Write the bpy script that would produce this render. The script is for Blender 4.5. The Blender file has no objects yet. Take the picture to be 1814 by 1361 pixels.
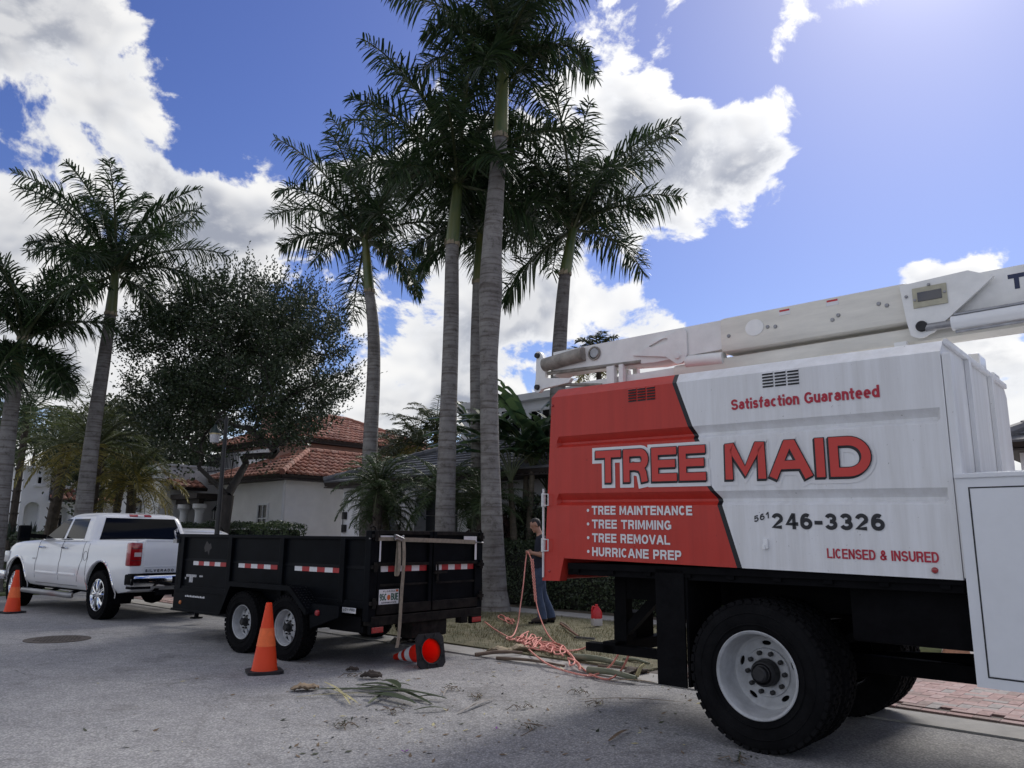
import bpy, bmesh, math, random
from mathutils import Vector, Matrix
from mathutils.geometry import tessellate_polygon
random.seed(7)
R = math.radians
scene = bpy.context.scene
COL = scene.collection

# ------------------------------------------------------------------ camera
CAM_H, PITCH, ROLL, FPX = 1.45, R(11.4), R(0.6), 1362.0
cam_data = bpy.data.cameras.new('camera')
cam = bpy.data.objects.new('camera', cam_data); COL.objects.link(cam)
cam_rot = Matrix.Rotation(math.pi/2 + PITCH, 3, 'X') @ Matrix.Rotation(ROLL, 3, 'Z')
cam.matrix_world = Matrix.Translation((0, 0, CAM_H)) @ cam_rot.to_4x4()
cam_data.sensor_width = 36.0
cam_data.lens = 36.0*FPX/1814.0
cam_data.clip_end = 3000
scene.camera = cam

# ------------------------------------------------------------------ sun, sky, exposure
SUN_AZ, SUN_EL = R(32.5), R(41.0)
SUN = Vector((math.sin(SUN_AZ)*math.cos(SUN_EL), math.cos(SUN_AZ)*math.cos(SUN_EL), math.sin(SUN_EL)))
sl = bpy.data.lights.new('sun', 'SUN'); sl.energy = 1.3; sl.angle = R(22.0); sl.color = (1.0, .95, .88)
so = bpy.data.objects.new('sun', sl); COL.objects.link(so)
so.rotation_euler = (-SUN).to_track_quat('-Z', 'Y').to_euler()
scene.view_settings.view_transform = 'Standard'
scene.view_settings.look = 'None'
scene.view_settings.gamma = 1.0
scene.view_settings.exposure = 0.92

world = bpy.data.worlds.new('World'); scene.world = world; world.use_nodes = True
SKY_STRENGTH = 0.060
scene.cycles.max_bounces = 6; scene.cycles.diffuse_bounces = 3; scene.cycles.glossy_bounces = 3; scene.cycles.transmission_bounces = 3; scene.cycles.transparent_max_bounces = 4
def build_world():
    nt = world.node_tree; N = nt.nodes; L = nt.links; N.clear()
    def node(t, **k):
        n = N.new(t)
        for a, b in k.items(): setattr(n, a, b)
        return n
    def sock(n, i, v):
        if hasattr(v, 'is_output') or isinstance(v, bpy.types.NodeSocket): L.new(v, n.inputs[i])
        elif v is not None: n.inputs[i].default_value = v
    def m(op, a, b=None, c=None, clamp=False):
        n = node('ShaderNodeMath', operation=op, use_clamp=clamp); sock(n, 0, a); sock(n, 1, b)
        if c is not None: sock(n, 2, c)
        return n.outputs[0]
    def vm(op, a, b=None, out=0):
        n = node('ShaderNodeVectorMath', operation=op); sock(n, 0, a); sock(n, 1, b); return n.outputs[out]
    def smooth(x, lo, hi, a=0.0, b=1.0):
        n = node('ShaderNodeMapRange', interpolation_type='SMOOTHSTEP'); sock(n, 0, x)
        for i, v in enumerate((lo, hi, a, b)): n.inputs[i+1].default_value = v
        return n.outputs[0]
    def mixc(f, a, b):
        n = node('ShaderNodeMix', data_type='RGBA'); sock(n, 0, f)
        for i, v in ((6, a), (7, b)):
            if isinstance(v, tuple): n.inputs[i].default_value = (*v, 1)
            else: L.new(v, n.inputs[i])
        return n.outputs[2]
    sky = node('ShaderNodeTexSky', sky_type='NISHITA', sun_disc=False)
    sky.sun_elevation = SUN_EL; sky.sun_rotation = SUN_AZ
    sky.air_density = 1.0; sky.dust_density = .25; sky.ozone_density = 2.6; sky.altitude = 0
    tc = node('ShaderNodeTexCoord')
    dirv = vm('NORMALIZE', tc.outputs['Generated'])
    sep = node('ShaderNodeSeparateXYZ'); L.new(dirv, sep.inputs[0])
    az = m('DEGREES', m('ARCTAN2', sep.outputs[0], sep.outputs[1]))
    el = m('DEGREES', m('ARCSINE', sep.outputs[2]))
    cmb = node('ShaderNodeCombineXYZ'); L.new(az, cmb.inputs[0]); L.new(el, cmb.inputs[1])
    # cloud cover by elevation (rows, degrees) and compass bearing (-36 to 36 in steps of 4): 1 thick cloud, 0 edge, -1 clear; open sky beyond repeats a broken deck
    rows_ = [(8, (.6,)*19), (11, (.7,.7,.7,.7,.7,.6,.6,.8,.8,.8,.7,.7,.6,.4,.1,.1,.4,.7,.6)),
        (14, (.7,.7,.7,.6,.6,.3,.3,.9,.9,.8,.4,.7,.6,-.3,-.9,-.8,.3,.7,.5)), (17, (.8,.8,.8,.7,.6,-.4,.6,.9,.9,.8,.8,.7,-.1,-.9,-1,-.9,.3,.45,-.6)),
        (20, (.9,.9,.8,.9,.9,-.3,.6,.7,.7,.6,.6,.3,-.5,-.8,-1,-1,-1,-.9,-.9)), (23, (.7,.6,.9,.6,.8,.7,.6,.5,.5,.5,.4,.4,.5,.6,.1,-1,-1,-1,-1)),
        (26, (.4,.4,.0,-1.1,.45,.6,.6,.6,.4,.4,.5,.9,1,1,.6,-.9,-1,-1,-1)), (29, (1.5,1.4,.15,-1.2,-1,-1,.2,.4,.3,.3,.6,.9,1,.8,-.1,-1,-1,-1,-1)),
        (32, (1.3,1.2,.2,-1,-1,-1,-.9,-.3,-.3,-.1,.5,.9,.8,-.9,-.7,-.7,-1,-1,-1)), (35, (.9,.6,-.3,-1,-1,-1,-1,-.7,-.6,-.3,.3,.6,.3,-1.0,.05,.5,.1,-.5,-.7)),
        (38, (.5,.3,-.3,-1,-1,-1,-1,-.5,-.5,-.3,0,.4,.4,-.3,.1,.4,.2,-.1,-.3))]
    azn = m('DIVIDE', m('ADD', az, 44.0), 88.0, clamp=True)
    bias = None; prev = None
    for e, vals in rows_:
        rp = node('ShaderNodeValToRGB'); cr = rp.color_ramp; cr.interpolation = 'B_SPLINE'
        pts = [(-44, .25)]+[(-36+4*i, v) for i, v in enumerate(vals)]+[(44, .25)]
        while len(cr.elements) < len(pts): cr.elements.new(.5)
        for q, (a, v) in zip(cr.elements, pts): q.position = (a+44)/88; g = (v+1)/2; q.color = (g, g, g, 1)
        L.new(azn, rp.inputs[0])
        if bias is None: bias = rp.outputs[0]
        else:
            t = smooth(el, prev, e); n = node('ShaderNodeMix', data_type='FLOAT'); L.new(t, n.inputs[0]); L.new(bias, n.inputs[2]); L.new(rp.outputs[0], n.inputs[3]); bias = n.outputs[0]
        prev = e
    n = node('ShaderNodeMix', data_type='FLOAT'); L.new(smooth(el, 38, 50), n.inputs[0]); L.new(bias, n.inputs[2]); n.inputs[3].default_value = .62; bias = n.outputs[0]
    bias = m('MULTIPLY', m('SUBTRACT', bias, .5), .56)
    def fbm(vec, sc, det, rough, dist=.0):
        n = node('ShaderNodeTexNoise'); L.new(vec, n.inputs['Vector'])
        n.inputs['Scale'].default_value = sc; n.inputs['Detail'].default_value = det
        n.inputs['Roughness'].default_value = rough; n.inputs['Distortion'].default_value = dist
        return n.outputs['Fac']
    q = vm('MULTIPLY', dirv, (1, 1, 1.35))
    n0 = fbm(q, 7.0, 7, .60, .25)
    q2 = vm('ADD', q, tuple(x*.03 for x in (SUN.x, SUN.y, SUN.z*1.6)))
    n1 = fbm(q2, 7.0, 3, .58, .25)
    n0 = m('ADD', m('MULTIPLY', m('SUBTRACT', n0, .5), 1.3), .495); n1 = m('ADD', m('MULTIPLY', m('SUBTRACT', n1, .5), 1.3), .495)
    d0 = m('ADD', n0, bias)
    alpha = smooth(d0, .515, .60)
    thick = smooth(d0, .59, .84)
    lit = smooth(m('SUBTRACT', n0, n1), -.12, .10)
    sd = m('MAXIMUM', vm('DOT_PRODUCT', dirv, tuple(SUN), 1), 0.0)
    glow = m('POWER', sd, 7.0)
    glow2 = m('POWER', sd, 220.0)
    body = mixc(thick, (1.0, 1.01, 1.03), (.43, .46, .54))
    cloud = mixc(m('MULTIPLY', lit, m('SUBTRACT', 1.0, m('MULTIPLY', thick, .4))), body, (1.16, 1.15, 1.13))
    hs = node('ShaderNodeHueSaturation'); L.new(sky.outputs[0], hs.inputs['Color'])
    hs.inputs['Hue'].default_value = .524; hs.inputs['Saturation'].default_value = 1.2; hs.inputs['Value'].default_value = 1.0
    sky0 = vm('SCALE', hs.outputs[0]); sky0.node.inputs[3].default_value = SKY_STRENGTH
    skyc = mixc(smooth(el, 9.0, -1.0), sky0, (.36, .40, .48))
    haze = vm('SCALE', (1.0, .96, 1.02)); L.new(m('ADD', m('MULTIPLY', glow, .045), m('MULTIPLY', glow2, .25)), haze.node.inputs[3])
    skyh = vm('ADD', skyc, haze)
    cl = vm('SCALE', cloud); L.new(m('ADD', .44, m('MULTIPLY', glow, .12)), cl.node.inputs[3])
    up = smooth(el, -1.0, 3.0)
    out = mixc(m('MULTIPLY', m('MULTIPLY', alpha, up), .97), skyh, cl)
    bg = node('ShaderNodeBackground'); L.new(out, bg.inputs[0]); bg.inputs[1].default_value = 1.0
    o = node('ShaderNodeOutputWorld'); L.new(bg.outputs[0], o.inputs[0])
build_world()
world.cycles.sampling_method = 'MANUAL'; world.cycles.sample_map_resolution = 512

# ------------------------------------------------------------------ frames of reference
LOT_D = Vector((-.735, .678, 0)).normalized()          # along the street, away to the left
LOT_N = Vector((LOT_D.y, -LOT_D.x, 0))                 # across the street, towards the houses
LOT_ANG = math.atan2(-LOT_D.y, -LOT_D.x)
def lot(u, v, z=0.0): return LOT_D*u + LOT_N*v + Vector((0, 0, z))
def gp(x, y, z=0.0):
    d = cam_rot @ Vector(((x-907)/FPX, -(y-680.5)/FPX, -1.0))
    return Vector((0, 0, CAM_H)) + d*((z-CAM_H)/d.z)
def atY(x, y, Yd):
    d = cam_rot @ Vector(((x-907)/FPX, -(y-680.5)/FPX, -1.0))
    return Vector((0, 0, CAM_H)) + d*(Yd/d.y)

# ------------------------------------------------------------------ materials
MATS = {}
def pmat(name, col, rough=.6, metal=0.0, var=.12, scale=3.0, bump=0.0, bscale=60.0, coat=0.0, col2=None, detail=5, stretch=None, spec=None, trans=0.0, emit=None):
    if name in MATS: return MATS[name]
    mt = bpy.data.materials.new(name); mt.use_nodes = True
    nt = mt.node_tree; N = nt.nodes; L = nt.links; b = N['Principled BSDF']
    b.inputs['Roughness'].default_value = rough; b.inputs['Metallic'].default_value = metal
    b.inputs['Coat Weight'].default_value = coat; b.inputs['Coat Roughness'].default_value = .05
    if spec is not None: b.inputs['Specular IOR Level'].default_value = spec
    if trans: b.inputs['Transmission Weight'].default_value = trans
    tc = N.new('ShaderNodeTexCoord'); vec = tc.outputs['Object']
    if stretch:
        mp = N.new('ShaderNodeMapping'); mp.inputs['Scale'].default_value = stretch; L.new(vec, mp.inputs[0]); vec = mp.outputs[0]
    n = N.new('ShaderNodeTexNoise'); n.inputs['Scale'].default_value = scale; n.inputs['Detail'].default_value = detail; n.inputs['Roughness'].default_value = .65
    L.new(vec, n.inputs['Vector'])
    c2 = col2 if col2 else tuple(min(1, c*(1+var)) for c in col)
    c1 = col if col2 else tuple(c*(1-var) for c in col)
    rp = N.new('ShaderNodeValToRGB'); rp.color_ramp.elements[0].position = .3; rp.color_ramp.elements[1].position = .7
    rp.color_ramp.elements[0].color = (*c1, 1); rp.color_ramp.elements[1].color = (*c2, 1)
    L.new(n.outputs['Fac'], rp.inputs[0]); L.new(rp.outputs[0], b.inputs['Base Color'])
    if emit: b.inputs['Emission Color'].default_value = (*emit[:3], 1); b.inputs['Emission Strength'].default_value = emit[3]
    if bump:
        n2 = N.new('ShaderNodeTexNoise'); n2.inputs['Scale'].default_value = bscale; n2.inputs['Detail'].default_value = 4; L.new(vec, n2.inputs['Vector'])
        bp = N.new('ShaderNodeBump'); bp.inputs['Strength'].default_value = bump; bp.inputs['Distance'].default_value = .01
        L.new(n2.outputs['Fac'], bp.inputs['Height']); L.new(bp.outputs[0], b.inputs['Normal'])
    MATS[name] = mt
    return mt
def leafmat(name, a, b_, rough=.45, trans=.25):
    """leaf: colour varies from leaf to leaf, some light passes through"""
    if name in MATS: return MATS[name]
    mt = bpy.data.materials.new(name); mt.use_nodes = True
    nt = mt.node_tree; N = nt.nodes; L = nt.links; b = N['Principled BSDF']
    g = N.new('ShaderNodeNewGeometry')
    rp = N.new('ShaderNodeValToRGB'); rp.color_ramp.elements[0].color = (*a, 1); rp.color_ramp.elements[1].color = (*b_, 1)
    L.new(g.outputs['Random Per Island'], rp.inputs[0]); L.new(rp.outputs[0], b.inputs['Base Color'])
    b.inputs['Roughness'].default_value = rough
    tr = N.new('ShaderNodeBsdfTranslucent'); L.new(rp.outputs[0], tr.inputs[0])
    mx = N.new('ShaderNodeMixShader'); mx.inputs[0].default_value = trans
    L.new(b.outputs[0], mx.inputs[1]); L.new(tr.outputs[0], mx.inputs[2]); L.new(mx.outputs[0], N['Material Output'].inputs[0])
    MATS[name] = mt; return mt

# ------------------------------------------------------------------ mesh builder
class MB:
    def __init__(s): s.v = []; s.f = []; s.mi = []
    def add(s, vs, fs, mi=0):
        o = len(s.v); s.v += [tuple(p) for p in vs]; s.f += [tuple(i+o for i in f) for f in fs]; s.mi += [mi]*len(fs); return s
    def box(s, c, d, rot=None, bev=0.0, mi=0):
        hx, hy, hz = d[0]/2, d[1]/2, d[2]/2
        if bev > 0:
            bm = bmesh.new(); bmesh.ops.create_cube(bm, size=1.0)
            for v in bm.verts: v.co = Vector((v.co.x*d[0], v.co.y*d[1], v.co.z*d[2]))
            bmesh.ops.bevel(bm, geom=list(bm.edges), offset=min(bev, hx*.9, hy*.9, hz*.9), segments=2, affect='EDGES', profile=.6)
            bm.verts.index_update(); vs = [v.co.copy() for v in bm.verts]; fs = [[v.index for v in f.verts] for f in bm.faces]; bm.free()
        else:
            vs = [Vector((x*hx, y*hy, z*hz)) for x in (-1, 1) for y in (-1, 1) for z in (-1, 1)]
            fs = [(0,1,3,2),(4,6,7,5),(0,4,5,1),(2,3,7,6),(0,2,6,4),(1,5,7,3)]
        if rot is not None: vs = [rot @ v for v in vs]
        c = Vector(c)
        return s.add([v+c for v in vs], fs, mi)
    def span(s, a, b, bev=0.0, mi=0):
        return s.box([(a[i]+b[i])/2 for i in range(3)], [abs(b[i]-a[i]) for i in range(3)], None, bev, mi)
    def tube(s, path, r, n=8, caps=True, mi=0, flat=1.0):
        P = [Vector(p) for p in path]; k = len(P)
        rs = r if isinstance(r, (list, tuple)) else [r]*k
        T = [(P[min(i+1, k-1)]-P[max(i-1, 0)]).normalized() for i in range(k)]
        up = Vector((0, 0, 1)) if abs(T[0].z) < .9 else Vector((1, 0, 0))
        nrm = (up - T[0]*up.dot(T[0])).normalized(); vs = []
        for i in range(k):
            if i: 
                nrm = nrm - T[i]*nrm.dot(T[i]); nrm = nrm.normalized() if nrm.length > 1e-6 else T[i].orthogonal().normalized()
            bn = T[i].cross(nrm)
            for j in range(n):
                a = 2*math.pi*j/n; vs.append(P[i] + (nrm*math.cos(a) + bn*math.sin(a)*flat)*rs[i])
        fs = [(i*n+j, i*n+(j+1) % n, (i+1)*n+(j+1) % n, (i+1)*n+j) for i in range(k-1) for j in range(n)]
        if caps: fs += [tuple(range(n))[::-1], tuple((k-1)*n+j for j in range(n))]
        return s.add(vs, fs, mi)
    def cyl(s, a, b, r, r2=None, n=16, mi=0): return s.tube([a, b], [r, r if r2 is None else r2], n, True, mi)
    def bar(s, a, b, w, h=None, mi=0, up=(0, 0, 1)):
        a, b = Vector(a), Vector(b); t = (b-a).normalized(); u = Vector(up)
        if abs(t.dot(u)) > .98: u = Vector((1, 0, 0))
        x = t.cross(u).normalized()*(w/2); y = x.cross(t).normalized()*((h or w)/2)
        vs = [p+i*x+j*y for p in (a, b) for i, j in ((-1,-1),(1,-1),(1,1),(-1,1))]
        return s.add(vs, [(3,2,1,0),(4,5,6,7),(0,1,5,4),(1,2,6,5),(2,3,7,6),(3,0,4,7)], mi)
    def lathe(s, prof, n=32, M=None, mi=0, closed=False):
        """prof: (radius, along) pairs round the Y axis; M places it"""
        vs = []
        for r, h in prof:
            for j in range(n):
                a = 2*math.pi*j/n; p = Vector((r*math.cos(a), h, r*math.sin(a))); vs.append(M @ p if M else p)
        k = len(prof); rng = k if closed else k-1
        fs = [(i*n+j, ((i+1) % k)*n+j, ((i+1) % k)*n+(j+1) % n, i*n+(j+1) % n) for i in range(rng) for j in range(n)]
        return s.add(vs, fs, mi)
    def plate(s, outer, holes, f, d0, d1, mi=0):
        """flat shape with holes; f(a, b, depth) gives the 3D point; faces at depth d0 and d1 plus the rims"""
        loops = [outer]+list(holes); flat = [p for l in loops for p in l]
        tris = tessellate_polygon([[Vector((p[0], p[1], 0)) for p in l] for l in loops]); k = len(flat)
        vs = [f(p[0], p[1], d0) for p in flat] + [f(p[0], p[1], d1) for p in flat]
        fs = [tuple(t) for t in tris] + [tuple(i+k for i in t[::-1]) for t in tris]; o = 0
        for l in loops:
            m_ = len(l)
            fs += [(o+i, o+(i+1) % m_, k+o+(i+1) % m_, k+o+i) for i in range(m_)]; o += m_
        return s.add(vs, fs, mi)
    def build(s, name, mats, parent=None, smooth=None, kind=None):
        me = bpy.data.meshes.new(name); me.from_pydata(s.v, [], s.f)
        mats = mats if isinstance(mats, (list, tuple)) else [mats]
        for m_ in mats: me.materials.append(m_)
        if len(mats) > 1: me.polygons.foreach_set('material_index', s.mi)
        me.validate(); me.update()
        bm = bmesh.new(); bm.from_mesh(me)
        if len(bm.faces) < 60000: bmesh.ops.recalc_face_normals(bm, faces=bm.faces)
        bm.to_mesh(me); bm.free()
        if smooth is not None:
            me.shade_smooth(); me.set_sharp_from_angle(angle=R(smooth))
        o = bpy.data.objects.new(name, me); COL.objects.link(o)
        if parent is not None: o.parent = parent
        if kind: o['kind'] = kind
        return o
    def raw(s, name, mats, parent=None, kind=None):
        """no normal clean-up: for leaves"""
        me = bpy.data.meshes.new(name); me.from_pydata(s.v, [], s.f)
        mats = mats if isinstance(mats, (list, tuple)) else [mats]
        for m_ in mats: me.materials.append(m_)
        if len(mats) > 1: me.polygons.foreach_set('material_index', s.mi)
        o = bpy.data.objects.new(name, me); COL.objects.link(o)
        if parent is not None: o.parent = parent
        if kind: o['kind'] = kind
        return o
def tag(o, label, cat, group=None, kind=None):
    o['label'] = label; o['category'] = cat
    if group: o['group'] = group
    if kind: o['kind'] = kind
    return o
def thing(name, label, cat, loc=(0, 0, 0), rz=0.0, group=None):
    o = bpy.data.objects.new(name, None); COL.objects.link(o); o.location = loc; o.rotation_euler = (0, 0, rz)
    o.empty_display_size = .2
    return tag(o, label, cat, group)
def sub(name, parent, loc=(0, 0, 0), rz=0.0):
    o = bpy.data.objects.new(name, None); COL.objects.link(o); o.parent = parent; o.location = loc; o.rotation_euler = (0, 0, rz); return o
def struct(o): o['kind'] = 'structure'; return o
def dup(o, parent=None):
    c = o.copy(); COL.objects.link(c)
    if parent is not None: c.parent = parent
    for ch in o.children: dup(ch, c)
    return c
def catmull(pts, n=6):
    P = [Vector(p) for p in pts]; P = [P[0]*2-P[1]]+P+[P[-1]*2-P[-2]]; out = []
    for i in range(1, len(P)-2):
        a, b, c, d = P[i-1:i+3]
        for k in range(n):
            t = k/n; out.append(.5*((2*b)+(c-a)*t+(2*a-5*b+4*c-d)*t*t+(3*b-a-3*c+d)*t**3))
    out.append(P[-2]); return out
def arc(cx, cy, rx, ry, a0, a1, n=9):
    return [(cx+rx*math.cos(R(a0+(a1-a0)*i/n)), cy+ry*math.sin(R(a0+(a1-a0)*i/n))) for i in range(n+1)]

# ------------------------------------------------------------------ lettering: bold strokes cut as thin vinyl
def _glyphs():
    A = arc; g = {}
    g['A'] = (1.0, [[(0,0),(.42,1),(.58,1),(1,0)], [(.17,.3),(.83,.3)]])
    bowl = lambda y0, y1, w: [(0,y1),(w-.25,y1)]+A(w-.25,(y0+y1)/2,.25,(y1-y0)/2,90,-90)+[(0,y0)]
    g['B'] = (.85, [[(0,0),(0,1)], bowl(.52,1,.9), bowl(0,.52,1)])
    g['C'] = (.86, [A(.5,.5,.5,.5,42,318,18)])
    g['D'] = (.9, [[(0,0),(0,1)], [(0,1),(.45,1)]+A(.45,.5,.55,.5,90,-90,14)+[(0,0)]])
    g['E'] = (.8, [[(0,0),(0,1)], [(0,1),(1,1)], [(0,.52),(.92,.52)], [(0,0),(1,0)]])
    g['F'] = (.75, [[(0,0),(0,1)], [(0,1),(1,1)], [(0,.5),(.9,.5)]])
    g['G'] = (.98, [A(.5,.5,.5,.5,42,330,18)+[(.97,.0)], [(.55,.45),(1.0,.45),(.97,.1)]])
    g['H'] = (.88, [[(0,0),(0,1)], [(1,0),(1,1)], [(0,.52),(1,.52)]])
    g['I'] = (.0, [[(0,0),(0,1)]])
    g['L'] = (.75, [[(0,1),(0,0),(1,0)]])
    g['M'] = (1.1, [[(0,0),(0,1),(.10,1),(.5,.12),(.90,1),(1,1),(1,0)]])
    g['N'] = (.88, [[(0,0),(0,1),(.06,1),(.94,0),(1,0),(1,1)]])
    g['O'] = (1.0, [A(.5,.5,.5,.5,0,360,24)])
    g['P'] = (.82, [[(0,0),(0,1)], bowl(.44,1,1)])
    g['R'] = (.9, [[(0,0),(0,1)], bowl(.46,1,.96), [(.45,.46),(.74,.40),(.86,.2),(.9,0)]])
    g['S'] = (.85, [A(.5,.74,.48,.26,15,180,8)+A(.5,.74,.48,.26,200,262,3)+A(.5,.26,.5,.26,82,0,4)+A(.5,.26,.5,.26,-10,-170,9)])
    g['T'] = (.95, [[(0,1),(1,1)], [(.5,1),(.5,0)]])
    g['U'] = (.88, [[(0,1),(0,.4)]+A(.5,.4,.5,.4,180,360,12)+[(1,1)]])
    g['V'] = (.95, [[(0,1),(.44,0),(.56,0),(1,1)]])
    g['W'] = (1.2, [[(0,1),(.25,0),(.5,1),(.75,0),(1,1)]])
    g['Y'] = (.9, [[(0,1),(.5,.5),(1,1)], [(.5,.5),(.5,0)]])
    g['X'] = (.9, [[(0,0),(1,1)], [(0,1),(1,0)]])
    g['&'] = (1.0, [[(1,0),(.25,.68)]+A(.47,.78,.24,.22,200,-20,8)+[(.62,.62),(.15,.38)]+A(.4,.22,.38,.22,150,320,8)+[(.95,.48)]])
    g['-'] = (.35, [[(0,.4),(1,.4)]])
    g['.'] = (0, [[(0,.0),(0,.02)]])
    g['*'] = (.2, [A(.5,.46,.26,.05,0,360,10)])
    g['0'] = (.75, [A(.5,.5,.5,.5,0,360,24)])
    g['1'] = (.35, [[(0,.78),(.75,1),(1,1),(1,0)]])
    g['2'] = (.75, [A(.5,.7,.47,.3,170,-30,10)+[(.0,.0),(1,0)]])
    g['3'] = (.75, [A(.48,.75,.42,.25,165,-80,10)+[(.4,.52)], [(.4,.52)]+A(.5,.26,.48,.26,75,-165,11)])
    g['4'] = (.8, [[(.75,0),(.75,1),(.65,1),(0,.27),(1,.27)]])
    g['5'] = (.75, [[(.92,1),(.15,1),(.06,.5)]+A(.48,.32,.5,.32,125,-160,12)])
    g['6'] = (.75, [A(.52,.5,.5,.5,55,180,9)+[(.02,.35)], A(.5,.31,.48,.31,0,360,20)])
    g['8'] = (.75, [A(.5,.75,.42,.25,0,360,18), A(.5,.25,.5,.25,0,360,18)])
    g['9'] = (.75, [A(.48,.5,.5,.5,-125,0,9)+[(.98,.65)], A(.5,.69,.48,.31,0,360,20)])
    x = .7
    g['a'] = (.65, [[(.95,0),(.9,.5)]+A(.5,.5,.4,.2,0,165,6), A(.45,.22,.45,.2,0,360,16)])
    g['c'] = (.62, [A(.5,.35,.5,.35,48,312,14)])
    g['d'] = (.68, [[(1,0),(1,1.04)], A(.48,.35,.48,.35,0,360,18)])
    g['e'] = (.68, [[(.03,.36),(.98,.36)]+A(.5,.35,.48,.35,5,310,15)])
    g['f'] = (.35, [[(.4,0),(.4,.8)]+A(.8,.8,.4,.22,180,100,4), [(0,.66),(.95,.66)]])
    g['i'] = (0, [[(0,0),(0,.6)], [(0,1.0),(0,1.02)]])
    g['n'] = (.6, [[(0,0),(0,.72)], [(0,.45)]+A(.5,.42,.5,.29,170,0,7)+[(1,0)]])
    g['o'] = (.7, [A(.5,.35,.5,.35,0,360,18)])
    g['r'] = (.36, [[(0,0),(0,.72)], [(0,.4)]+A(.7,.4,.7,.3,160,85,4)])
    g['s'] = (.58, [A(.5,.52,.45,.18,20,180,6)+A(.5,.52,.45,.18,205,262,3)+A(.5,.18,.47,.18,82,0,4)+A(.5,.18,.47,.18,-10,-165,7)])
    g['t'] = (.35, [[(.42,.95),(.42,.18)]+A(.8,.18,.38,.18,180,275,5), [(0,.66),(.95,.66)]])
    g['u'] = (.6, [[(0,.72),(0,.3)]+A(.5,.3,.5,.3,180,360,8), [(1,.72),(1,0)]])
    return g
GLY = _glyphs()
def ribbon(pts, w, ext):
    P = [Vector((a, b)) for a, b in pts]
    P = [P[0]]+[P[i] for i in range(1, len(P)) if (P[i]-P[i-1]).length > 1e-5]
    closed = (P[0]-P[-1]).length < 1e-4 and len(P) > 3
    if closed: P = P[:-1]
    k = len(P); Ls, Rs = [], []
    if not closed:
        P[0] = P[0]-(P[1]-P[0]).normalized()*ext; P[-1] = P[-1]+(P[-1]-P[-2]).normalized()*ext
    for i in range(k):
        a = P[(i-1) % k] if (closed or i) else None; c = P[(i+1) % k] if (closed or i < k-1) else None
        t0 = (P[i]-a).normalized() if a is not None else (c-P[i]).normalized()
        t1 = (c-P[i]).normalized() if c is not None else t0
        nn = Vector((-(t0+t1).y, (t0+t1).x))
        nn = nn.normalized() if nn.length > 1e-6 else Vector((-t0.y, t0.x))
        k_ = 1/max(.82, nn.dot(Vector((-t0.y, t0.x))))
        Ls.append(P[i]+nn*w/2*k_); Rs.append(P[i]-nn*w/2*k_)
    return Ls, Rs, closed
def letters(mb, text, x0, x1, z0, cap, t, place, grow=0.0, dx=0.0, dz=0.0, lift=0.0, gap=.30, mi=0, only=None):
    """text set between x0 and x1 on baseline z0; place(x, z, lift) gives the 3D point"""
    lead = t/cap; ws = []; pos = 0
    for ch in text:
        if ch == ' ': pos += .55; ws.append(None); continue
        w = GLY[ch][0]*.85; ws.append((pos, w)); pos += w+lead+gap*.62
    total = pos-gap*.62
    sx = (x1-x0)/total; H = cap-t; n = 0
    for ci, (ch, q) in enumerate(zip(text, ws)):
        if q is None or (only and not only[0] <= ci < only[1]): continue
        for st in GLY[ch][1]:
            pts = [(x0+q[0]*sx+t/2*min(1, sx/cap)+p[0]*q[1]*sx+dx, z0+t/2+p[1]*H+dz) for p in st]
            L_, R_, closed = ribbon(pts, t+2*grow, t/2*(0 if closed_like(ch, st) else 1)+grow)
            k = len(L_); o = lift+n*.00012; n += 1
            vs = [place(p.x, p.y, o) for p in L_]+[place(p.x, p.y, o) for p in R_]
            rng = k if closed else k-1
            mb.add(vs, [(i, (i+1) % k, k+(i+1) % k, k+i) for i in range(rng)], mi)
    return mb
def closed_like(ch, st):
    a, b = st[0], st[-1]
    ends_on_stem = ch in 'BDPR' and len(st) > 4
    return ends_on_stem or ch in 'CSGOcseao23569&08'
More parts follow.
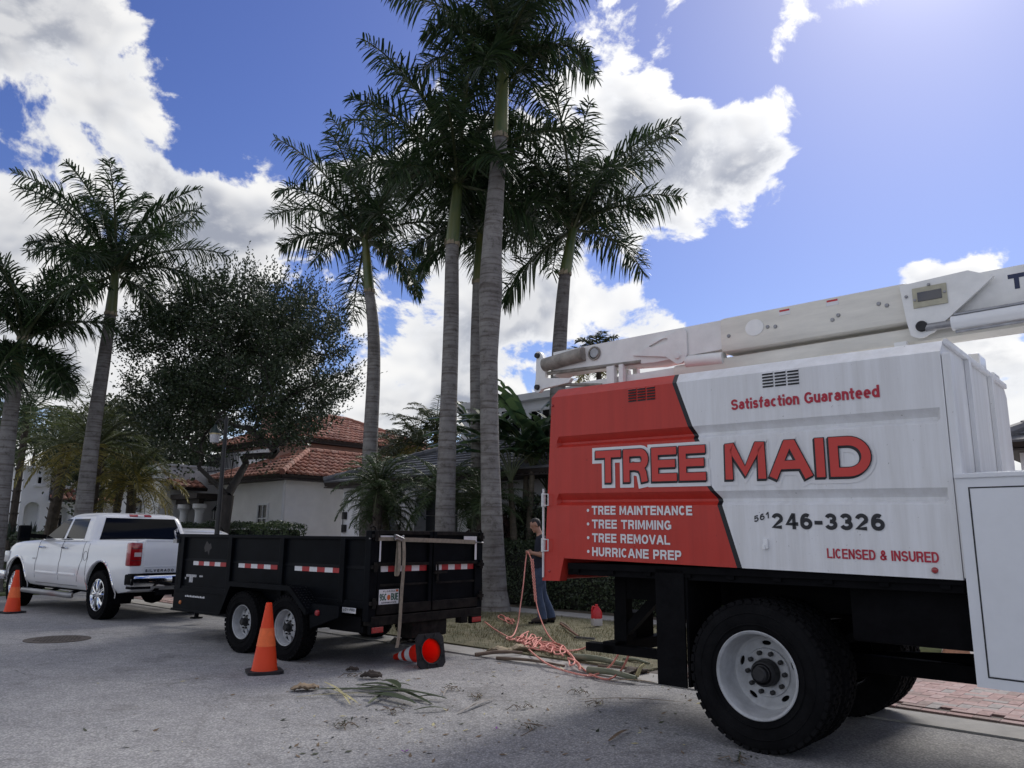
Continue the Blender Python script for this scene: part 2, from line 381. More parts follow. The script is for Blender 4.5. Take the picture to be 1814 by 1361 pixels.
# ------------------------------------------------------------------ ground surfaces
def asphalt():
    mt = bpy.data.materials.new('asphalt'); mt.use_nodes = True; nt = mt.node_tree; N = nt.nodes; L = nt.links; b = N['Principled BSDF']
    tc = N.new('ShaderNodeTexCoord')
    def noise(sc, det=4, rough=.6):
        n = N.new('ShaderNodeTexNoise'); n.inputs['Scale'].default_value = sc; n.inputs['Detail'].default_value = det; n.inputs['Roughness'].default_value = rough
        L.new(tc.outputs['Object'], n.inputs['Vector']); return n.outputs['Fac']
    def ramp(f, p0, c0, p1, c1):
        r = N.new('ShaderNodeValToRGB'); r.color_ramp.elements[0].position = p0; r.color_ramp.elements[0].color = (*c0, 1)
        r.color_ramp.elements[1].position = p1; r.color_ramp.elements[1].color = (*c1, 1); L.new(f, r.inputs[0]); return r.outputs[0]
    def mul(a, b_, f=1.0):
        m = N.new('ShaderNodeMix'); m.data_type = 'RGBA'; m.blend_type = 'MULTIPLY'; m.inputs[0].default_value = f
        L.new(a, m.inputs[6]); L.new(b_, m.inputs[7]); return m.outputs[2]
    vo = N.new('ShaderNodeTexVoronoi'); vo.inputs['Scale'].default_value = 62; L.new(tc.outputs['Object'], vo.inputs['Vector'])
    stones = ramp(vo.outputs['Distance'], .1, (.46, .455, .445), .62, (.26, .26, .265))
    hs = N.new('ShaderNodeHueSaturation'); L.new(stones, hs.inputs['Color'])
    mr = N.new('ShaderNodeMapRange'); L.new(vo.outputs['Color'], mr.inputs[0]); mr.inputs[3].default_value = .7; mr.inputs[4].default_value = 1.3; L.new(mr.outputs[0], hs.inputs['Value'])
    c = mul(hs.outputs[0], ramp(noise(.45, 6, .65), .32, (.72, .72, .74), .68, (1.08, 1.07, 1.05)))
    c = mul(c, ramp(noise(4.5, 6, .7), .3, (.82, .82, .83), .6, (1.05, 1.05, 1.05)))
    # hairline cracks
    v2 = N.new('ShaderNodeTexVoronoi'); v2.feature = 'DISTANCE_TO_EDGE'; v2.inputs['Scale'].default_value = .42
    wn = N.new('ShaderNodeTexNoise'); wn.inputs['Scale'].default_value = 2.2; wn.inputs['Detail'].default_value = 6; L.new(tc.outputs['Object'], wn.inputs['Vector'])
    ad = N.new('ShaderNodeMix'); ad.data_type = 'VECTOR'; ad.inputs[0].default_value = .3; L.new(tc.outputs['Object'], ad.inputs[4]); L.new(wn.outputs['Color'], ad.inputs[5])
    L.new(ad.outputs[1], v2.inputs['Vector'])
    c = mul(c, ramp(v2.outputs['Distance'], .0, (.7, .69, .68), .006, (1, 1, 1)), .55)
    # old tyre scrub marks swept in arcs
    sp = N.new('ShaderNodeVectorMath'); sp.operation = 'DISTANCE'; L.new(tc.outputs['Object'], sp.inputs[0]); g_ = gp(1150, 1395); sp.inputs[1].default_value = (g_.x, g_.y, 0)
    wv = N.new('ShaderNodeMath'); wv.operation = 'SINE'; ml = N.new('ShaderNodeMath'); ml.operation = 'MULTIPLY'; ml.inputs[1].default_value = 95.0; L.new(sp.outputs['Value'], ml.inputs[0]); L.new(ml.outputs[0], wv.inputs[0])
    band = ramp(sp.outputs['Value'], .28, (0, 0, 0), .30, (1, 1, 1)); band2 = ramp(sp.outputs['Value'], .60, (1, 1, 1), .66, (0, 0, 0))
    scr = mul(mul(band, band2), ramp(wv.outputs[0], .3, (0, 0, 0), .9, (.8, .8, .8))); scr = mul(scr, ramp(noise(2.3, 3), .45, (0, 0, 0), .62, (1, 1, 1)))
    mm = N.new('ShaderNodeMix'); mm.data_type = 'RGBA'; L.new(scr, mm.inputs[0]); L.new(c, mm.inputs[6]); mm.inputs[7].default_value = (.10, .10, .105, 1); c = mm.outputs[2]
    c = mul(c, ramp(noise(1.1, 5, .75), .36, (.62, .61, .6), .46, (1, 1, 1)), .6)           # oil and damp stains
    L.new(c, b.inputs['Base Color']); b.inputs['Roughness'].default_value = .88
    bp = N.new('ShaderNodeBump'); bp.inputs['Strength'].default_value = .55; bp.inputs['Distance'].default_value = .006
    L.new(vo.outputs['Distance'], bp.inputs['Height']); L.new(bp.outputs[0], b.inputs['Normal'])
    return mt
M_ASPH = asphalt()
M_CONC = pmat('gutter_concrete', (.36, .35, .33), .9, var=.22, scale=2.5, bump=.4, bscale=90, detail=9)
M_SOIL = pmat('mulch_soil', (.055, .045, .035), .95, col2=(.12, .10, .07), scale=9, bump=1.0, bscale=35)
M_TURF = pmat('dry_turf', (.07, .075, .035), .95, col2=(.20, .175, .11), scale=5.5, bump=1.0, bscale=60, detail=9)
M_LAWN = pmat('green_lawn', (.08, .11, .04), .95, col2=(.16, .17, .08), scale=4, bump=1.0, bscale=60, detail=9)
def strip(name, u0, u1, v0, v1, z, m, th=.0, nu=1, nv=1, rough=0.0):
    mb = MB(); vs = []
    for i in range(nu+1):
        for j in range(nv+1):
            e = 0 < j < nv
            vs.append(lot(u0+(u1-u0)*i/nu, v0+(v1-v0)*j/nv, z+(random.uniform(-rough, rough) if e else 0)))
    fs = [(i*(nv+1)+j, (i+1)*(nv+1)+j, (i+1)*(nv+1)+j+1, i*(nv+1)+j+1) for i in range(nu) for j in range(nv)]
    mb.add(vs, fs)
    if th:
        a = [lot(u0, v0, z), lot(u1, v0, z), lot(u1, v1, z), lot(u0, v1, z)]; c = [p-Vector((0, 0, th)) for p in a]
        mb.add(a+c, [(i, (i+1) % 4, 4+(i+1) % 4, 4+i) for i in range(4)])
    return struct(mb.build(name, m))
mb = MB(); mb.add([(-600, -600, 0), (600, -600, 0), (600, 900, 0), (-600, 900, 0)], [(0, 1, 2, 3)]); struct(mb.build('road', M_ASPH))
for i in range(13):                                             # gutter slabs with open joints
    u0 = -8+i*3.05
    s_ = strip('gutter', u0, u0+3.035, 7.16, 7.62, .016, M_CONC, .03)
strip('verge', 5.0, 16.4, 7.63, 11.72, .035, M_TURF, .05, 40, 16, .018)
strip('sidewalk', 5.0, 16.4, 11.73, 12.35, .05, M_CONC, .06)
strip('yard_soil', 5.0, 16.4, 12.36, 14.0, .045, M_SOIL, .05, 30, 6, .02)
strip('yard', -70, 130, 14.0, 160, .03, pmat('pale_bounce_paving', (.42, .40, .37), .9, var=.15, scale=2, bump=.3), .03)  # hidden ground, made pale to throw light up onto the house walls
strip('yard', 24.1, 130, 7.63, 13.99, .04, M_LAWN, .03)
strip('yard_soil', -70, -6.0, 7.63, 13.99, .04, M_SOIL, .03)

strip('verge', 21.6, 60, 4.75, 7.15, .05, M_LAWN, .06, 60, 6, .015)
strip('gutter', 21.3, 60, 4.45, 4.74, .018, M_CONC, .03)
# driveway of herringbone pavers: nearest pavers are bricks of their own, the rest one joined part
BR = [pmat('paver_rose', (.37, .245, .225), .85, var=.25, scale=14, bump=.5), pmat('paver_grey', (.33, .30, .285), .85, var=.2, scale=14, bump=.5),
      pmat('paver_pink', (.43, .31, .29), .85, var=.2, scale=14, bump=.5), pmat('paver_brown', (.28, .205, .185), .85, var=.25, scale=14, bump=.5)]
M_SAND = pmat('joint_sand', (.12, .105, .09), .95, var=.3, scale=30, bump=.5)
def brick_mesh(l, w, m):
    mb = MB(); mb.box((0, 0, -.015), (l, w, .05), bev=.005); o = mb.build('brick', m); me = o.data
    bpy.data.objects.remove(o); return me
BMESH = [brick_mesh(.198, .098, m) for m in BR]
def driveway(u0, u1, v0, v1, singles):
    mb = MB()
    mb.add([lot(u0, v0, .012), lot(u1, v0, .012), lot(u1, v1, .012), lot(u0, v1, .012)], [(0, 1, 2, 3)])
    dr = struct(mb.build('driveway', M_SAND))
    cells = []; B = .1
    n = int((u1-u0)/B)+6; k = int((v1-v0)/B)+6
    for i in range(-4, n):
        for j in range(-4, k):
            t = (i-j) % 4
            if t == 0: cells.append((u0+(i+1)*B, v0+(j+.5)*B, 0))
            elif t == 3: cells.append((u0+(i+.5)*B, v0+(j+1)*B, 1))
    cells = [c for c in cells if u0+.1 < c[0] < u1-.1 and v0+.22 < c[1] < v1-.1]
    for i in range(int((u1-u0)/.2)): cells.append((u0+.1+i*.2, v0+.1, 2))       # soldier course along the gutter
    cells = sorted(cells, key=lambda c: lot(c[0], c[1]).length)
    rest = MB(); nb = 0
    rest_m = []
    for (u, v, o) in cells:
        p = lot(u, v, .018+random.uniform(-.002, .003)); px = (p.x/p.y)*FPX+907
        ang = LOT_ANG+(math.pi/2 if o == 1 else 0)+random.uniform(-.015, .015)
        if o == 2: ang = LOT_ANG+random.uniform(-.01, .01)
        q = random.choices([0, 1, 2, 3], [.38, .25, .25, .12])[0]
        if nb < singles and singles and 1440 < px < 1860:
            ob = bpy.data.objects.new('brick', BMESH[q]); COL.objects.link(ob); ob.location = p; ob.rotation_euler = (random.uniform(-.01, .01), 0, ang); ob.parent = dr; nb += 1
        else:
            rest.box(p+Vector((0, 0, -.012)), (.196, .096, .04), Matrix.Rotation(ang, 3, 'Z'), 0, q)
    rest.raw('pavers', BR, dr, 'stuff')
driveway(-6.0, 4.98, 7.63, 14.0, 300)
driveway(16.42, 24.08, 7.63, 14.0, 0)

# ------------------------------------------------------------------ shared vehicle materials
M_BLACK = pmat('black_frame_paint', (.006, .006, .007), .6, spec=.04, var=.35, scale=6, bump=.15, bscale=30)
M_RUBBER = pmat('tyre_rubber', (.009, .009, .010), .85, spec=.05, var=.35, scale=7, bump=.3, bscale=90)
M_MUD = pmat('mud_flap_rubber', (.007, .007, .008), .75, spec=.05, var=.3, scale=8, bump=.2)
M_RIMW = pmat('dusty_white_rim', (.42, .43, .44), .5, var=.22, scale=9, bump=.1)
M_STEEL = pmat('grey_steel', (.3, .3, .31), .35, .9, var=.2, scale=12)
M_CHROME = pmat('chrome', (.72, .73, .75), .07, 1.0, var=.03)
M_DKMETAL = pmat('dark_metal', (.035, .035, .037), .5, .6, var=.3, scale=10)
M_GLASS = pmat('dark_tinted_glass', (.003, .0035, .005), .06, var=.1, spec=.14)
M_VINRED = pmat('red_vinyl', (.50, .022, .028), .45, var=.06)
M_VINBLK = pmat('black_vinyl', (.008, .009, .014), .45, var=.06)
M_VINWHT = pmat('white_vinyl', (.74, .74, .75), .45, var=.04)
M_WHITE = pmat('white_vehicle_paint', (.78, .79, .80), .28, var=.03, scale=2, coat=.6)
M_REDTAPE = pmat('red_reflective_tape', (.40, .012, .016), .35, var=.08, scale=40)
M_WHTAPE = pmat('white_reflective_tape', (.72, .72, .73), .35, var=.08, scale=40)
M_LAMP = pmat('red_lamp_lens', (.32, .008, .012), .12, var=.2, scale=60, coat=.8)
M_AMBER = pmat('amber_lens', (.5, .13, .01), .2, coat=.6)

def tyre(parent, c, Rr, W, rimr, side, tread=0, n=48):
    """tyre with shoulders, sidewall ring and tread blocks; axle along local Y"""
    h = W/2; s_ = Rr-rimr
    prof = [(rimr-.01, -h*.72), (rimr+.015, -h*.86), (rimr+s_*.45, -h*1.0), (rimr+s_*.72, -h*.98), (Rr-.03, -h*.9), (Rr-.008, -h*.8), (Rr-.004, -h*.35), (Rr-.004, h*.35),
            (Rr-.008, h*.8), (Rr-.03, h*.9), (rimr+s_*.72, h*.98), (rimr+s_*.45, h*1.0), (rimr+.015, h*.86), (rimr-.01, h*.72)]
    M = Matrix.Translation(c)
    mb = MB(); mb.lathe(prof, n, M)
    for sg in (-1, 1):
        for rr in (.25, .6): mb.lathe([(rimr+s_*rr-.006, sg*h*.985), (rimr+s_*rr, sg*(h*1.0+.004)), (rimr+s_*rr+.006, sg*h*.985)], n, M)
    o = mb.build('tyre', M_RUBBER, parent, 40)
    if tread:
        tb = MB()
        for k in range(tread):
            for row, (y, w) in enumerate(((-.78, .3), (-.36, .3), (.0, .26), (.36, .3), (.78, .3))):
                a = 2*math.pi*(k+(.5 if row % 2 else 0))/tread
                rot = Matrix.Rotation(-a, 3, 'Y')
                rr = Rr-.004 - (.010 if abs(y) > .7 else 0)
                tb.box(Vector(c)+rot @ Vector((rr, y*h, 0)), (.026, w*h, 2*math.pi*Rr/tread*.72), rot)
        tb.build('tread', M_RUBBER, parent)
    return o

# ------------------------------------------------------------------ the tree truck
TK = thing('tree_service_truck', 'white and red tree service truck with tall chip box and folded boom', 'truck', (2.552, 6.647, 0), R(-42))
SH = -.019
def tz(x, z): return z+SH*x
def box_paint():
    mt = bpy.data.materials.new('chip_box_paint'); mt.use_nodes = True; nt = mt.node_tree; N = nt.nodes; L = nt.links; b = N['Principled BSDF']
    tc = N.new('ShaderNodeTexCoord'); sp = N.new('ShaderNodeSeparateXYZ'); L.new(tc.outputs['Object'], sp.inputs[0])
    def m(op, a, b_=None, clamp=False):
        n = N.new('ShaderNodeMath'); n.operation = op; n.use_clamp = clamp
        for i, q in enumerate((a, b_)):
            if q is None: continue
            if isinstance(q, (int, float)): n.inputs[i].default_value = q
            else: L.new(q, n.inputs[i])
        return n.outputs[0]
    z = m('SUBTRACT', sp.outputs[2], m('MULTIPLY', sp.outputs[0], SH))
    t = m('DIVIDE', m('SUBTRACT', z, 1.0), 2.0)
    rp = N.new('ShaderNodeValToRGB'); cr = rp.color_ramp
    pts = [(1.0, -.004), (1.26, -.082), (1.77, -.235), (1.86, -.30), (2.21, -.385), (2.28, -.425), (2.76, -.595), (3.0, -.66)]
    while len(cr.elements) < len(pts): cr.elements.new(.5)
    for e, (zz, xx) in zip(cr.elements, pts): e.position = (zz-1)/2; e.color = (xx+1, xx+1, xx+1, 1)
    L.new(t, rp.inputs[0])
    d = m('SUBTRACT', sp.outputs[0], m('SUBTRACT', rp.outputs[0], 1.0))
    isred = m('LESS_THAN', d, -.02); isblk = m('LESS_THAN', m('ABSOLUTE', d), .02)
    def noise(sc, st, det=5):
        mp = N.new('ShaderNodeMapping'); mp.inputs['Scale'].default_value = st; L.new(tc.outputs['Object'], mp.inputs[0])
        n = N.new('ShaderNodeTexNoise'); n.inputs['Scale'].default_value = sc; n.inputs['Detail'].default_value = det; n.inputs['Roughness'].default_value = .7; L.new(mp.outputs[0], n.inputs[0]); return n.outputs['Fac']
    def mix(f, a, b_, bt='MIX'):
        n = N.new('ShaderNodeMix'); n.data_type = 'RGBA'; n.blend_type = bt
        if isinstance(f, float): n.inputs[0].default_value = f
        else: L.new(f, n.inputs[0])
        for i, q in ((6, a), (7, b_)):
            if isinstance(q, tuple): n.inputs[i].default_value = (*q, 1)
            else: L.new(q, n.inputs[i])
        return n.outputs[2]
    c = mix(isred, (.78, .79, .81), (.50, .036, .024)); c = mix(isblk, c, (.008, .009, .013))
    def ramp(f, p0, c0, p1, c1):
        r = N.new('ShaderNodeValToRGB'); r.color_ramp.elements[0].position = p0; r.color_ramp.elements[0].color = (*c0, 1)
        r.color_ramp.elements[1].position = p1; r.color_ramp.elements[1].color = (*c1, 1); L.new(f, r.inputs[0]); return r.outputs[0]
    c = mix(1.0, c, ramp(noise(2.6, (3.5, 3.5, .22), 7), .3, (.83, .82, .80), .62, (1, 1, 1)), 'MULTIPLY')     # rain streaks
    c = mix(1.0, c, ramp(noise(48, (1, 1, .6), 3), .245, (.35, .34, .33), .30, (1, 1, 1)), 'MULTIPLY')             # grime specks
    L.new(c, b.inputs['Base Color']); b.inputs['Roughness'].default_value = .36; b.inputs['Specular IOR Level'].default_value = .35; b.inputs['Coat Weight'].default_value = .08; b.inputs['Coat Roughness'].default_value = .12
    n2 = noise(1.6, (1, 1, 1), 3); bp = N.new('ShaderNodeBump'); bp.inputs['Strength'].default_value = .4; bp.inputs['Distance'].default_value = .03
    L.new(n2, bp.inputs['Height']); L.new(bp.outputs[0], b.inputs['Normal'])
    return mt
M_BOX = box_paint()
YN, YF = -1.2, .98                                          # near and far side of the chip box
def build_truck():
    prof = [(0, 1.257), (0, 1.715), (.045, 1.745), (.045, 1.765), (0, 1.822), (0, 2.232), (.045, 2.26), (.045, 2.278), (0, 2.333), (0, 2.70), (.10, 2.788)]
    xs = [None, -1.80, -1.775, 1.315, 1.34, 1.374]
    mb = MB()
    def side(sgn, y0):
        vs = []
        for i, x in enumerate(xs):
            for (dp, z) in prof:
                xx = (-1.853-.052*(2.79-z)) if x is None else x
                g = dp if (2 <= i <= 3 or z > 2.75) else 0
                vs.append((xx, y0+sgn*g, tz(xx, z)))
        k = len(prof)
        return vs, [(i*k+j, (i+1)*k+j, (i+1)*k+j+1, i*k+j+1) for i in range(len(xs)-1) for j in range(k-1)]
    for sgn, y0 in ((1, YN), (-1, YF)): mb.add(*side(sgn, y0))
    def face(x, pts): mb.add([(x(z), y, tz(x(z), z)) for y, z in pts], [tuple(range(len(pts)))])
    end = [(YN, 1.257), (YF, 1.257), (YF, 2.70), (YF-.1, 2.788), (YN+.1, 2.788), (YN, 2.70)]
    face(lambda z: 1.374, end); face(lambda z: -1.853-.052*(2.79-z), end)
    mb.add([(x, y, tz(x, 2.788)) for x, y in ((-1.853, YN+.1), (1.374, YN+.1), (1.374, YF-.1), (-1.853, YF-.1))], [(0, 1, 2, 3)])
    mb.add([(x, y, tz(x, 1.257)) for x, y in ((-1.93, YN), (1.374, YN), (1.374, YF), (-1.93, YF))], [(0, 1, 2, 3)])
    cb = mb.build('chip_box', M_BOX, TK)
    # front wall ribs, edge trims, roof cap bolts
    for y in (-.5, .26):
        mb = MB(); mb.plate([(y-.035, 1.27), (y+.035, 1.27), (y+.035, 2.76), (y-.035, 2.76)], [], lambda a, b, d: (1.376+d*(1 if True else 0), a, tz(1.374, b)), 0, .03); mb.build('front_rib', M_BOX, cb)
    mb = MB(); mb.span((1.374, YN+.1, 2.735), (1.40, YF-.1, 2.775), .006); mb.build('roof_edge_trim', M_BOX, cb)
    mb = MB(); mb.span((1.376, YN+.002, 1.24), (1.43, YN+.10, 2.66), .012); mb.build('corner_post', M_BOX, cb)
    # rear door edge hanging below the box, with hinges
    mb = MB(); out = [(-1.935, 1.30), (-1.962, 1.085), (-1.77, 1.09), (-1.715, 1.30)]
    mb.plate(out, [], lambda a, b, d: (a, YN+d, b+.005), -.003, .10); mb.plate(out, [], lambda a, b, d: (a, YF-d, b+.005), -.003, .10)
    mb.span((-1.98, YN+.02, 1.10), (-1.90, YF-.02, 1.35), .01); mb.build('tailgate_skirt', M_BOX, cb)
    M_HINGE = pmat('hinge_white_enamel', (.62, .62, .62), .45, var=.2, scale=20)
    for z in (1.80, 1.40):
        mb = MB(); mb.cyl((-1.945, YN-.012, z-.06), (-1.945, YN-.012, z+.06), .02, n=14); mb.build('hinge', M_HINGE, TK, 40)
        mb = MB(); mb.tube([(-1.935, YN-.03, z+.05), (-1.87, YN-.035, z+.05), (-1.87, YN-.035, z-.05), (-1.935, YN-.03, z-.05)], .006, 6); mb.build('hinge_strap', M_HINGE, TK, 40)
    mb = MB(); mb.cyl((-1.945, YN-.012, 1.12), (-1.945, YN-.012, 1.90), .010, n=10); mb.build('hinge_rod', M_HINGE, TK, 40)
    # louvre vents: dark slots with pressed lips, three columns
    for (x0, x1, z0, z1) in ((-1.018, -.744, 2.575, 2.692), (.172, .46, 2.575, 2.692)):
        v = MB(); lip = MB(); w = (x1-x0)/3
        for c in range(3):
            for r_ in range(5):
                xa = x0+c*w; za = z0+(z1-z0)*(r_+.5)/5
                xm = xa+w*.43; v.plate([(xa, za-.006), (xa+w*.86, za-.006), (xa+w*.86, za+.006), (xa, za+.006)], [], lambda a, b, d: (a, YN-d, tz(a, b)), .0005, .003)
                lip.add([(xa, YN-.001, tz(xa, za+.014)), (xa+w*.86, YN-.001, tz(xa, za+.014)), (xa+w*.86, YN-.011, tz(xa, za+.005)), (xa, YN-.011, tz(xa, za+.005))], [(0, 1, 2, 3)])
        ve = v.build('vent', M_VINBLK, TK); lip.build('louvre', M_BOX, ve)
    # lettering
    P = lambda x, z, o: (x, YN-.0035-o, tz(x, z))
    def line(name, text, x0, x1, z, cap, t, m, **k):
        i = 0
        for w in text.split(' '):
            mb = MB(); letters(mb, text, x0, x1, z, cap, t, P, only=(i, i+len(w)), **k); mb.build(name, m, TK); i += len(w)+1
    for word, x0, x1, z0 in (('TREE', -1.352, -.315, 1.905), ('MAID', -.150, .905, 1.905)):
        mb = MB(); letters(mb, word, x0, x1, z0, .272, .060, P, grow=.038, dx=-.008, dz=-.007, gap=.20)
        lt = mb.build('lettering', M_VINWHT, TK); lt['label'] = 'white outline behind the big red letters'
        mb = MB()
        for k in range(5): letters(mb, word, x0, x1, z0, .272, .060, P, grow=.006, dx=-.0034*k, dz=-.0027*k, lift=.0035+.0022*(4-k), gap=.20)
        mb.build('letter_shadow', M_VINBLK, lt)
        mb = MB(); letters(mb, word, x0, x1, z0, .272, .060, P, lift=.0165, gap=.20); mb.build('letter_face', M_VINRED if False else pmat('letter_red', (.56, .04, .03), .4, var=.05), lt)
    for i, s_ in enumerate(('TREE MAINTENANCE', 'TREE TRIMMING', 'TREE REMOVAL', 'HURRICANE PREP')):
        x1 = (-.452, -.640, -.655, -.560)[i]; z = 1.636-i*.1155
        line('lettering', s_, -1.41, x1, z, .074, .0155, M_VINWHT, gap=.34)
        mb = MB(); mb.plate(arc(-1.452, z+.036, .013, .013, 0, 342, 19), [], lambda a, b, d: P(a, b, d), 0, .001); mb.build('bullet_point', M_VINWHT, TK)
    M_TXT = pmat('crimson_vinyl', (.42, .012, .035), .45, var=.05)
    line('lettering', 'Satisfaction Guaranteed', -.085, .985, 2.432, .083, .0165, M_TXT, gap=.28)
    line('lettering', '246-3326', .185, .95, 1.545, .112, .026, M_VINBLK, gap=.30)
    mb = MB(); letters(mb, '561', .05, .165, 1.588, .046, .009, lambda x, z, o: P(x, z+.28*(x-.05), o), gap=.35); mb.build('lettering', M_VINBLK, TK)
    line('lettering', 'LICENSED & INSURED', .565, 1.25, 1.355, .066, .0115, M_TXT, gap=.36)
    # small fittings
    mb = MB(); mb.lathe([(0, -.018), (.014, -.016), (.02, -.008), (.02, 0)], 16, Matrix.Translation((1.222, YN, 1.285))); mb.build('marker_lamp', M_LAMP, TK, 40)
    mb = MB(); mb.lathe([(0, -.012), (.010, -.01), (.014, 0)], 12, Matrix.Translation((-1.845, YN, 2.66))); mb.build('marker_lamp', M_LAMP, TK, 40)
    mb = MB(); mb.lathe([(0, -.012), (.010, -.01), (.014, 0)], 12, Matrix.Translation((-1.88, YN, 1.175))); mb.build('marker_lamp', M_LAMP, TK, 40)
    mb = MB(); mb.span((.115, YN-.02, 1.40), (.15, YN, 1.47), .004); mb.span((.112, YN-.03, 1.395), (.135, YN-.02, 1.43), .003); mb.build('latch_hook', M_WHITE, TK)
    # chassis below the box
    ch = MB()
    for y in (-.52, .30): ch.span((-1.55, y-.045, .93), (4.6, y+.045, 1.17))
    for x in (-1.5, -.7, .3, 1.2, 2.2): ch.span((x-.06, -.5, .96), (x+.06, .3, 1.14))
    ch.build('frame_rail', M_BLACK, TK)
    mb = MB(); mb.span((-1.72, YN+.06, 1.15), (1.36, YF-.06, 1.25)); mb.build('box_floor_frame', M_BLACK, TK)
    mb = MB()
    for i in range(9): mb.span((-1.65+i*.36, YN+.04, 1.17), (-1.59+i*.36, YN+.10, 1.245))
    mb.span((-1.70, YN+.03, 1.20), (1.37, YN+.06, 1.252)); mb.build('floor_cross_member', M_BLACK, TK)
    mb = MB(); mb.span((.62, -1.0, .79), (1.37, -.58, 1.19), .03); mb.build('battery_box', M_BLACK, TK, 40)
    mb = MB(); mb.span((.55, -.2, .74), (1.38, .2, 1.2), .05); mb.cyl((-.2, -.1, 1.0), (1.3, -.1, .8), .07); mb.build('hoist', M_BLACK, TK, 40)
    mb = MB(); mb.span((.2, -.35, .50), (1.75, -.24, .62), .01); mb.cyl((.1, -.1, .56), (2.4, -.1, .7), .05, n=14); mb.build('drive_shaft', M_BLACK, TK, 40)
    mb = MB(); mb.span((-.565, YN+.05, .36), (-.545, YN+.60, 1.22)); mb.span((-.82, YN+.03, .355), (-.565, YN+.05, 1.23), .004); mb.build('mud_flap', M_MUD, TK)
    mb = MB(); mb.span((-.57, YF-.62, .36), (-.55, YF-.04, 1.2)); mb.build('mud_flap', M_MUD, TK)
    # rear under-bumper with hitch plate
    mb = MB()
    for y in (-.52, .30):
        mb.span((-1.62, y-.05, .50), (-1.50, y+.05, 1.15)); mb.bar((-1.55, y, .62), (-1.15, y, 1.0), .08)
    mb.span((-1.85, -.72, .46), (-1.05, -.60, .535), .006); mb.span((-1.66, -.72, .46), (-1.52, .5, .56), .008); mb.span((-1.86, -.25, .50), (-1.6, .05, .78), .01)
    mb.cyl((-1.9, -.1, .62), (-1.8, -.1, .62), .05); mb.build('rear_bumper', M_BLACK, TK)
    # axle with dual wheels
    mb = MB(); mb.cyl((0, YN+.1, .515), (0, YF-.1, .515), .075, n=14); mb.lathe([(.05, -.25), (.17, -.17), (.2, 0), (.17, .17), (.05, .25)], 20, Matrix.Translation((0, -.1, .53)))
    for y in (-.52, .30):
        mb.tube([(-.75, y, .92), (-.4, y, .74), (0, y, .66), (.4, y, .74), (.75, y, .92)], .04, 6)
    mb.build('rear_axle', M_BLACK, TK, 40)
    for sgn, yo in ((-1, YN+.128), (1, YF-.128)):
        for k, yy in enumerate((yo, yo-sgn*.30)):
            w = sub('wheel', TK); tyre(w, (0, yy, .517), .517, .252, .292, sgn, 46)
            if k: 
                mb = MB(); mb.lathe([(.29, -.1), (.27, 0), (.29, .1)], 32, Matrix.Translation((0, yy, .517))); mb.build('rim', M_RIMW, w, 40); continue
            M = Matrix.Translation((0, yy, .517)) @ Matrix.Scale(sgn, 4, (0, 1, 0))
            mb = MB()
            mb.lathe([(.288, .095), (.303, .112), (.306, .118), (.300, .122), (.285, .112), (.275, .085), (.268, .02), (.262, -.05), (.252, -.075), (.235, -.083)], 56, M)
            # dished disc with hand holes
            hol = []
            for q in range(5):
                a0 = 360*q/5+18; hol.append([(.205*math.cos(R(a0))+.036*math.cos(R(t))*-math.sin(R(a0))+.017*math.sin(R(t))*math.cos(R(a0)),
                                              .205*math.sin(R(a0))+.036*math.cos(R(t))*math.cos(R(a0))+.017*math.sin(R(t))*math.sin(R(a0))) for t in range(0, 360, 30)])
            mb.plate(arc(0, 0, .237, .237, 0, 352.5, 47), hol, lambda a, b, d: M @ Vector((a, -.083+d, b)), 0, -.012)
            mb.lathe([(.172, -.083), (.166, -.066), (.112, -.064), (.10, -.07)], 40, M)
            mb.build('rim', M_RIMW, w, 35)
            mb = MB(); mb.lathe([(.245, -.11), (.0, -.11)], 32, M); mb.build('dark_drum_disc', M_BLACK, w)  # flat dark disc at the drum, added so no light shows through the holes
            mb = MB()
            for q in range(10):
                a = 2*math.pi*q/10; mb.lathe([(.0, -.028), (.013, -.03), (.017, -.034), (.017, -.064)], 8, M @ Matrix.Translation((.139*math.cos(a), 0, .139*math.sin(a))))
            mb.build('lug_nut', M_DKMETAL, w, 30)
            mb = MB(); mb.lathe([(0, .075), (.04, .075), (.052, .066), (.055, .03), (.078, .022), (.092, .005), (.096, -.07)], 32, M); mb.build('hub', M_DKMETAL, w, 30)
    # tool cabinet ahead of the box
    M_CAB = pmat('cabinet_white_paint', (.72, .74, .77), .42, var=.05, scale=3, bump=.05, bscale=8)
    mb = MB(); mb.plate([(1.40, .625), (3.3, .60), (3.3, 1.86), (1.40, 1.86)], [], lambda a, b, d: (a, -1.25+d, b), 0, 2.2)
    cabn = mb.build('tool_cabinet', M_CAB, TK)
    mb = MB(); mb.span((1.39, -1.262, 1.845), (3.31, .97, 1.875), .006); mb.build('cabinet_lid', M_CAB, cabn)
    mb = MB(); mb.plate([(1.462, .682), (2.6, .66), (2.6, 1.79), (1.462, 1.79)], [[(1.470, .690), (2.592, .668), (2.592, 1.782), (1.470, 1.782)]], lambda a, b, d: (a, -1.2515-d, b), 0, .001); mb.build('door_seal', M_VINBLK, cabn)
    mb = MB(); mb.plate([(1.474, .694), (2.588, .672), (2.588, 1.778), (1.474, 1.778)], [], lambda a, b, d: (a, -1.252-d, b), 0, .006); mb.build('cabinet_door', M_CAB, cabn)
    mb = MB(); mb.span((1.45, -1.0, .9), (2.4, .75, 1.9)); mb.span((3.4, -1.15, .7), (5.0, .95, 2.5), .12); mb.span((3.6, -1.0, 1.6), (4.9, .8, 2.75), .2); mb.build('cab', M_WHITE, TK, 40)
    w = sub('wheel', TK); tyre(w, (4.35, -1.02, .517), .517, .28, .292, -1, 46); w = sub('wheel', TK); tyre(w, (4.35, .82, .517), .517, .28, .292, 1)
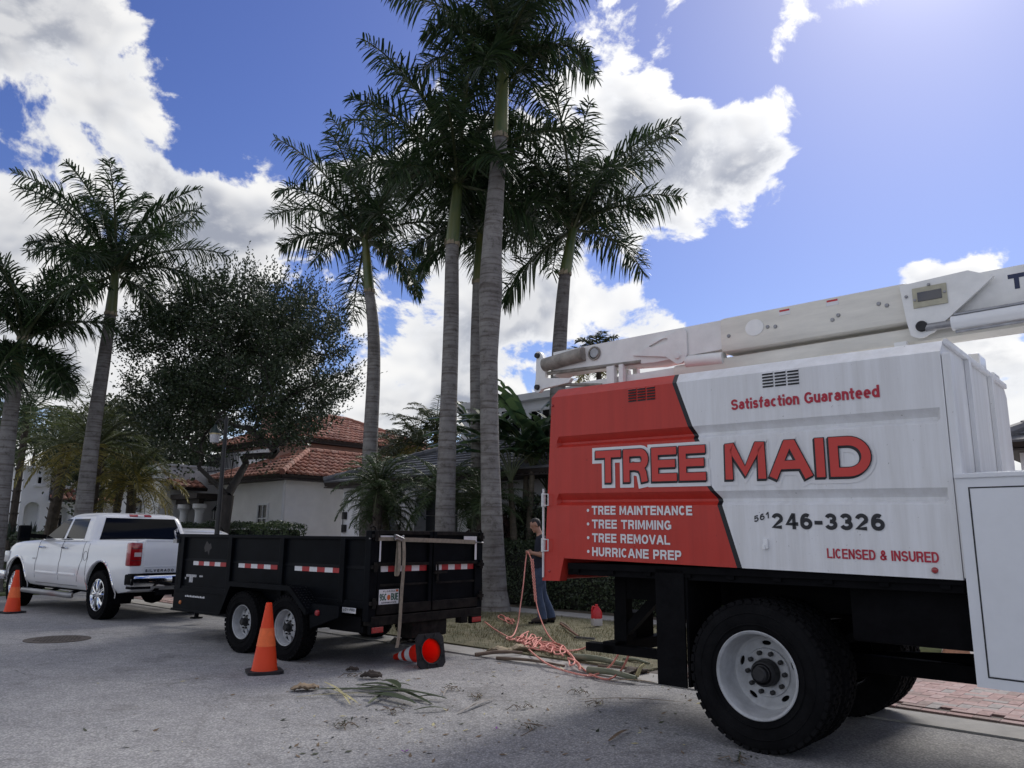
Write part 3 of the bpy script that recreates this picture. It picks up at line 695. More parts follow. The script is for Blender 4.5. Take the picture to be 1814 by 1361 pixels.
    mb = MB(); mb.box((1.25, .35, 2.86), (.18, .25, .16), bev=.02); mb.box((1.33, .62, 2.80), (.10, .22, .05), bev=.01); mb.build('roof_box', M_WHITE, TK)
    mb = MB()
    for x in (-1.2, -.35, .45): mb.lathe([(0, -.012), (.02, -.01), (.03, 0)], 14, Matrix.Translation((x, YN+.2, tz(x, 2.79))) @ Matrix.Rotation(R(-90), 4, 'X'))
    mb.build('roof_bolt', M_DKMETAL, TK)

    # folded boom lying above the box
    M_BW = pmat('boom_white_enamel', (.80, .80, .78), .4, var=.10, scale=4, bump=.05)
    M_BC = pmat('boom_cream_fibreglass', (.74, .715, .64), .45, var=.13, scale=3.2, stretch=(.5, 1, 3))
    M_GRIME = pmat('grimy_tube', (.24, .22, .19), .5, var=.4, scale=10)
    yb = -.10
    def bx(name, x0, x1, z0, z1, w, m, bev=.03, dz=0): 
        mb = MB(); mb.span((x0, yb-w/2, z0), (x1, yb+w/2, z1), bev); return mb.build(name, m, TK, 40)
    up = MB(); up.plate([(-2.62, 3.20), (-2.62, 3.47), (-.60, 3.465), (-.60, 3.19), (-1.35, 3.17), (-2.2, 3.235), (-2.55, 3.235)], [], lambda a, b, d: (a, yb+d, b), -.13, .13)
    upo = up.build('upper_boom', M_BW, TK)
    bx('boom_sleeve', -.62, 1.0, 3.145, 3.475, .34, M_BC, .045)
    bx('upper_boom_end', .95, 4.4, 3.16, 3.45, .27, M_BW, .02)
    bx('lower_boom', -1.15, 3.9, 2.985, 3.115, .24, M_BC, .04)
    bx('lower_boom_tip', -2.3, -1.12, 3.0, 3.10, .18, M_BW, .02)
    def panel(name, pts, holes, m, t=.02, y=None):
        mb = MB(); yy = (yb-.185 if y is None else y); mb.plate(pts, holes, lambda a, b, d: (a, yy+d, b), -t/2, t/2); return mb.build(name, m, TK)
    # knuckle plate with sight window near the truck front
    kp = panel('knuckle_plate', [(.94, 3.44), (1.42, 3.46), (1.58, 3.38), (1.15, 3.03)]+arc(1.06, 3.06, .08, .06, -40, -150, 5)+[(.97, 3.14)], [], M_BW, .03)
    mb = MB(); mb.span((1.03, yb-.212, 3.235), (1.27, yb-.20, 3.395), .004); fr = mb.build('sight_frame', pmat('aged_cream_gasket', (.42, .40, .30), .5, var=.15, scale=20), kp)
    mb = MB(); mb.span((1.065, yb-.217, 3.28), (1.235, yb-.211, 3.355), .004); mb.build('sight_glass', pmat('smoked_window', (.05, .05, .055), .15, coat=.8), kp)
    mb = MB(); mb.lathe([(0, -.03), (.035, -.03), (.042, -.02), (.042, 0)], 20, Matrix.Translation((1.075, yb-.20, 3.085))); mb.build('pivot_pin', M_DKMETAL, kp, 40)
    for (x, z) in ((1.15, 3.405), (1.045, 3.30), (1.255, 3.325), (.985, 3.34)):
        mb = MB(); mb.lathe([(0, -.012), (.010, -.01), (.013, 0)], 10, Matrix.Translation((x, yb-.208, z))); mb.build('bolt', M_STEEL, kp, 40)
    sl_ = panel('inspection_disc', arc(-.28, 3.325, .085, .075, 0, 348, 29), [], M_BW, .006, yb-.174)
    for (x, z) in ((-.53, 3.29), (-.09, 3.30), (.40, 3.27), (.83, 3.31), (-.16, 3.31), (.45, 3.30), (.77, 3.335)):
        mb = MB(); mb.lathe([(0, -.014), (.014, -.012), (.018, 0)], 12, Matrix.Translation((x, yb-.170, z))); mb.build('bolt', M_STEEL, TK, 40)
    for (x, z) in ((-.05, 3.44), (.36, 3.445)):
        mb = MB(); mb.span((x, yb-.1735, z-.05), (x+.10, yb-.170, z)); s1 = mb.build('warning_decal', M_VINWHT, TK)
        mb = MB(); mb.span((x+.005, yb-.1745, z-.018), (x+.095, yb-.1736, z-.002)); mb.build('decal_stripe', M_VINRED, s1)
    mb = MB(); letters(mb, 'TE', 1.66, 1.86, 3.27, .115, .032, lambda x, z, o: (x, yb-.137-o, z), gap=.3); mb.build('lettering', pmat('navy_vinyl', (.02, .03, .08), .45), TK)
    mb = MB(); mb.cyl((1.28, yb-.2, 3.07), (3.6, yb-.2, 3.09), .055, n=20); mb.build('hydraulic_cylinder', M_WHITE, TK, 40)
    mb = MB(); mb.cyl((1.1, yb-.2, 3.07), (1.3, yb-.2, 3.07), .03, n=14); mb.tube([(1.3, yb-.21, 3.135), (3.4, yb-.21, 3.15)], .012, 6); mb.tube([(1.3, yb-.21, 3.0), (3.4, yb-.21, 3.02)], .012, 6); mb.build('cylinder_rod', M_STEEL, TK, 40)
    # linkage at the tail end
    panel('link_plate', [(-2.86, 3.20), (-2.85, 3.46)]+arc(-2.83, 3.46, .055, .05, 150, 20, 5)+[(-2.72, 3.36), (-2.72, 3.19), (-2.36, 3.145), (-2.40, 3.10), (-2.72, 3.08)]+arc(-2.83, 3.09, .055, .05, -20, -170, 5), [], M_BW, .05, yb-.12)
    for z in (3.46, 3.10):
        mb = MB(); mb.lathe([(0, -.03), (.028, -.03), (.032, 0)], 16, Matrix.Translation((-2.83, yb-.145, z))); mb.build('pivot_pin', M_DKMETAL, TK, 40)
    mb = MB(); mb.cyl((-2.72, yb-.16, 3.335), (-2.18, yb-.16, 3.38), .075, n=18); mb.lathe([(.06, -.02), (.075, -.02), (.075, 0)], 18, Matrix.Translation((-2.06, yb-.13, 3.37))); mb.build('link_cylinder', M_GRIME, TK, 40)
    mb = MB(); mb.lathe([(0, -.018), (.05, -.018), (.062, -.008), (.062, 0)], 20, Matrix.Translation((-2.06, yb-.13, 3.375))); mb.build('porthole', M_STEEL, TK, 40)
    mb = MB(); mb.cyl((-2.7, yb-.12, 3.245), (-1.5, yb-.12, 3.20), .022, n=10); mb.cyl((-2.75, yb-.1, 3.13), (-2.0, yb-.1, 3.03), .018, n=10); mb.build('hose', M_GRIME, TK, 40)
    panel('gusset_plate', [(-1.58, 3.27), (-1.05, 3.45)]+arc(-1.02, 3.39, .05, .06, 90, 0, 4)+[(-.97, 3.20)]+arc(-1.06, 3.18, .08, .07, 0, -110, 5)+[(-1.2, 3.20)], [[(-1.28+.08*math.cos(R(t))+.03*(1 if math.cos(R(t)) > 0 else -1), 3.355+.028*math.sin(R(t))+.2*.08*math.cos(R(t))) for t in range(0, 360, 24)]], M_BW, .02, yb-.145)
    mb = MB(); mb.lathe([(0, -.02), (.03, -.018), (.035, 0)], 16, Matrix.Translation((-1.07, yb-.155, 3.19))); mb.cyl((-1.0, yb-.1, 3.13), (-.62, yb-.1, 3.11), .06, n=14); mb.build('pivot_joint', M_BW, TK, 40)
    for x, w in ((-1.85, .09), (-1.72, .05), (.9, .09), (2.6, .2)):
        mb = MB(); mb.span((x-w/2, yb-.16, 2.78), (x+w/2, yb-.10, 3.20 if x < 0 else 3.0)); mb.span((x-w/2, yb+.10, 2.78), (x+w/2, yb+.16, 3.20 if x < 0 else 3.0)); mb.span((x-w/2-.03, yb-.2, 2.78), (x+w/2+.03, yb+.2, 2.85)); mb.build('boom_rest', M_BW, TK)
    mb = MB(); mb.span((2.9, yb-.25, 1.87), (3.35, yb+.25, 2.98), .04); mb.build('boom_pedestal', M_WHITE, TK)
build_truck()
# ------------------------------------------------------------------ the dump trailer
TR = thing('dump_trailer', 'black tandem axle dump trailer hitched behind the white pickup', 'trailer', (-2.72, 11.117, 0), R(141))
M_TBLK = pmat('trailer_black_paint', (.004, .005, .007), .42, spec=.05, var=.4, scale=5, bump=.06, bscale=14)
M_RUST = pmat('scuffed_black_paint', (.006, .006, .007), .6, spec=.05, col2=(.03, .027, .024), scale=9, detail=9, bump=.2)
def build_trailer():
    y1, y0, x0, x1 = .93, -.98, -2.16, 2.10
    # side walls: lower sheet, upper sheet set back, rails and posts
    for sg, y in ((1, y1), (-1, y0)):
        def sp(mb, xa, xb, za, zb, d0, d1, bev=0): mb.span((xa, y+sg*d0, za), (xb, y+sg*d1, zb), bev); return mb
        lo = MB(); sp(lo, x0, x1, .69, 1.095, -.05, -.012); lo.build('lower_side_panel', M_TBLK, TR)
        up = MB(); sp(up, x0, x1, 1.12, 1.45, -.045, -.02); up.build('upper_side_panel', M_TBLK, TR)
        ra = MB(); sp(ra, x0-.01, x1+.02, 1.425, 1.462, -.06, .018, .006); ra.build('top_rail', M_TBLK, TR)
        ra = MB(); ra.add([(x0, y+sg*.0, 1.095), (x1, y+sg*.0, 1.095), (x1, y-sg*.02, 1.13), (x0, y-sg*.02, 1.13), (x0, y-sg*.05, 1.09), (x1, y-sg*.05, 1.09)], [(0, 1, 2, 3), (0, 4, 5, 1)]); ra.build('mid_ledge', M_TBLK, TR)
        ra = MB(); sp(ra, x0-.02, x1+.02, .655, .735, -.05, .008, .005); ra.build('bottom_rail', M_TBLK, TR)
        for x in (1.96, .69, -.51, -1.72):
            po = MB(); sp(po, x-.045, x+.045, .70, 1.44, -.03, .022, .006); po.build('side_post', M_TBLK, TR)
        if sg > 0:
            for a, b in ((1.66, .80), (.49, -.40), (-.77, -1.67)):
                for k in range(6):
                    xa = a+(b-a)*k/6; xb = a+(b-a)*(k+1)/6
                    t = MB(); t.span((xb, y-.0115, 1.035), (xa, y-.0085, 1.092)); t.build('reflective_tape', M_WHTAPE if k % 2 == 0 else M_REDTAPE, TR)
    fl = MB(); fl.span((x0, y0+.03, .66), (x1, y1-.03, .70)); fl.build('bed_floor', M_TBLK, TR)
    fw = MB(); fw.span((x1-.05, y0, .69), (x1-.01, y1, 1.46)); fw.span((x1-.02, y0-.01, 1.42), (x1+.05, y1+.01, 1.475), .01); fw.build('front_wall', M_TBLK, TR)
    mb = MB(); mb.span((x1-.01, y1-.16, .40), (x1+.06, y1-.02, 1.44), .008); mb.span((x1-.01, y0+.02, .40), (x1+.06, y0+.16, 1.44), .008); mb.build('front_corner_post', M_TBLK, TR)
    # under frame
    fr = MB()
    for y in (-.62, .62): fr.span((x0+.05, y-.04, .50), (x1+.1, y+.04, .655))
    for x in (-2.0, -1.4, .5, 1.2, 1.9): fr.span((x-.05, -.9, .54), (x+.05, .86, .65))
    fr.build('frame', M_BLACK, TR)
    sk = MB(); sk.span((.62, y1-.03, .40), (x1, y1-.005, .655)); sk.span((.6, y1-.06, .375), (x1+.08, y1-.0, .41), .006); sk.build('front_side_skirt', M_TBLK, TR)
    sk = MB(); sk.span((.62, y0+.005, .40), (x1, y0+.03, .655)); sk.build('front_side_skirt', M_TBLK, TR)
    sk = MB(); sk.span((x0+.1, y1-.10, .40), (-1.45, y1-.02, .56), .008); sk.bar((-1.5, y1-.06, .42), (-2.1, y1-.06, .42), .07); sk.build('rear_side_rail', M_BLACK, TR)
    # tongue and coupler
    to = MB()
    for y in (-.62, .58): to.bar((x1-.1, y, .50), (3.75, -.16, .50), .08, .13)
    to.span((3.6, -.22, .44), (4.05, -.10, .58), .01); to.cyl((3.35, -.16, .12), (3.35, -.16, .95), .035); to.lathe([(.0, 0), (.1, 0), (.1, .02), (0, .02)], 16, Matrix.Translation((3.35, -.16, .10)) @ Matrix.Rotation(R(90), 4, 'X'))
    to.build('tongue', M_BLACK, TR)
    mb = MB(); mb.span((2.2, -.42, .56), (2.65, .35, .98), .02); mb.build('pump_box', M_TBLK, TR)
    # tandem fenders with tread-plate tops
    M_TREAD = pmat('tread_plate', (.016, .017, .019), .42, .3, var=.3, scale=20)
    for sg, yo, yi in ((1, 1.165, y1-.02), (-1, -1.215, y0+.02)):
        pr = [(.53, .45), (.49, .47), (.27, .855), (-1.03, .855), (-1.38, .60), (-1.42, .58)]
        out = pr; th = [(a*.985-.007, b-.022) for a, b in pr]
        f = MB()
        f.plate(out+th[::-1], [], lambda a, b, d: (a, d, b), yi, yo)
        fo = f.build('fender', M_TBLK, TR)
        lip = MB(); lip.plate([(.55, .45), (.50, .47), (.275, .87), (-1.035, .87), (-1.385, .61), (-1.385, .555), (-1.36, .56), (-1.02, .81), (.25, .81), (.45, .45)], [], lambda a, b, d: (a, d, b), yo-.004, yo+.008); lip.build('fender_lip', M_TBLK, fo)
        dm = MB()
        for (p, q) in zip(pr[1:4], pr[2:5]):
            a = Vector((p[0], 0, p[1])); b = Vector((q[0], 0, q[1])); L_ = (b-a).length; t = (b-a)/L_; nn = Vector((t.z, 0, -t.x)); nn = nn if nn.z > 0 else -nn
            for i in range(int(L_/.045)):
                for j in range(5):
                    c = a+t*(.02+i*.045)+Vector((0, min(yi, yo)+.03+j*.045, 0))+nn*.002
                    ang = 45 if (i+j) % 2 else -45
                    w = (t*math.cos(R(ang))+Vector((0, math.sin(R(ang)), 0))); s_ = w.cross(nn)
                    dm.add([c+w*.018, c+s_*.005+nn*.003, c-w*.018, c-s_*.005+nn*.003], [(0, 1, 2, 3)])
        dm.build('tread_pattern', M_TREAD, fo)
        bk = MB(); bk.plate([(-1.36, .60), (-1.39, .40), (-1.9, .56), (-1.9, .68), (-1.4, .68)], [], lambda a, b, d: (a, d, b), yo-.10, yo-.06); bk.build('fender_tail', M_TBLK, fo)
        if sg > 0:
            mb = MB(); mb.lathe([(0, .02), (.03, .018), (.036, .0)], 20, Matrix.Translation((-1.52, yo-.06, .585))); mb.build('side_marker_lamp', M_LAMP, TR, 40)
            mb = MB(); mb.span((-2.0, y1+.008, .595), (-1.76, y1+.012, .655)); lb = mb.build('maker_label', M_VINWHT, TR)
            mb = MB(); letters(mb, 'LOW-PRO', 1.775, 1.985, .618, .030, .0065, lambda x, z, o: (-x, y1+.0128+o, z), gap=.4); mb.build('lettering', M_VINBLK, lb)
        for x in (0, -.93):
            yc = yo-.115-.02 if sg > 0 else yo+.135
            w = sub('wheel', TR); tyre(w, (x, yc, .376), .376, .225, .205, sg, 40)
            M = Matrix.Translation((x, yc, .376)) @ Matrix.Scale(sg, 4, (0, 1, 0))
            mb = MB(); mb.lathe([(.20, .075), (.212, .092), (.208, .098), (.198, .088), (.19, .05), (.183, .0), (.168, -.01)], 40, M)
            for k in range(8):                                     # eight pressed spokes
                a = 2*math.pi*k/8
                for s_ in (0,):
                    c, n_ = math.cos(a), math.sin(a); tx, tz_ = -n_, c
                    q = [(c*r_+tx*w_, d_, n_*r_+tz_*w_) for r_, w_, d_ in ((.09, .034, .028), (.175, .022, .0), (.175, -.022, .0), (.09, -.034, .028))]
                    q2 = [(p[0], p[1]-.02, p[2]) for p in q]
                    mb.add([M @ Vector(p) for p in q+q2], [(0, 1, 2, 3), (0, 4, 5, 1), (2, 6, 7, 3), (1, 5, 6, 2)])
            mb.lathe([(.10, .022), (.092, .03), (.06, .032)], 32, M); mb.build('rim', M_RIMW, w, 35)
            mb = MB(); mb.lathe([(0, .10), (.035, .10), (.042, .09), (.046, .04), (.062, .036), (.066, .03)], 24, M)
            for k in range(8): a = 2*math.pi*(k+.5)/8; mb.cyl(M @ Vector((.08*math.cos(a), .03, .08*math.sin(a))), M @ Vector((.08*math.cos(a), .055, .08*math.sin(a))), .011, n=6)
            mb.build('hub', M_DKMETAL, w, 35)
    mb = MB()
    for x in (0, -.93): mb.cyl((x, -1.1, .376), (x, 1.05, .376), .045, n=12)
    mb.build('axle', M_BLACK, TR, 40)
    # rear: corner posts, two barn doors, bumper beam, lamps, plate
    xr = x0
    for y in (y1-.03, y0+.05):
        po = MB(); po.span((xr-.07, y-.055, .52), (xr+.03, y+.055, 1.53), .008); po.build('rear_corner_post', M_TBLK, TR)
        for z in (.72, 1.12, 1.47):
            hg = MB(); hg.cyl((xr-.10, y, z-.055), (xr-.10, y, z+.055), .022, n=10); hg.span((xr-.105, y-.05, z-.02), (xr-.06, y+.05, z+.02)); hg.build('door_hinge', M_RUST, TR, 40)
    mid = -.04
    for k, (ya, yb_) in enumerate(((y1-.09, mid+.012), (mid-.012, y0+.10))):
        dr = MB(); dr.span((xr-.045, yb_, .60), (xr-.02, ya, 1.52)); d_ = dr.build('rear_door', M_TBLK, TR)
        f = MB(); f.span((xr-.075, yb_, 1.49), (xr-.015, ya, 1.535), .004); f.span((xr-.075, yb_, 1.13), (xr-.044, ya, 1.165)); f.span((xr-.062, yb_, .90), (xr-.044, ya, .925)); f.span((xr-.085, yb_, .59), (xr-.01, ya, .70), .005); f.build('door_rail', M_RUST, d_)
        f = MB()
        f.span((xr-.07, ya-.045 if k == 0 else yb_, .60), (xr-.0445, ya if k == 0 else yb_+.045, 1.52)); f.span((xr-.08, yb_ if k == 0 else ya-.05, .60), (xr-.0445, yb_+.05 if k == 0 else ya, 1.53)); f.build('door_stile', M_TBLK, d_)
        n_ = 6; a = ya-.05 if k == 0 else ya-.06; b = yb_+.06 if k == 0 else yb_+.05
        for i in range(n_):
            t = MB(); t.span((xr-.0478, a+(b-a)*(i+1)/n_, 1.062), (xr-.0452, a+(b-a)*i/n_, 1.128)); t.build('reflective_tape', M_WHTAPE if i % 2 == 0 else M_REDTAPE, TR)
    for (ya, yb_, za, zb) in ((y1-.10, y1-.34, 1.42, 1.475), (y1-.095, y1-.118, 1.18, 1.475), (y0+.38, y0+.13, 1.425, 1.48), (y0+.165, y0+.128, 1.18, 1.425)):
        t = MB(); t.span((xr-.0805, yb_, za), (xr-.078, ya, zb)); t.build('corner_tape', M_WHTAPE, TR)
    be = MB(); be.span((xr-.09, y0+.02, .47), (xr+.06, y1-.02, .575), .008); be.span((xr-.1, y0+.3, .40), (xr+.0, y0+.42, .48)); be.span((xr-.05, -.35, .28), (xr+.2, .25, .47), .02); be.build('rear_beam', M_RUST, TR)
    for y in (.85, -.83):
        lm = MB(); lm.span((xr-.115, y-.10, .385), (xr-.06, y+.10, .475), .006); lo = lm.build('lamp_housing', M_BLACK, TR)
        lm = MB(); lm.span((xr-.122, y-.085, .40), (xr-.113, y+.085, .462), .006); lm.build('tail_lamp', M_LAMP, lo)
    # gate latch
    la = MB(); la.cyl((xr-.10, mid-.07, .93), (xr-.10, mid-.07, 1.13), .014, n=8); la.bar((xr-.11, mid-.0, 1.03), (xr-.11, mid-.22, 1.035), .03, .018); la.span((xr-.11, mid-.12, 1.02), (xr-.08, mid-.02, 1.06)); la.build('gate_latch', M_RUST, TR, 40)
    # licence plate on the left door
    pl = MB(); pl.span((xr-.076, .505, .70), (xr-.0715, .81, .865)); po = pl.build('licence_plate', M_VINWHT, TR)
    M_PG = pmat('plate_green', (.02, .10, .06), .5); PP = lambda x, z, o: (xr-.0768-o, .81-x, z)
    t = MB(); letters(t, '95C', .012, .112, .742, .078, .013, PP, gap=.3); t.build('plate_number', M_PG, po); t = MB(); letters(t, 'BUE', .186, .293, .742, .078, .013, PP, gap=.3); t.build('plate_number', M_PG, po)
    t = MB(); letters(t, 'FLORIDA', .06, .24, .834, .018, .004, PP, gap=.4); letters(t, 'SUNSHINE STATE', .04, .265, .710, .017, .004, PP, gap=.35); t.build('plate_caption', M_VINBLK, po)
    t = MB(); t.plate(arc(.148, .775, .026, .03, 0, 345, 23), [], lambda a, b, d: PP(a, b, d), 0, .0008); t.plate([(.255, .835), (.295, .835), (.295, .86), (.255, .86)], [], lambda a, b, d: PP(a, b, d), 0, .0008); t.build('plate_orange', pmat('plate_orange_print', (.6, .12, .02), .5), po)
    # warning stickers near the front
    for (a, b, c, d) in ((1.83, 1.55, .865, .90), (1.74, 1.64, .79, .865), (1.86, 1.83, .83, .86), (1.47, 1.38, .872, .896)):
        t = MB(); t.span((b, y1-.0118, c), (a, y1-.0095, d)); t.build('sticker', pmat('worn_sticker', (.42, .42, .43), .6, var=.5, scale=60), TR)
    for i in range(12):
        t = MB(); t.span((1.80-i*.045-.03, y1-.0045, .585), (1.80-i*.045, y1-.003, .605+.006*(i % 2))); t.build('sticker', M_VINWHT, TR)
    # ghost of an old decal on the upper panel
    t = MB(); t.plate([(1.42, 1.29), (1.36, 1.38), (1.30, 1.33), (1.25, 1.35), (1.22, 1.28), (1.27, 1.25), (1.28, 1.18), (1.33, 1.24), (1.39, 1.22)], [], lambda a, b, d: (a, y1-.0195+d, b), 0, .0006); t.build('faded_decal', pmat('faded_decal', (.03, .026, .026), .6), TR)
    mb = MB(); mb.lathe([(0, .014), (.024, .012), (.03, 0)], 16, Matrix.Translation((1.92, y1-.004, .50))); mb.build('side_marker_lamp', M_AMBER, TR, 40)
    # tie-down hook and pulley at the front corner
    mb = MB(); mb.tube([(x1+.03, y1+.03, 1.40), (x1+.05, y1+.05, 1.48), (x1+.08, y1+.04, 1.52), (x1+.05, y1+.02, 1.55), (x1+.02, y1+.03, 1.50)], .012, 6); mb.span((x1, y1-.02, 1.34), (x1+.10, y1+.04, 1.40)); mb.build('tarp_bracket', M_STEEL, TR, 40)
    mb = MB(); mb.tube([(xr-.05, y1-.06, 1.52), (xr-.05, y1-.04, 1.57), (xr-.05, y1-.0, 1.585), (xr-.05, y1+.03, 1.56)], .014, 6); mb.tube([(xr-.05, y0+.0, 1.52), (xr-.05, y0+.03, 1.57), (xr-.05, y0+.07, 1.55)], .014, 6); mb.build('gate_hook', M_RUST, TR, 40)
build_trailer()
# webbing strap slung over the gate: lies on the trailer
def strapper():
    o = thing('ratchet_strap', 'worn beige ratchet strap stretched across the trailer tailgate with its tail hanging', 'strap', TR.location, R(141))
    M_WEB = pmat('beige_webbing', (.27, .235, .18), .85, var=.25, scale=25, bump=.5, bscale=200)
    def web(name, pts, w, ax):
        mb = MB(); P = catmull(pts, 5); vs = []
        for p in P:
            for s_ in (-1, 1):
                for t in (0, .004): vs.append(p+Vector(ax)*(w/2*s_)+Vector((-t, 0, 0)))
        k = len(P); fs = []
        for i in range(k-1):
            a, b = i*4, i*4+4; fs += [(a, a+2, b+2, b), (a+1, b+1, b+3, a+3), (a, b, b+1, a+1), (a+2, a+3, b+3, b+2)]
        fs += [(0, 1, 3, 2), (4*k-4, 4*k-2, 4*k-1, 4*k-3)]
        mb.add(vs, fs); return mb.build(name, M_WEB, o, 40)
    x = -2.16-.10
    web('webbing', [(x+.03, .90, 1.435), (x, .70, 1.437), (x-.005, .52, 1.437)], .042, (0, 0, 1))
    web('webbing', [(x-.004, .50, 1.43), (x-.004, .1, 1.425), (x-.004, -.4, 1.415), (x, -.80, 1.405)], .050, (0, 0, 1))
    web('hanging_tail', [(x-.02, .505, 1.45), (x-.035, .50, 1.2), (x-.03, .515, .8), (x-.04, .535, .45), (x-.05, .56, .29), (x-.06, .585, .22)], .05, (0, 1, 0))
    web('strap_loop', [(x-.02, .575, 1.44), (x-.045, .58, 1.2), (x-.05, .60, 1.04), (x-.035, .62, 1.03), (x-.022, .60, 1.2), (x-.012, .58, 1.42)], .045, (0, 1, 0))
    mb = MB(); mb.box((x-.03, .60, 1.45), (.04, .12, .05), Matrix.Rotation(R(20), 3, 'X'), .006); mb.cyl((x-.04, .52, 1.47), (x-.04, .67, 1.43), .012); mb.cyl((x-.055, .53, 1.44), (x-.055, .66, 1.48), .01)
    mb.build('ratchet_buckle', M_STEEL, o, 40)
    mb = MB(); mb.cyl((x+.0, -.80, 1.405), (x+.02, -.98, 1.40), .008); mb.cyl((x+.03, .90, 1.435), (x+.05, .97, 1.44), .008); mb.build('strap_hook', M_STEEL, o, 40)
strapper()

# ------------------------------------------------------------------ the pickup
PK = thing('pickup_truck', 'white crew cab pickup with dark rear window and chrome bumper', 'pickup truck', (-6.60, 14.72, 0), R(141))
def apply_bool(o, cutters):
    for c in cutters:
        m = o.modifiers.new('cut', 'BOOLEAN'); m.operation = 'DIFFERENCE'; m.object = c; m.solver = 'EXACT'
    dg = bpy.context.evaluated_depsgraph_get(); dg.update()
    me = bpy.data.meshes.new_from_object(o.evaluated_get(dg)); o.modifiers.clear(); old = o.data; o.data = me
    for c in cutters: bpy.data.objects.remove(c)
    me.shade_smooth(); me.set_sharp_from_angle(angle=R(32))
def loft(rings, cap=True):
    mb = MB(); n = len(rings[0]); vs = [p for r_ in rings for p in r_]
    fs = [(i*n+j, i*n+(j+1) % n, (i+1)*n+(j+1) % n, (i+1)*n+j) for i in range(len(rings)-1) for j in range(n)]
    if cap: fs += [tuple(range(n))[::-1], tuple((len(rings)-1)*n+j for j in range(n))]
    mb.add(vs, fs); return mb
def interp(tab, x):
    if x <= tab[0][0]: return tab[0][1:]
    for a, b in zip(tab, tab[1:]):
        if x <= b[0]:
            t = (x-a[0])/(b[0]-a[0]); t = t*t*(3-2*t) if False else t
            return tuple(p+(q-p)*t for p, q in zip(a[1:], b[1:]))
    return tab[-1][1:]
def car(parent, stations, sect, arches, Ra, cab, mats, bed=None, hw=1.0):
    """lower body lofted along x with wheel arches cut, plus a lofted greenhouse"""
    rings = []
    for (x, ys, zb, zt) in stations:
        half = [(y*ys*hw, zb+(zt-zb)*t) for y, t in sect]
        ring = [(x, y, z) for y, z in half]+[(x, 0, zt+.012)]+[(x, -y, z) for y, z in half[::-1]]
        rings.append(ring)
    body = loft(rings).build('body', mats[0], parent, 32)
    cut = []
    for ax, zc in arches:
        for s_ in (-1, 1):
            c = MB(); pts = arc(ax, zc, Ra, Ra, -20, 200, 22)+[(ax-Ra*.9, -.2), (ax+Ra*.9, -.2)]
            c.plate(pts, [], lambda a, b, d: (a, s_*d, b), .62*hw, 1.3); cut.append(c.build('cutter', mats[0], parent))
    if bed: c = MB(); c.span(*bed); cut.append(c.build('cutter', mats[0], parent))
    apply_bool(body, cut)
    for ax, zc in arches:
        for s_ in (-1, 1):
            wl = MB()
            A_ = arc(ax, zc, Ra-.004, Ra-.004, -20, 200, 22)
            wl.add([(a, s_*.63*hw, b) for a, b in A_]+[(a, s_*.96*hw, b) for a, b in A_], [(i, i+1, 24+i-1+0, 23+i-0-0) if False else (i, i+1, len(A_)+i+1, len(A_)+i) for i in range(len(A_)-1)])
            wl.span((ax-Ra, s_*.60*hw, .35), (ax+Ra, s_*.63*hw, zc+Ra)); wl.build('wheel_well', M_BLACK, parent)
    n = 7; rings = []
    for (z, xr, xf, y, rc) in cab:
        r_ = []
        for cx, cy, a0 in ((xf-rc, y-rc*.8, 0), (xr+rc*.7, y-rc*.8, 90), (xr+rc*.7, -y+rc*.8, 180), (xf-rc, -y+rc*.8, 270)):
            for k in range(n+1):
                a = R(a0+90*k/n); rx = rc if a0 in (0, 270) else rc*.7
                r_.append((cx+rx*math.cos(a), cy+rc*.8*math.sin(a), z))
        rings.append(r_)
    loft(rings).build('cab', mats[0], parent, 38)
def cabx(cab, z, i): 
    return interp([(c[0],)+tuple(c[1:]) for c in cab], z)[i]
def glass(name, rows, f, m, parent):
    """rows: (z, a0, a1); f(a, z) gives the 3D point"""
    mb = MB(); n = 6; vs = []
    for z, a0, a1 in rows:
        for k in range(n+1): vs.append(f(a0+(a1-a0)*k/n, z))
    fs = [(i*(n+1)+j, i*(n+1)+j+1, (i+1)*(n+1)+j+1, (i+1)*(n+1)+j) for i in range(len(rows)-1) for j in range(n)]
    mb.add(vs, fs); return mb.build(name, m, parent, 60)
def rows(z0, a0, b0, z1, a1, b1, n=6): return [(z0+(z1-z0)*i/n, a0+(a1-a0)*i/n, b0+(b1-b0)*i/n) for i in range(n+1)]
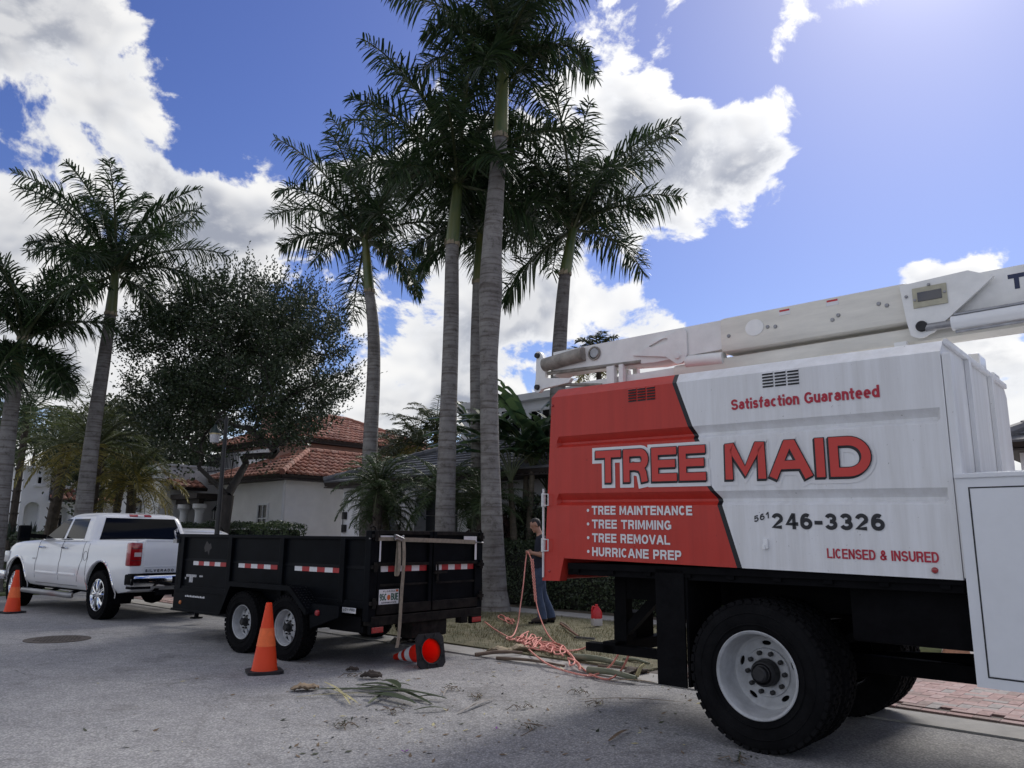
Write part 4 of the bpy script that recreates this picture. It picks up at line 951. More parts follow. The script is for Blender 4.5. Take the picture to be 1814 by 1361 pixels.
def build_pickup():
    W = M_WHITE
    st = [(-1.06, .93, .60, 1.35), (-1.04, .965, .58, 1.365), (-.95, .985, .52, 1.37), (-.6, 1.0, .47, 1.37), (.0, 1.0, .46, 1.37), (.6, 1.0, .46, 1.365), (1.2, 1.0, .46, 1.345), (2.0, 1.0, .46, 1.34), (2.75, 1.0, .46, 1.335),
          (2.95, 1.0, .46, 1.34), (3.3, 1.0, .47, 1.335), (3.85, .995, .48, 1.31), (4.3, .975, .48, 1.27), (4.55, .94, .48, 1.22), (4.68, .90, .5, 1.14), (4.74, .86, .56, 1.0)]
    sect = [(.0, .0), (.90, .0), (.97, .10), (1.0, .28), (1.005, .50), (.985, .62), (.985, .70), (.975, .84), (.955, .93), (.92, .985), (.80, 1.0)]
    cab = [(1.33, .60, 2.93, .945, .16), (1.42, .625, 2.76, .92, .17), (1.55, .665, 2.50, .882, .17), (1.68, .71, 2.24, .842, .17), (1.765, .745, 2.06, .81, .18), (1.82, .80, 1.95, .765, .2), (1.852, .90, 1.83, .69, .22), (1.866, 1.05, 1.68, .58, .22)]
    car(PK, st, sect, [(0, .46), (3.85, .46)], .53, cab, [W], ((-.96, -.80, .9), (.52, .80, 2.0)))
    Y = lambda z: cabx(cab, z, 2)+.005
    for sg in (1, -1):
        glass('rear_door_window', rows(1.375, .93, 1.72, 1.745, 1.02, 1.70), lambda a, z: (a, sg*Y(z), z), M_GLASS, PK)
        glass('front_door_window', rows(1.375, 1.83, 2.70, 1.745, 1.79, 2.0), lambda a, z: (a, sg*Y(z), z), M_GLASS, PK)
        glass('belt_trim', [(1.352, .92, 2.76), (1.366, .92, 2.74)], lambda a, z: (a, sg*(Y(z)+.003), z), M_CHROME, PK)
    XR = lambda z: cabx(cab, z, 0)-.006
    glass('rear_window', rows(1.365, -.80, .80, 1.765, -.665, .665), lambda a, z: (XR(z), a, z), M_GLASS, PK)
    XF = lambda z: cabx(cab, z, 1)+.006
    glass('windscreen', rows(1.37, -.78, .78, 1.78, -.62, .62), lambda a, z: (XF(z), a, z), M_GLASS, PK)
    mb = MB(); mb.box((.80, 0, 1.815), (.07, .42, .035), Matrix.Rotation(R(-25), 3, 'Y'), .012); hb = mb.build('high_brake_lamp', M_LAMP, PK, 40)
    mb = MB(); mb.box((.775, 0, 1.813), (.04, .12, .026), Matrix.Rotation(R(-25), 3, 'Y'), .008); mb.build('cargo_lamp', M_VINWHT, hb)
    # seams, handles, mouldings
    yb = lambda z: 1.0*interp([(0.46+.9*t, y) for y, t in sect[1:]], z)[0]
    M_SEAM = M_VINBLK
    def seam(pts, sg, w=.007):
        mb = MB(); P = [Vector((x, sg*(yb(z)+.0025), z)) for x, z in pts]
        for a, b in zip(P, P[1:]): mb.bar(a, b, w, .004, up=(0, 1, 0))
        return mb.build('door_seam', M_SEAM, PK)
    for sg in (1, -1):
        zz = [.52, .62, .75, .9, 1.0, 1.1, 1.2, 1.28, 1.33]
        seam([(.80, z) if z > 1.0 else (.80+.18*(1-(z-.52)/.48), z) for z in zz], sg); seam([(1.76, z) for z in zz], sg); seam([(2.86+.04*(1.33-z), z) for z in zz], sg); seam([(.98, .52), (2.89, .52)], sg)
        seam([(.585, z) for z in zz], sg)
        for x in (1.60, 2.66):
            mb = MB(); mb.tube([(x-.11, sg*(yb(1.2)+.004), 1.195), (x-.09, sg*(yb(1.2)+.04), 1.2), (x+.07, sg*(yb(1.2)+.04), 1.2), (x+.10, sg*(yb(1.2)+.004), 1.195)], .017, 8); mb.build('door_handle', M_CHROME, PK, 40)
        for a, b in ((1.0, 1.73), (1.80, 2.84)):
            mb = MB(); mb.span((a, sg*(yb(.72)-.005), .70), (b, sg*(yb(.72)+.014), .745), .008); mb.build('door_moulding', W, PK, 40)
        # chrome arch trims
        for ax in (0, 3.85):
            mb = MB(); mb.tube([(a, sg*(yb(max(.5, min(1.3, b)))+.004), b) for a, b in arc(ax, .46, .535, .535, -8, 188, 26)], .022, 6, flat=.7); mb.build('arch_trim', M_CHROME, PK, 40)
        mb = MB(); mb.tube([(.95, sg*1.02, .36), (1.0, sg*1.06, .36), (3.2, sg*1.06, .36), (3.28, sg*1.02, .36)], .05, 8, flat=.75); mb.build('running_board', pmat('silver_step', (.28, .28, .29), .35, .8), PK, 40)
        mb = MB()
        for x in (1.2, 2.1, 3.0): mb.bar((x, sg*.75, .45), (x, sg*1.02, .36), .05)
        mb.build('step_bracket', M_BLACK, PK)
        # tow mirrors
        mb = MB(); mb.box((2.70, sg*1.33, 1.47), (.13, .22, .30), bev=.04); mb.bar((2.72, sg*.93, 1.40), (2.70, sg*1.25, 1.42), .06, .08); mb.build('tow_mirror', M_BLACK, PK, 40)
        mb = MB(); mb.span((2.628, sg*1.25, 1.37), (2.634, sg*1.41, 1.58)); mb.build('mirror_glass', M_GLASS, PK)
    letters_mb = MB(); letters(letters_mb, '2500HD', -3.07, -2.90, .96, .03, .006, lambda x, z, o: (-x, yb(.96)+.004+o, z), gap=.3); letters_mb.build('badge', M_STEEL, PK)
    mb = MB(); mb.plate(arc(.33, 1.07, .085, .085, 0, 345, 23), [arc(.33, 1.07, .079, .079, 0, 345, 23)], lambda a, b, d: (a+.35, yb(b)+.002+d, b), 0, .002); mb.build('fuel_door', M_SEAM, PK)
    # tail: tailgate, lamps, bumper
    xr = -1.066
    mb = MB(); mb.span((xr-.012, -.765, .81), (xr+.10, .765, 1.37), .02); tg = mb.build('tailgate', W, PK, 40)
    mb = MB(); mb.span((xr-.02, -.76, 1.345), (xr+.03, .76, 1.378), .012); mb.span((xr-.018, -.74, .915), (xr-.008, .74, .93), .003); mb.build('tailgate_moulding', W, tg, 40)
    mb = MB(); mb.span((xr-.0165, -.13, 1.20), (xr-.0105, .13, 1.28), .003); mb.build('tailgate_handle', M_VINBLK, tg)
    mb = MB(); letters(mb, 'SILVERADO', 0, .50, .835, .044, .011, lambda x, z, o: (xr-.0145-o, .72-x, z), gap=.75); mb.build('lettering', M_VINBLK, tg)
    for sg in (1, -1):
        mb = MB(); mb.span((xr-.008, sg*.79, .93), (xr+.16, sg*1.0, 1.325), .035); tl = mb.build('tail_lamp', M_LAMP, PK, 40)
        mb = MB(); mb.span((xr-.0115, sg*.81, 1.09), (xr-.005, sg*.93, 1.16), .003); mb.build('reverse_lamp', pmat('clear_lens', (.6, .5, .5), .1, coat=.8), tl)
        for z in (1.025, 1.225):
            mb = MB(); mb.span((xr-.0105, sg*.80, z-.004), (xr-.006, sg*.985, z+.004)); mb.build('lamp_divider', M_VINBLK, tl)
    mb = MB()
    prof = [(-1.20, .60), (-1.215, .66), (-1.215, .74), (-1.19, .79), (-1.08, .80), (-1.02, .78), (-1.02, .60)]
    rings = []
    for y in (-1.0, -.985, -.93, -.6, -.3, 0, .3, .6, .93, .985, 1.0):
        k = 1-max(0, abs(y)-.9)*1.1; rings.append([(-1.02+(a+1.02)*(k if abs(y) > .9 else 1), y, (b if abs(y) < .99 else .70+(b-.70)*.8)) for a, b in prof])
    bu = loft(rings).build('rear_bumper', M_CHROME, PK, 40)
    mb = MB(); mb.span((-1.205, -.985, .785), (-1.03, .985, .812), .008); mb.build('bumper_step_pad', M_BLACK, bu, 40)
    for sg in (1, -1): mb = MB(); mb.span((-1.21, sg*.66, .56), (-1.0, sg*.99, .60), .01); mb.span((-1.205, sg*.95, .62), (-.95, sg*1.003, .80), .03); mb.build('bumper_corner', M_BLACK, bu, 40)
    mb = MB(); mb.span((-1.217, .30, .64), (-1.213, .0, .76)); mb.build('plate_recess', M_BLACK, bu)
    mb = MB(); mb.span((-1.30, -.40, .44), (-1.0, -.30, .54), .01); mb.span((-1.15, -.6, .45), (-1.05, .5, .53)); mb.cyl((-1.42, -.36, .50), (-1.42, -.36, .60), .03); mb.span((-1.45, -.39, .47), (-1.2, -.33, .51)); mb.build('tow_hitch', M_BLACK, PK)
    # chassis, axle, exhaust, wheels
    mb = MB()
    for y in (-.45, .45): mb.span((-1.0, y-.04, .50), (4.5, y+.04, .66))
    mb.span((.6, -.85, .42), (3.2, .85, .50)); mb.cyl((0, -.85, .42), (0, .85, .42), .06); mb.lathe([(.04, -.22), (.15, -.12), (.18, 0), (.15, .12), (.04, .22)], 20, Matrix.Translation((0, 0, .40)))
    mb.cyl((-.5, -.5, .45), (.9, -.5, .45), .06); mb.cyl((-.7, .35, .52), (.2, .2, .45), .04); mb.build('chassis', M_BLACK, PK, 40)
    for ax in (0, 3.85):
        for sg in (1, -1):
            yc = sg*.875; w = sub('wheel', PK); tyre(w, (ax, yc, .415), .415, .275, .262, sg, 42)
            M = Matrix.Translation((ax, yc, .415)) @ Matrix.Scale(sg, 4, (0, 1, 0))
            mb = MB(); mb.lathe([(.255, .10), (.268, .12), (.272, .126), (.262, .128), (.248, .11), (.240, .02), (.235, -.06)], 44, M)
            for k in range(5):
                for ofs in (-13, 13):
                    a = R(72*k+90); a2 = R(72*k+90+ofs)
                    p0 = M @ Vector((.06*math.cos(a), .105, .06*math.sin(a))); p1 = M @ Vector((.16*math.cos(a2), .115, .16*math.sin(a2))); p2 = M @ Vector((.245*math.cos(a2), .10, .245*math.sin(a2)))
                    mb.tube([p0, p1, p2], [.03, .024, .022], 8)
            mb.lathe([(0, .135), (.045, .132), (.055, .118), (.075, .11), (.08, .05)], 24, M); mb.build('rim', M_CHROME, w, 40)
            mb = MB(); mb.lathe([(.238, .0), (.10, -.01), (.0, -.01)], 24, M); mb.build('brake_disc', M_DKMETAL, w)
    mb = MB(); mb.span((4.60, -.75, .72), (4.765, .75, 1.08), .03); mb.build('grille', M_CHROME, PK, 40)
    mb = MB(); mb.span((4.55, -.98, .50), (4.86, .98, .70), .05); mb.build('front_bumper', M_CHROME, PK, 40)
    for sg in (1, -1): mb = MB(); mb.span((4.45, sg*.74, .86), (4.71, sg*.96, 1.10), .03); mb.build('headlamp', pmat('clear_headlamp', (.5, .5, .5), .08, coat=1), PK, 40)
build_pickup()

# ------------------------------------------------------------------ white car beyond
def build_suv():
    o = thing('parked_suv', 'white car with dark roof rails parked between pickup and hedge', 'car', lot(22.1, 10.1, .03), math.atan2(LOT_D.y, LOT_D.x)+math.pi)
    st = [(-.85, .86, .5, .95), (-.8, .94, .42, 1.02), (-.5, .98, .36, 1.06), (0, 1.0, .34, 1.06), (1.0, 1.0, .34, 1.04), (2.0, 1.0, .34, 1.02), (2.8, .98, .36, .98), (3.4, .93, .38, .88), (3.62, .85, .42, .74), (3.7, .78, .48, .66)]
    sect = [(.0, .0), (.84, .0), (.92, .12), (.95, .35), (.95, .6), (.93, .85), (.88, .97), (.7, 1.0)]
    cab = [(1.0, -.70, 2.45, .86, .2), (1.15, -.66, 2.15, .83, .2), (1.35, -.58, 1.75, .78, .2), (1.50, -.46, 1.40, .72, .22), (1.585, -.25, 1.1, .64, .24), (1.625, .0, .8, .52, .22)]
    car(o, st, sect, [(0, .34), (2.75, .34)], .39, cab, [M_WHITE], None, .95)
    Y = lambda z: cabx(cab, z, 2)+.005
    for sg in (1, -1):
        glass('side_window', rows(1.06, -.3, 1.0, 1.47, -.2, .95), lambda a, z: (a, sg*Y(z), z), M_GLASS, o); glass('side_window', rows(1.06, 1.06, 1.95, 1.47, 1.0, 1.25), lambda a, z: (a, sg*Y(z), z), M_GLASS, o)
        mb = MB(); mb.tube([(-.3, sg*.66, 1.57), (-.2, sg*.66, 1.645), (1.0, sg*.66, 1.65), (1.15, sg*.66, 1.57)], .02, 6); mb.build('roof_rail', M_BLACK, o, 40)
        for ax in (0, 2.75):
            w = sub('wheel', o); tyre(w, (ax, sg*.80, .345), .345, .22, .22, sg, 0, 32); mb = MB(); mb.lathe([(0, .07), (.08, .08), (.2, .07), (.225, .10)], 24, Matrix.Translation((ax, sg*.80, .345)) @ Matrix.Scale(sg, 4, (0, 1, 0))); mb.build('rim', M_STEEL, w, 40)
    glass('rear_window', rows(1.06, -.66, .66, 1.48, -.55, .55), lambda a, z: (cabx(cab, z, 0)-.006, a, z), M_GLASS, o); glass('windscreen', rows(1.06, -.66, .66, 1.52, -.52, .52), lambda a, z: (cabx(cab, z, 1)+.006, a, z), M_GLASS, o)
    for sg in (1, -1): mb = MB(); mb.span((-.87, sg*.55, .78), (-.75, sg*.86, .95), .03); mb.build('tail_lamp', M_LAMP, o, 40)
build_suv()

# ------------------------------------------------------------------ traffic cones
M_ORANGE = leafmat('cone_orange_pvc', (.95, .085, .018), (.97, .10, .022), .5, .35)
M_CBASE = pmat('cone_black_base', (.015, .015, .017), .75, var=.3, scale=9, bump=.2)
M_CRED = leafmat('cone_fluorescent_red', (.95, .045, .02), (.95, .06, .025), .45, .6)
def cone(label, loc, rz, H=.735, collars=False, m=None, open_base=False, rot=None, plate=.37):
    o = thing('traffic_cone', label, 'traffic cone', loc, rz, 'traffic cones around the trucks')
    T = rot if rot is not None else Matrix.Identity(4)
    up = T @ Matrix.Rotation(R(90), 4, 'X')                 # lathe axis Y -> Z
    mb = MB(); r0 = .135
    mb.lathe([(r0+.012, .025), (r0, .045), (.034, H-.02), (.030, H), (.024, H), (.028, H-.02), (r0-.008, .045), (r0-.004, .0)], 40, up); mb.build('cone_body', m or M_ORANGE, o, 40)
    c = plate/2; k = .05; sq = [(c, -c+k), (c, c-k), (c-k, c), (-c+k, c), (-c, c-k), (-c, -c+k), (-c+k, -c), (c-k, -c)]
    mb = MB(); mb.plate(sq, [arc(0, 0, r0, r0, 0, 348, 29)], lambda a, b, d: T @ Vector((a, b, d)), 0, .032); mb.build('base_plate', M_CBASE, o)
    if open_base:
        rb = MB()
        for q in range(8):
            a = 2*math.pi*q/8+.39; p = Vector((math.cos(a), math.sin(a), 0)); rb.bar(T @ (p*(r0+.012)+Vector((0, 0, -.006))), T @ (p*(c*1.02 if q % 2 else c*1.02)+Vector((0, 0, -.006))), .012, .012)
        rb.lathe([(r0, -.008), (r0+.014, -.012), (r0+.016, .0)], 40, up); rb.build('base_rib', M_CBASE, o)
    if collars:
        for z0, z1 in ((.30, .42), (.50, .58)):
            f = lambda z: r0+(.034-r0)*(z-.045)/(H-.065)+.003
            mb = MB(); mb.lathe([(f(z0), z0), (f(z1), z1)], 40, up); mb.build('reflective_collar', M_WHTAPE, o, 40)
    else:
        f = lambda z: r0+(.034-r0)*(z-.045)/(H-.065)+.0025
        mb = MB(); mb.lathe([(f(.28), .28), (f(.47), .47)], 40, up); mb.build('collar_patch', pmat('cone_scuffed_band', (.92, .16, .04), .6, var=.15, scale=12), o, 40)
    return o
p = gp(468, 1192); cone('tall orange cone standing on black base beside the trailer wheels', p, R(25))
p = gp(21, 1086); cone('orange cone standing by the front wheel of the white pickup', p, R(60), .78)
p = gp(763, 1183)
ax = Vector((-.66, .70, -.20)).normalized()
z_ = ax; x_ = Vector((0, 0, 1)).cross(z_).normalized(); y_ = z_.cross(x_)
cone('knocked over red cone lying behind the trailer with white collars', p+Vector((0, 0, .185)), 0, .72, True, M_CRED, True, Matrix(((x_.x, y_.x, z_.x), (x_.y, y_.y, z_.y), (x_.z, y_.z, z_.z))).to_4x4(), .385)
# ------------------------------------------------------------------ houses
M_STUCCO = pmat('white_stucco', (.80, .80, .81), .9, var=.06, scale=1.5, bump=.35, bscale=45)
M_STUCCO2 = pmat('cream_stucco', (.77, .755, .73), .9, var=.07, scale=1.5, bump=.35, bscale=45)
M_PINK = pmat('salmon_stucco', (.50, .30, .25), .9, var=.08, scale=2, bump=.3, bscale=45)
M_TRIM = pmat('white_trim', (.72, .72, .72), .6, var=.04)
M_FASCIA = pmat('dark_wood_fascia', (.035, .026, .022), .7, var=.3, scale=8)
M_IRON = pmat('black_iron', (.012, .012, .013), .5, var=.2)
def tilemat(name, cols, rough=.8):
    mt = bpy.data.materials.new(name); mt.use_nodes = True; N = mt.node_tree.nodes; L = mt.node_tree.links; b = N['Principled BSDF']
    g = N.new('ShaderNodeNewGeometry'); rp = N.new('ShaderNodeValToRGB'); cr = rp.color_ramp
    while len(cr.elements) < len(cols): cr.elements.new(.5)
    for i, (e, c) in enumerate(zip(cr.elements, cols)): e.position = i/(len(cols)-1); e.color = (*c, 1)
    L.new(g.outputs['Random Per Island'], rp.inputs[0])
    tc = N.new('ShaderNodeTexCoord'); n = N.new('ShaderNodeTexNoise'); n.inputs['Scale'].default_value = 1.3; n.inputs['Detail'].default_value = 8; L.new(tc.outputs['Object'], n.inputs[0])
    mr = N.new('ShaderNodeMapRange'); L.new(n.outputs['Fac'], mr.inputs[0]); mr.inputs[1].default_value = .3; mr.inputs[2].default_value = .7; mr.inputs[3].default_value = .65; mr.inputs[4].default_value = 1.15
    hs = N.new('ShaderNodeHueSaturation'); L.new(rp.outputs[0], hs.inputs['Color']); L.new(mr.outputs[0], hs.inputs['Value']); L.new(hs.outputs[0], b.inputs['Base Color']); b.inputs['Roughness'].default_value = rough
    return mt
M_RTILE = tilemat('red_barrel_tile', [(.33, .135, .09), (.42, .20, .14), (.27, .115, .085), (.47, .27, .205)])
M_GTILE = tilemat('grey_flat_tile', [(.10, .105, .12), (.16, .165, .18), (.12, .125, .14), (.20, .20, .21)], .65)
def tile_roof(parent, poly, style='barrel', name='roof', m=None):
    """poly: eave start, eave end, then the upper corners; real tiles laid in courses over a sheet"""
    P = [Vector(p) for p in poly]; e = (P[1]-P[0]).normalized(); nrm = e.cross(P[-1]-P[0]).normalized()
    if nrm.z < 0: nrm = -nrm
    w = nrm.cross(e); 
    if w.z < 0: w = -w
    A = [((p-P[0]).dot(e), (p-P[0]).dot(w)) for p in P]
    base = MB(); base.add(P+[p-nrm*.12 for p in P], [tuple(range(len(P))), tuple(range(2*len(P)-1, len(P)-1, -1))]+[(i, (i+1) % len(P), len(P)+(i+1) % len(P), len(P)+i) for i in range(len(P))])
    ro = base.build(name, M_FASCIA, parent)
    mb = MB(); amin, amax = min(a for a, b in A), max(a for a, b in A)
    cw, cl = (.27, .40) if style == 'barrel' else (.34, .30)
    def interval(a):
        bs = []
        for (p, q) in zip(A, A[1:]+A[:1]):
            if (p[0]-a)*(q[0]-a) <= 0 and abs(p[0]-q[0]) > 1e-6: bs.append(p[1]+(q[1]-p[1])*(a-p[0])/(q[0]-p[0]))
        return (min(bs), max(bs)) if len(bs) > 1 else None
    k = int((amax-amin)/cw)
    for i in range(k):
        a = amin+(i+.5)*cw; iv = interval(a)
        if not iv: continue
        b = math.floor(iv[0]/cl)*cl
        while b < iv[1]:
            b0, b1 = max(b, iv[0])-.03, min(b+cl, iv[1])+.02; j = random.uniform(-.008, .008)
            if b1-b0 > .08:
                if style == 'barrel':
                    vs = []
                    for bb, lift, rr in ((b0, .035, .118), (b1, .0, .098)):
                        for q in range(6):
                            t = math.pi*q/5; vs.append(P[0]+e*(a+j+rr*math.cos(t))+w*bb+nrm*(lift+.005+rr*.75*math.sin(t)))
                    mb.add(vs, [(q, q+1, 7+q, 6+q) for q in range(5)]+[(0, 1, 2, 3, 4, 5)])
                else:
                    o = .17 if int(round(b/cl)) % 2 else 0
                    vs = [P[0]+e*(a+o+s_*cw*.49)+w*bb+nrm*l for bb, l in ((b0, .055), (b1, .012)) for s_ in (-1, 1)]+[P[0]+e*(a+o+s_*cw*.49)+w*b0+nrm*.008 for s_ in (-1, 1)]
                    mb.add(vs, [(0, 1, 3, 2), (0, 4, 5, 1)])
            b += cl
    mb.raw('tiles', m or (M_RTILE if style == 'barrel' else M_GTILE), ro, 'stuff')
    return ro
def ridge_caps(parent, a, b, m):
    a, b = Vector(a), Vector(b); n = max(2, int((b-a).length/.34)); mb = MB()
    for i in range(n):
        p, q = a.lerp(b, i/n), a.lerp(b, (i+1.12)/n); mb.tube([p, q], [.115, .10], 8, True)
    mb.build('ridge_tiles', m, parent, 40, 'stuff')
class House:
    def __init__(s, name, label, u0, v0): s.u0, s.v0 = u0, v0; s.o = thing(name, label, 'house', lot(u0, v0, 0), LOT_ANG)
    def __call__(s, u, v, z): return Vector((-(u-s.u0), v-s.v0, z))
    def block(s, name, u0, u1, v0, v1, z0, z1, m, bev=0):
        mb = MB(); mb.span(s(u0, v0, z0), s(u1, v1, z1), bev); return mb.build(name, m, s.o)
    def hip(s, u0, u1, v0, v1, z, rise, style='barrel', hipw=None):
        """hip roof over an eave rectangle, ridge along the longer side"""
        wu, wv = (u1-u0)/2, (v1-v0)/2; w = min(wu, wv); m = M_RTILE if style == 'barrel' else M_GTILE
        c = [s(u0, v0, z), s(u1, v0, z), s(u1, v1, z), s(u0, v1, z)]
        if wv >= wu: r0, r1 = s(u0+w, v0+w, z+rise), s(u0+w, v1-w, z+rise); faces = [[c[0], c[1], r0], [c[1], c[2], r1, r0], [c[2], c[3], r1], [c[3], c[0], r0, r1]]
        else: r0, r1 = s(u0+w, v0+w, z+rise), s(u1-w, v0+w, z+rise); faces = [[c[0], c[1], r1, r0], [c[1], c[2], r1], [c[2], c[3], r0, r1], [c[3], c[0], r0]]
        for f in faces: tile_roof(s.o, f, style)
        up = Vector((0, 0, .08))
        if wv >= wu: es = [(c[0], r0), (c[1], r0), (c[2], r1), (c[3], r1), (r0, r1)]
        else: es = [(c[0], r0), (c[3], r0), (c[1], r1), (c[2], r1), (r0, r1)]
        for a, b in es:
            if (a-b).length > .1: ridge_caps(s.o, a+up, b+up, m)
        mb = MB(); ft = .14
        mb.plate([(c[0].x, c[0].y), (c[1].x, c[1].y), (c[2].x, c[2].y), (c[3].x, c[3].y)], [], lambda a, b, d: (a, b, d), z-.16, z-.125); mb.build('soffit', M_FASCIA, s.o)
    def window(s, face, at, a0, a1, z0, z1, arch=False, cols=2, rws=2, proud=.06, fm=None, label=None):
        """face 'v': plane v = at seen from the street; 'u': plane u = at seen from the right"""
        f = (lambda a, b, d: s(a, at-d, b)) if face == 'v' else (lambda a, b, d: s(at-d, a, b))
        rect = [(a0, z0), (a1, z0), (a1, z1)]+(arc((a0+a1)/2, z1, (a1-a0)/2, (a1-a0)/2, 0, 180, 10)[1:-1] if arch else [])+[(a0, z1)]
        ce = ((a0+a1)/2, (z0+z1)/2); k = .86
        sc = lambda p, kx, kz: (ce[0]+(p[0]-ce[0])*kx, ce[1]+(p[1]-ce[1])*kz)
        inner = [sc(p, 1-.14/(a1-a0), 1-.14/(z1-z0+(.3 if arch else 0))) for p in rect]
        mb = MB(); mb.plate(rect, [inner], f, -.02, proud); w = mb.build('window', fm or M_TRIM, s.o)
        mb = MB(); mb.plate(inner, [], f, .0, .012); mb.build('pane', M_GLASS, w)
        top = z1+((a1-a0)/2 if arch else 0)
        for i in range(1, cols): x = a0+(a1-a0)*i/cols; m2 = MB(); m2.plate([(x-.02, z0+.05), (x+.02, z0+.05), (x+.02, top-.06), (x-.02, top-.06)], [], f, .013, .04); m2.build('muntin', fm or M_TRIM, w)
        for i in range(1, rws): z = z0+(z1-z0)*i/rws; m2 = MB(); m2.plate([(a0+.05, z-.02), (a1-.05, z-.02), (a1-.05, z+.02), (a0+.05, z+.02)], [], f, .013, .038); m2.build('muntin', fm or M_TRIM, w)
        if arch: m2 = MB(); m2.plate([(a0+.02, z1-.035), (a1-.02, z1-.035), (a1-.02, z1+.035), (a0+.02, z1+.035)], [], f, .013, .045); m2.build('transom', fm or M_TRIM, w)
        m2 = MB(); m2.plate([(a0-.08, z0-.10), (a1+.08, z0-.10), (a1+.08, z0), (a0-.08, z0)], [], f, -.02, .11); m2.build('sill', fm or M_TRIM, w)
        return w
    def lantern(s, face, at, a, z, h=.5):
        f = (lambda p, d, b: s(p, at-d, b)) if face == 'v' else (lambda p, d, b: s(at-d, p, b))
        mb = MB(); 
        for (x, d) in ((-.09, .06), (.09, .06), (-.09, .24), (.09, .24)): mb.bar(f(a+x, d, z-.2), f(a+x*1.15, d, z+.12), .018)
        mb.plate([(a-.13, z+.12), (a+.13, z+.12), (a, z+.28)], [], lambda p, q, d: f(p, d, q), .02, .28); mb.plate([(a-.10, z-.23), (a+.10, z-.23), (a+.10, z-.20), (a-.10, z-.20)], [], lambda p, q, d: f(p, d, q), .04, .26)
        mb.bar(f(a, .0, z+.2), f(a, .15, z+.34), .025); lo = mb.build('wall_lantern', M_IRON, s.o)
        mb = MB(); mb.plate([(a-.08, z-.19), (a+.08, z-.19), (a+.09, z+.11), (a-.09, z+.11)], [], lambda p, q, d: f(p, d, q), .075, .225); mb.build('lantern_glass', pmat('frosted_lantern_glass', (.35, .36, .38), .15, coat=.5), lo)

H = House('villa', 'white villa with red barrel tile hip roofs and arched window behind the oak', 24.1, 14.55)
H.block('wall', 24.1, 28.6, 14.55, 24, 0, 3.5, M_STUCCO2)
H.hip(23.6, 28.9, 14.05, 24.5, 3.55, 1.15)
H.window('v', 14.55, 25.14, 25.88, 1.55, 2.62, label='x'); H.window('v', 14.55, 27.95, 28.45, 1.2, 2.45, True)
mb = MB(); mb.tube([H(24.08, 14.50, 3.42), H(24.06, 14.49, 3.3), H(24.15, 14.51, 3.2), H(24.15, 14.51, .1)], .05, 8); mb.build('downspout', M_TRIM, H.o, 40)
H.block('upper_wall', 27.0, 33, 16.6, 24, 3.4, 5.3, M_PINK); H.hip(26.6, 33.4, 16.2, 24.4, 5.32, 1.5)
H.block('porch_wall', 28.62, 33.5, 16.4, 22, 0, 5.0, M_STUCCO); H.block('stair_tower', 31.33, 35.2, 13.27, 18, 0, 4.22, M_STUCCO)
H.block('tower_coping', 31.28, 35.25, 13.22, 18.05, 4.22, 4.30, M_TRIM)
H.block('chimney', 30.2, 30.9, 17.2, 17.9, 5.3, 7.0, M_PINK)
H.lantern('v', 13.27, 33.0, 2.62)
# balcony with iron railing, tiled awning, dark entry canopy on two columns
H.block('balcony_slab', 28.7, 31.3, 15.1, 16.38, 3.84, 3.98, M_TRIM)
for i in range(22):
    mb = MB(); u = 28.75+i*.12; mb.bar(H(u, 15.14, 3.98), H(u, 15.14, 4.74), .022); mb.build('baluster', M_IRON, H.o)
mb = MB(); mb.bar(H(28.7, 15.14, 4.76), H(31.3, 15.14, 4.76), .05); mb.bar(H(28.7, 15.14, 4.08), H(31.3, 15.14, 4.08), .04); mb.build('handrail', M_IRON, H.o)
tile_roof(H.o, [H(30.6, 13.45, 3.34), H(30.6, 14.9, 3.34), H(31.34, 14.9, 3.66), H(31.34, 13.45, 3.66)], name='awning')
H.block('entry_canopy', 29.0, 31.3, 13.7, 15.3, 2.86, 3.06, M_FASCIA); H.block('canopy_beam', 29.2, 31.2, 13.9, 14.1, 2.66, 2.86, M_FASCIA)
for u in (30.6, 29.3):
    p = H(u, 14.0, 0); mb = MB(); mb.lathe([(.22, 0), (.22, .15), (.16, .2), (.15, 2.3), (.17, 2.42), (.26, 2.5), (.26, 2.66)], 24, Matrix.Translation(p) @ Matrix.Rotation(R(90), 4, 'X')); mb.build('column', M_STUCCO, H.o, 40)
H.lantern('u', 29.3, 14.6, 2.3)
mb = MB(); mb.plate([(29.3, 0), (30.9, 0), (30.9, 2.1)]+arc(30.1, 2.1, .8, .5, 0, 180, 10)[1:-1]+[(29.3, 2.1)], [], lambda a, b, d: H(a, 16.4-d, b), .0, .03); mb.build('entry_door', M_FASCIA, H.o)

H2 = House('arched_house', 'white house with tall arches and red tile porch roof at far left', 43.37, 11.69)
def wall_arches(Hh, at, a0, a1, z1, openings, depth, m, name='arcade_wall'):
    holes = [[(o0, .02), (o1, .02), (o1, oz)]+arc((o0+o1)/2, oz, (o1-o0)/2, (o1-o0)/2, 0, 180, 12)[1:-1]+[(o0, oz)] for o0, o1, oz in openings]
    mb = MB(); mb.plate([(a0, 0), (a1, 0), (a1, z1), (a0, z1)], holes, lambda a, b, d: Hh(at-d, a, b), -depth, 0); return mb.build(name, m, Hh.o)
H2.block('wall', 43.8, 50, 11.69, 20, 0, 4.62, M_STUCCO); wall_arches(H2, 43.37, 11.69, 17.6, 3.1, [(11.9, 12.6, 3.0-.35), (13.2, 13.95, 2.45), (15.4, 16.6, 2.2)], .4, M_STUCCO)
H2.block('upper_wall', 43.37, 43.8, 11.69, 12.9, 3.1, 4.62, M_STUCCO)
H2.block('parapet', 43.2, 50.1, 11.6, 20.1, 4.62, 4.75, M_TRIM)
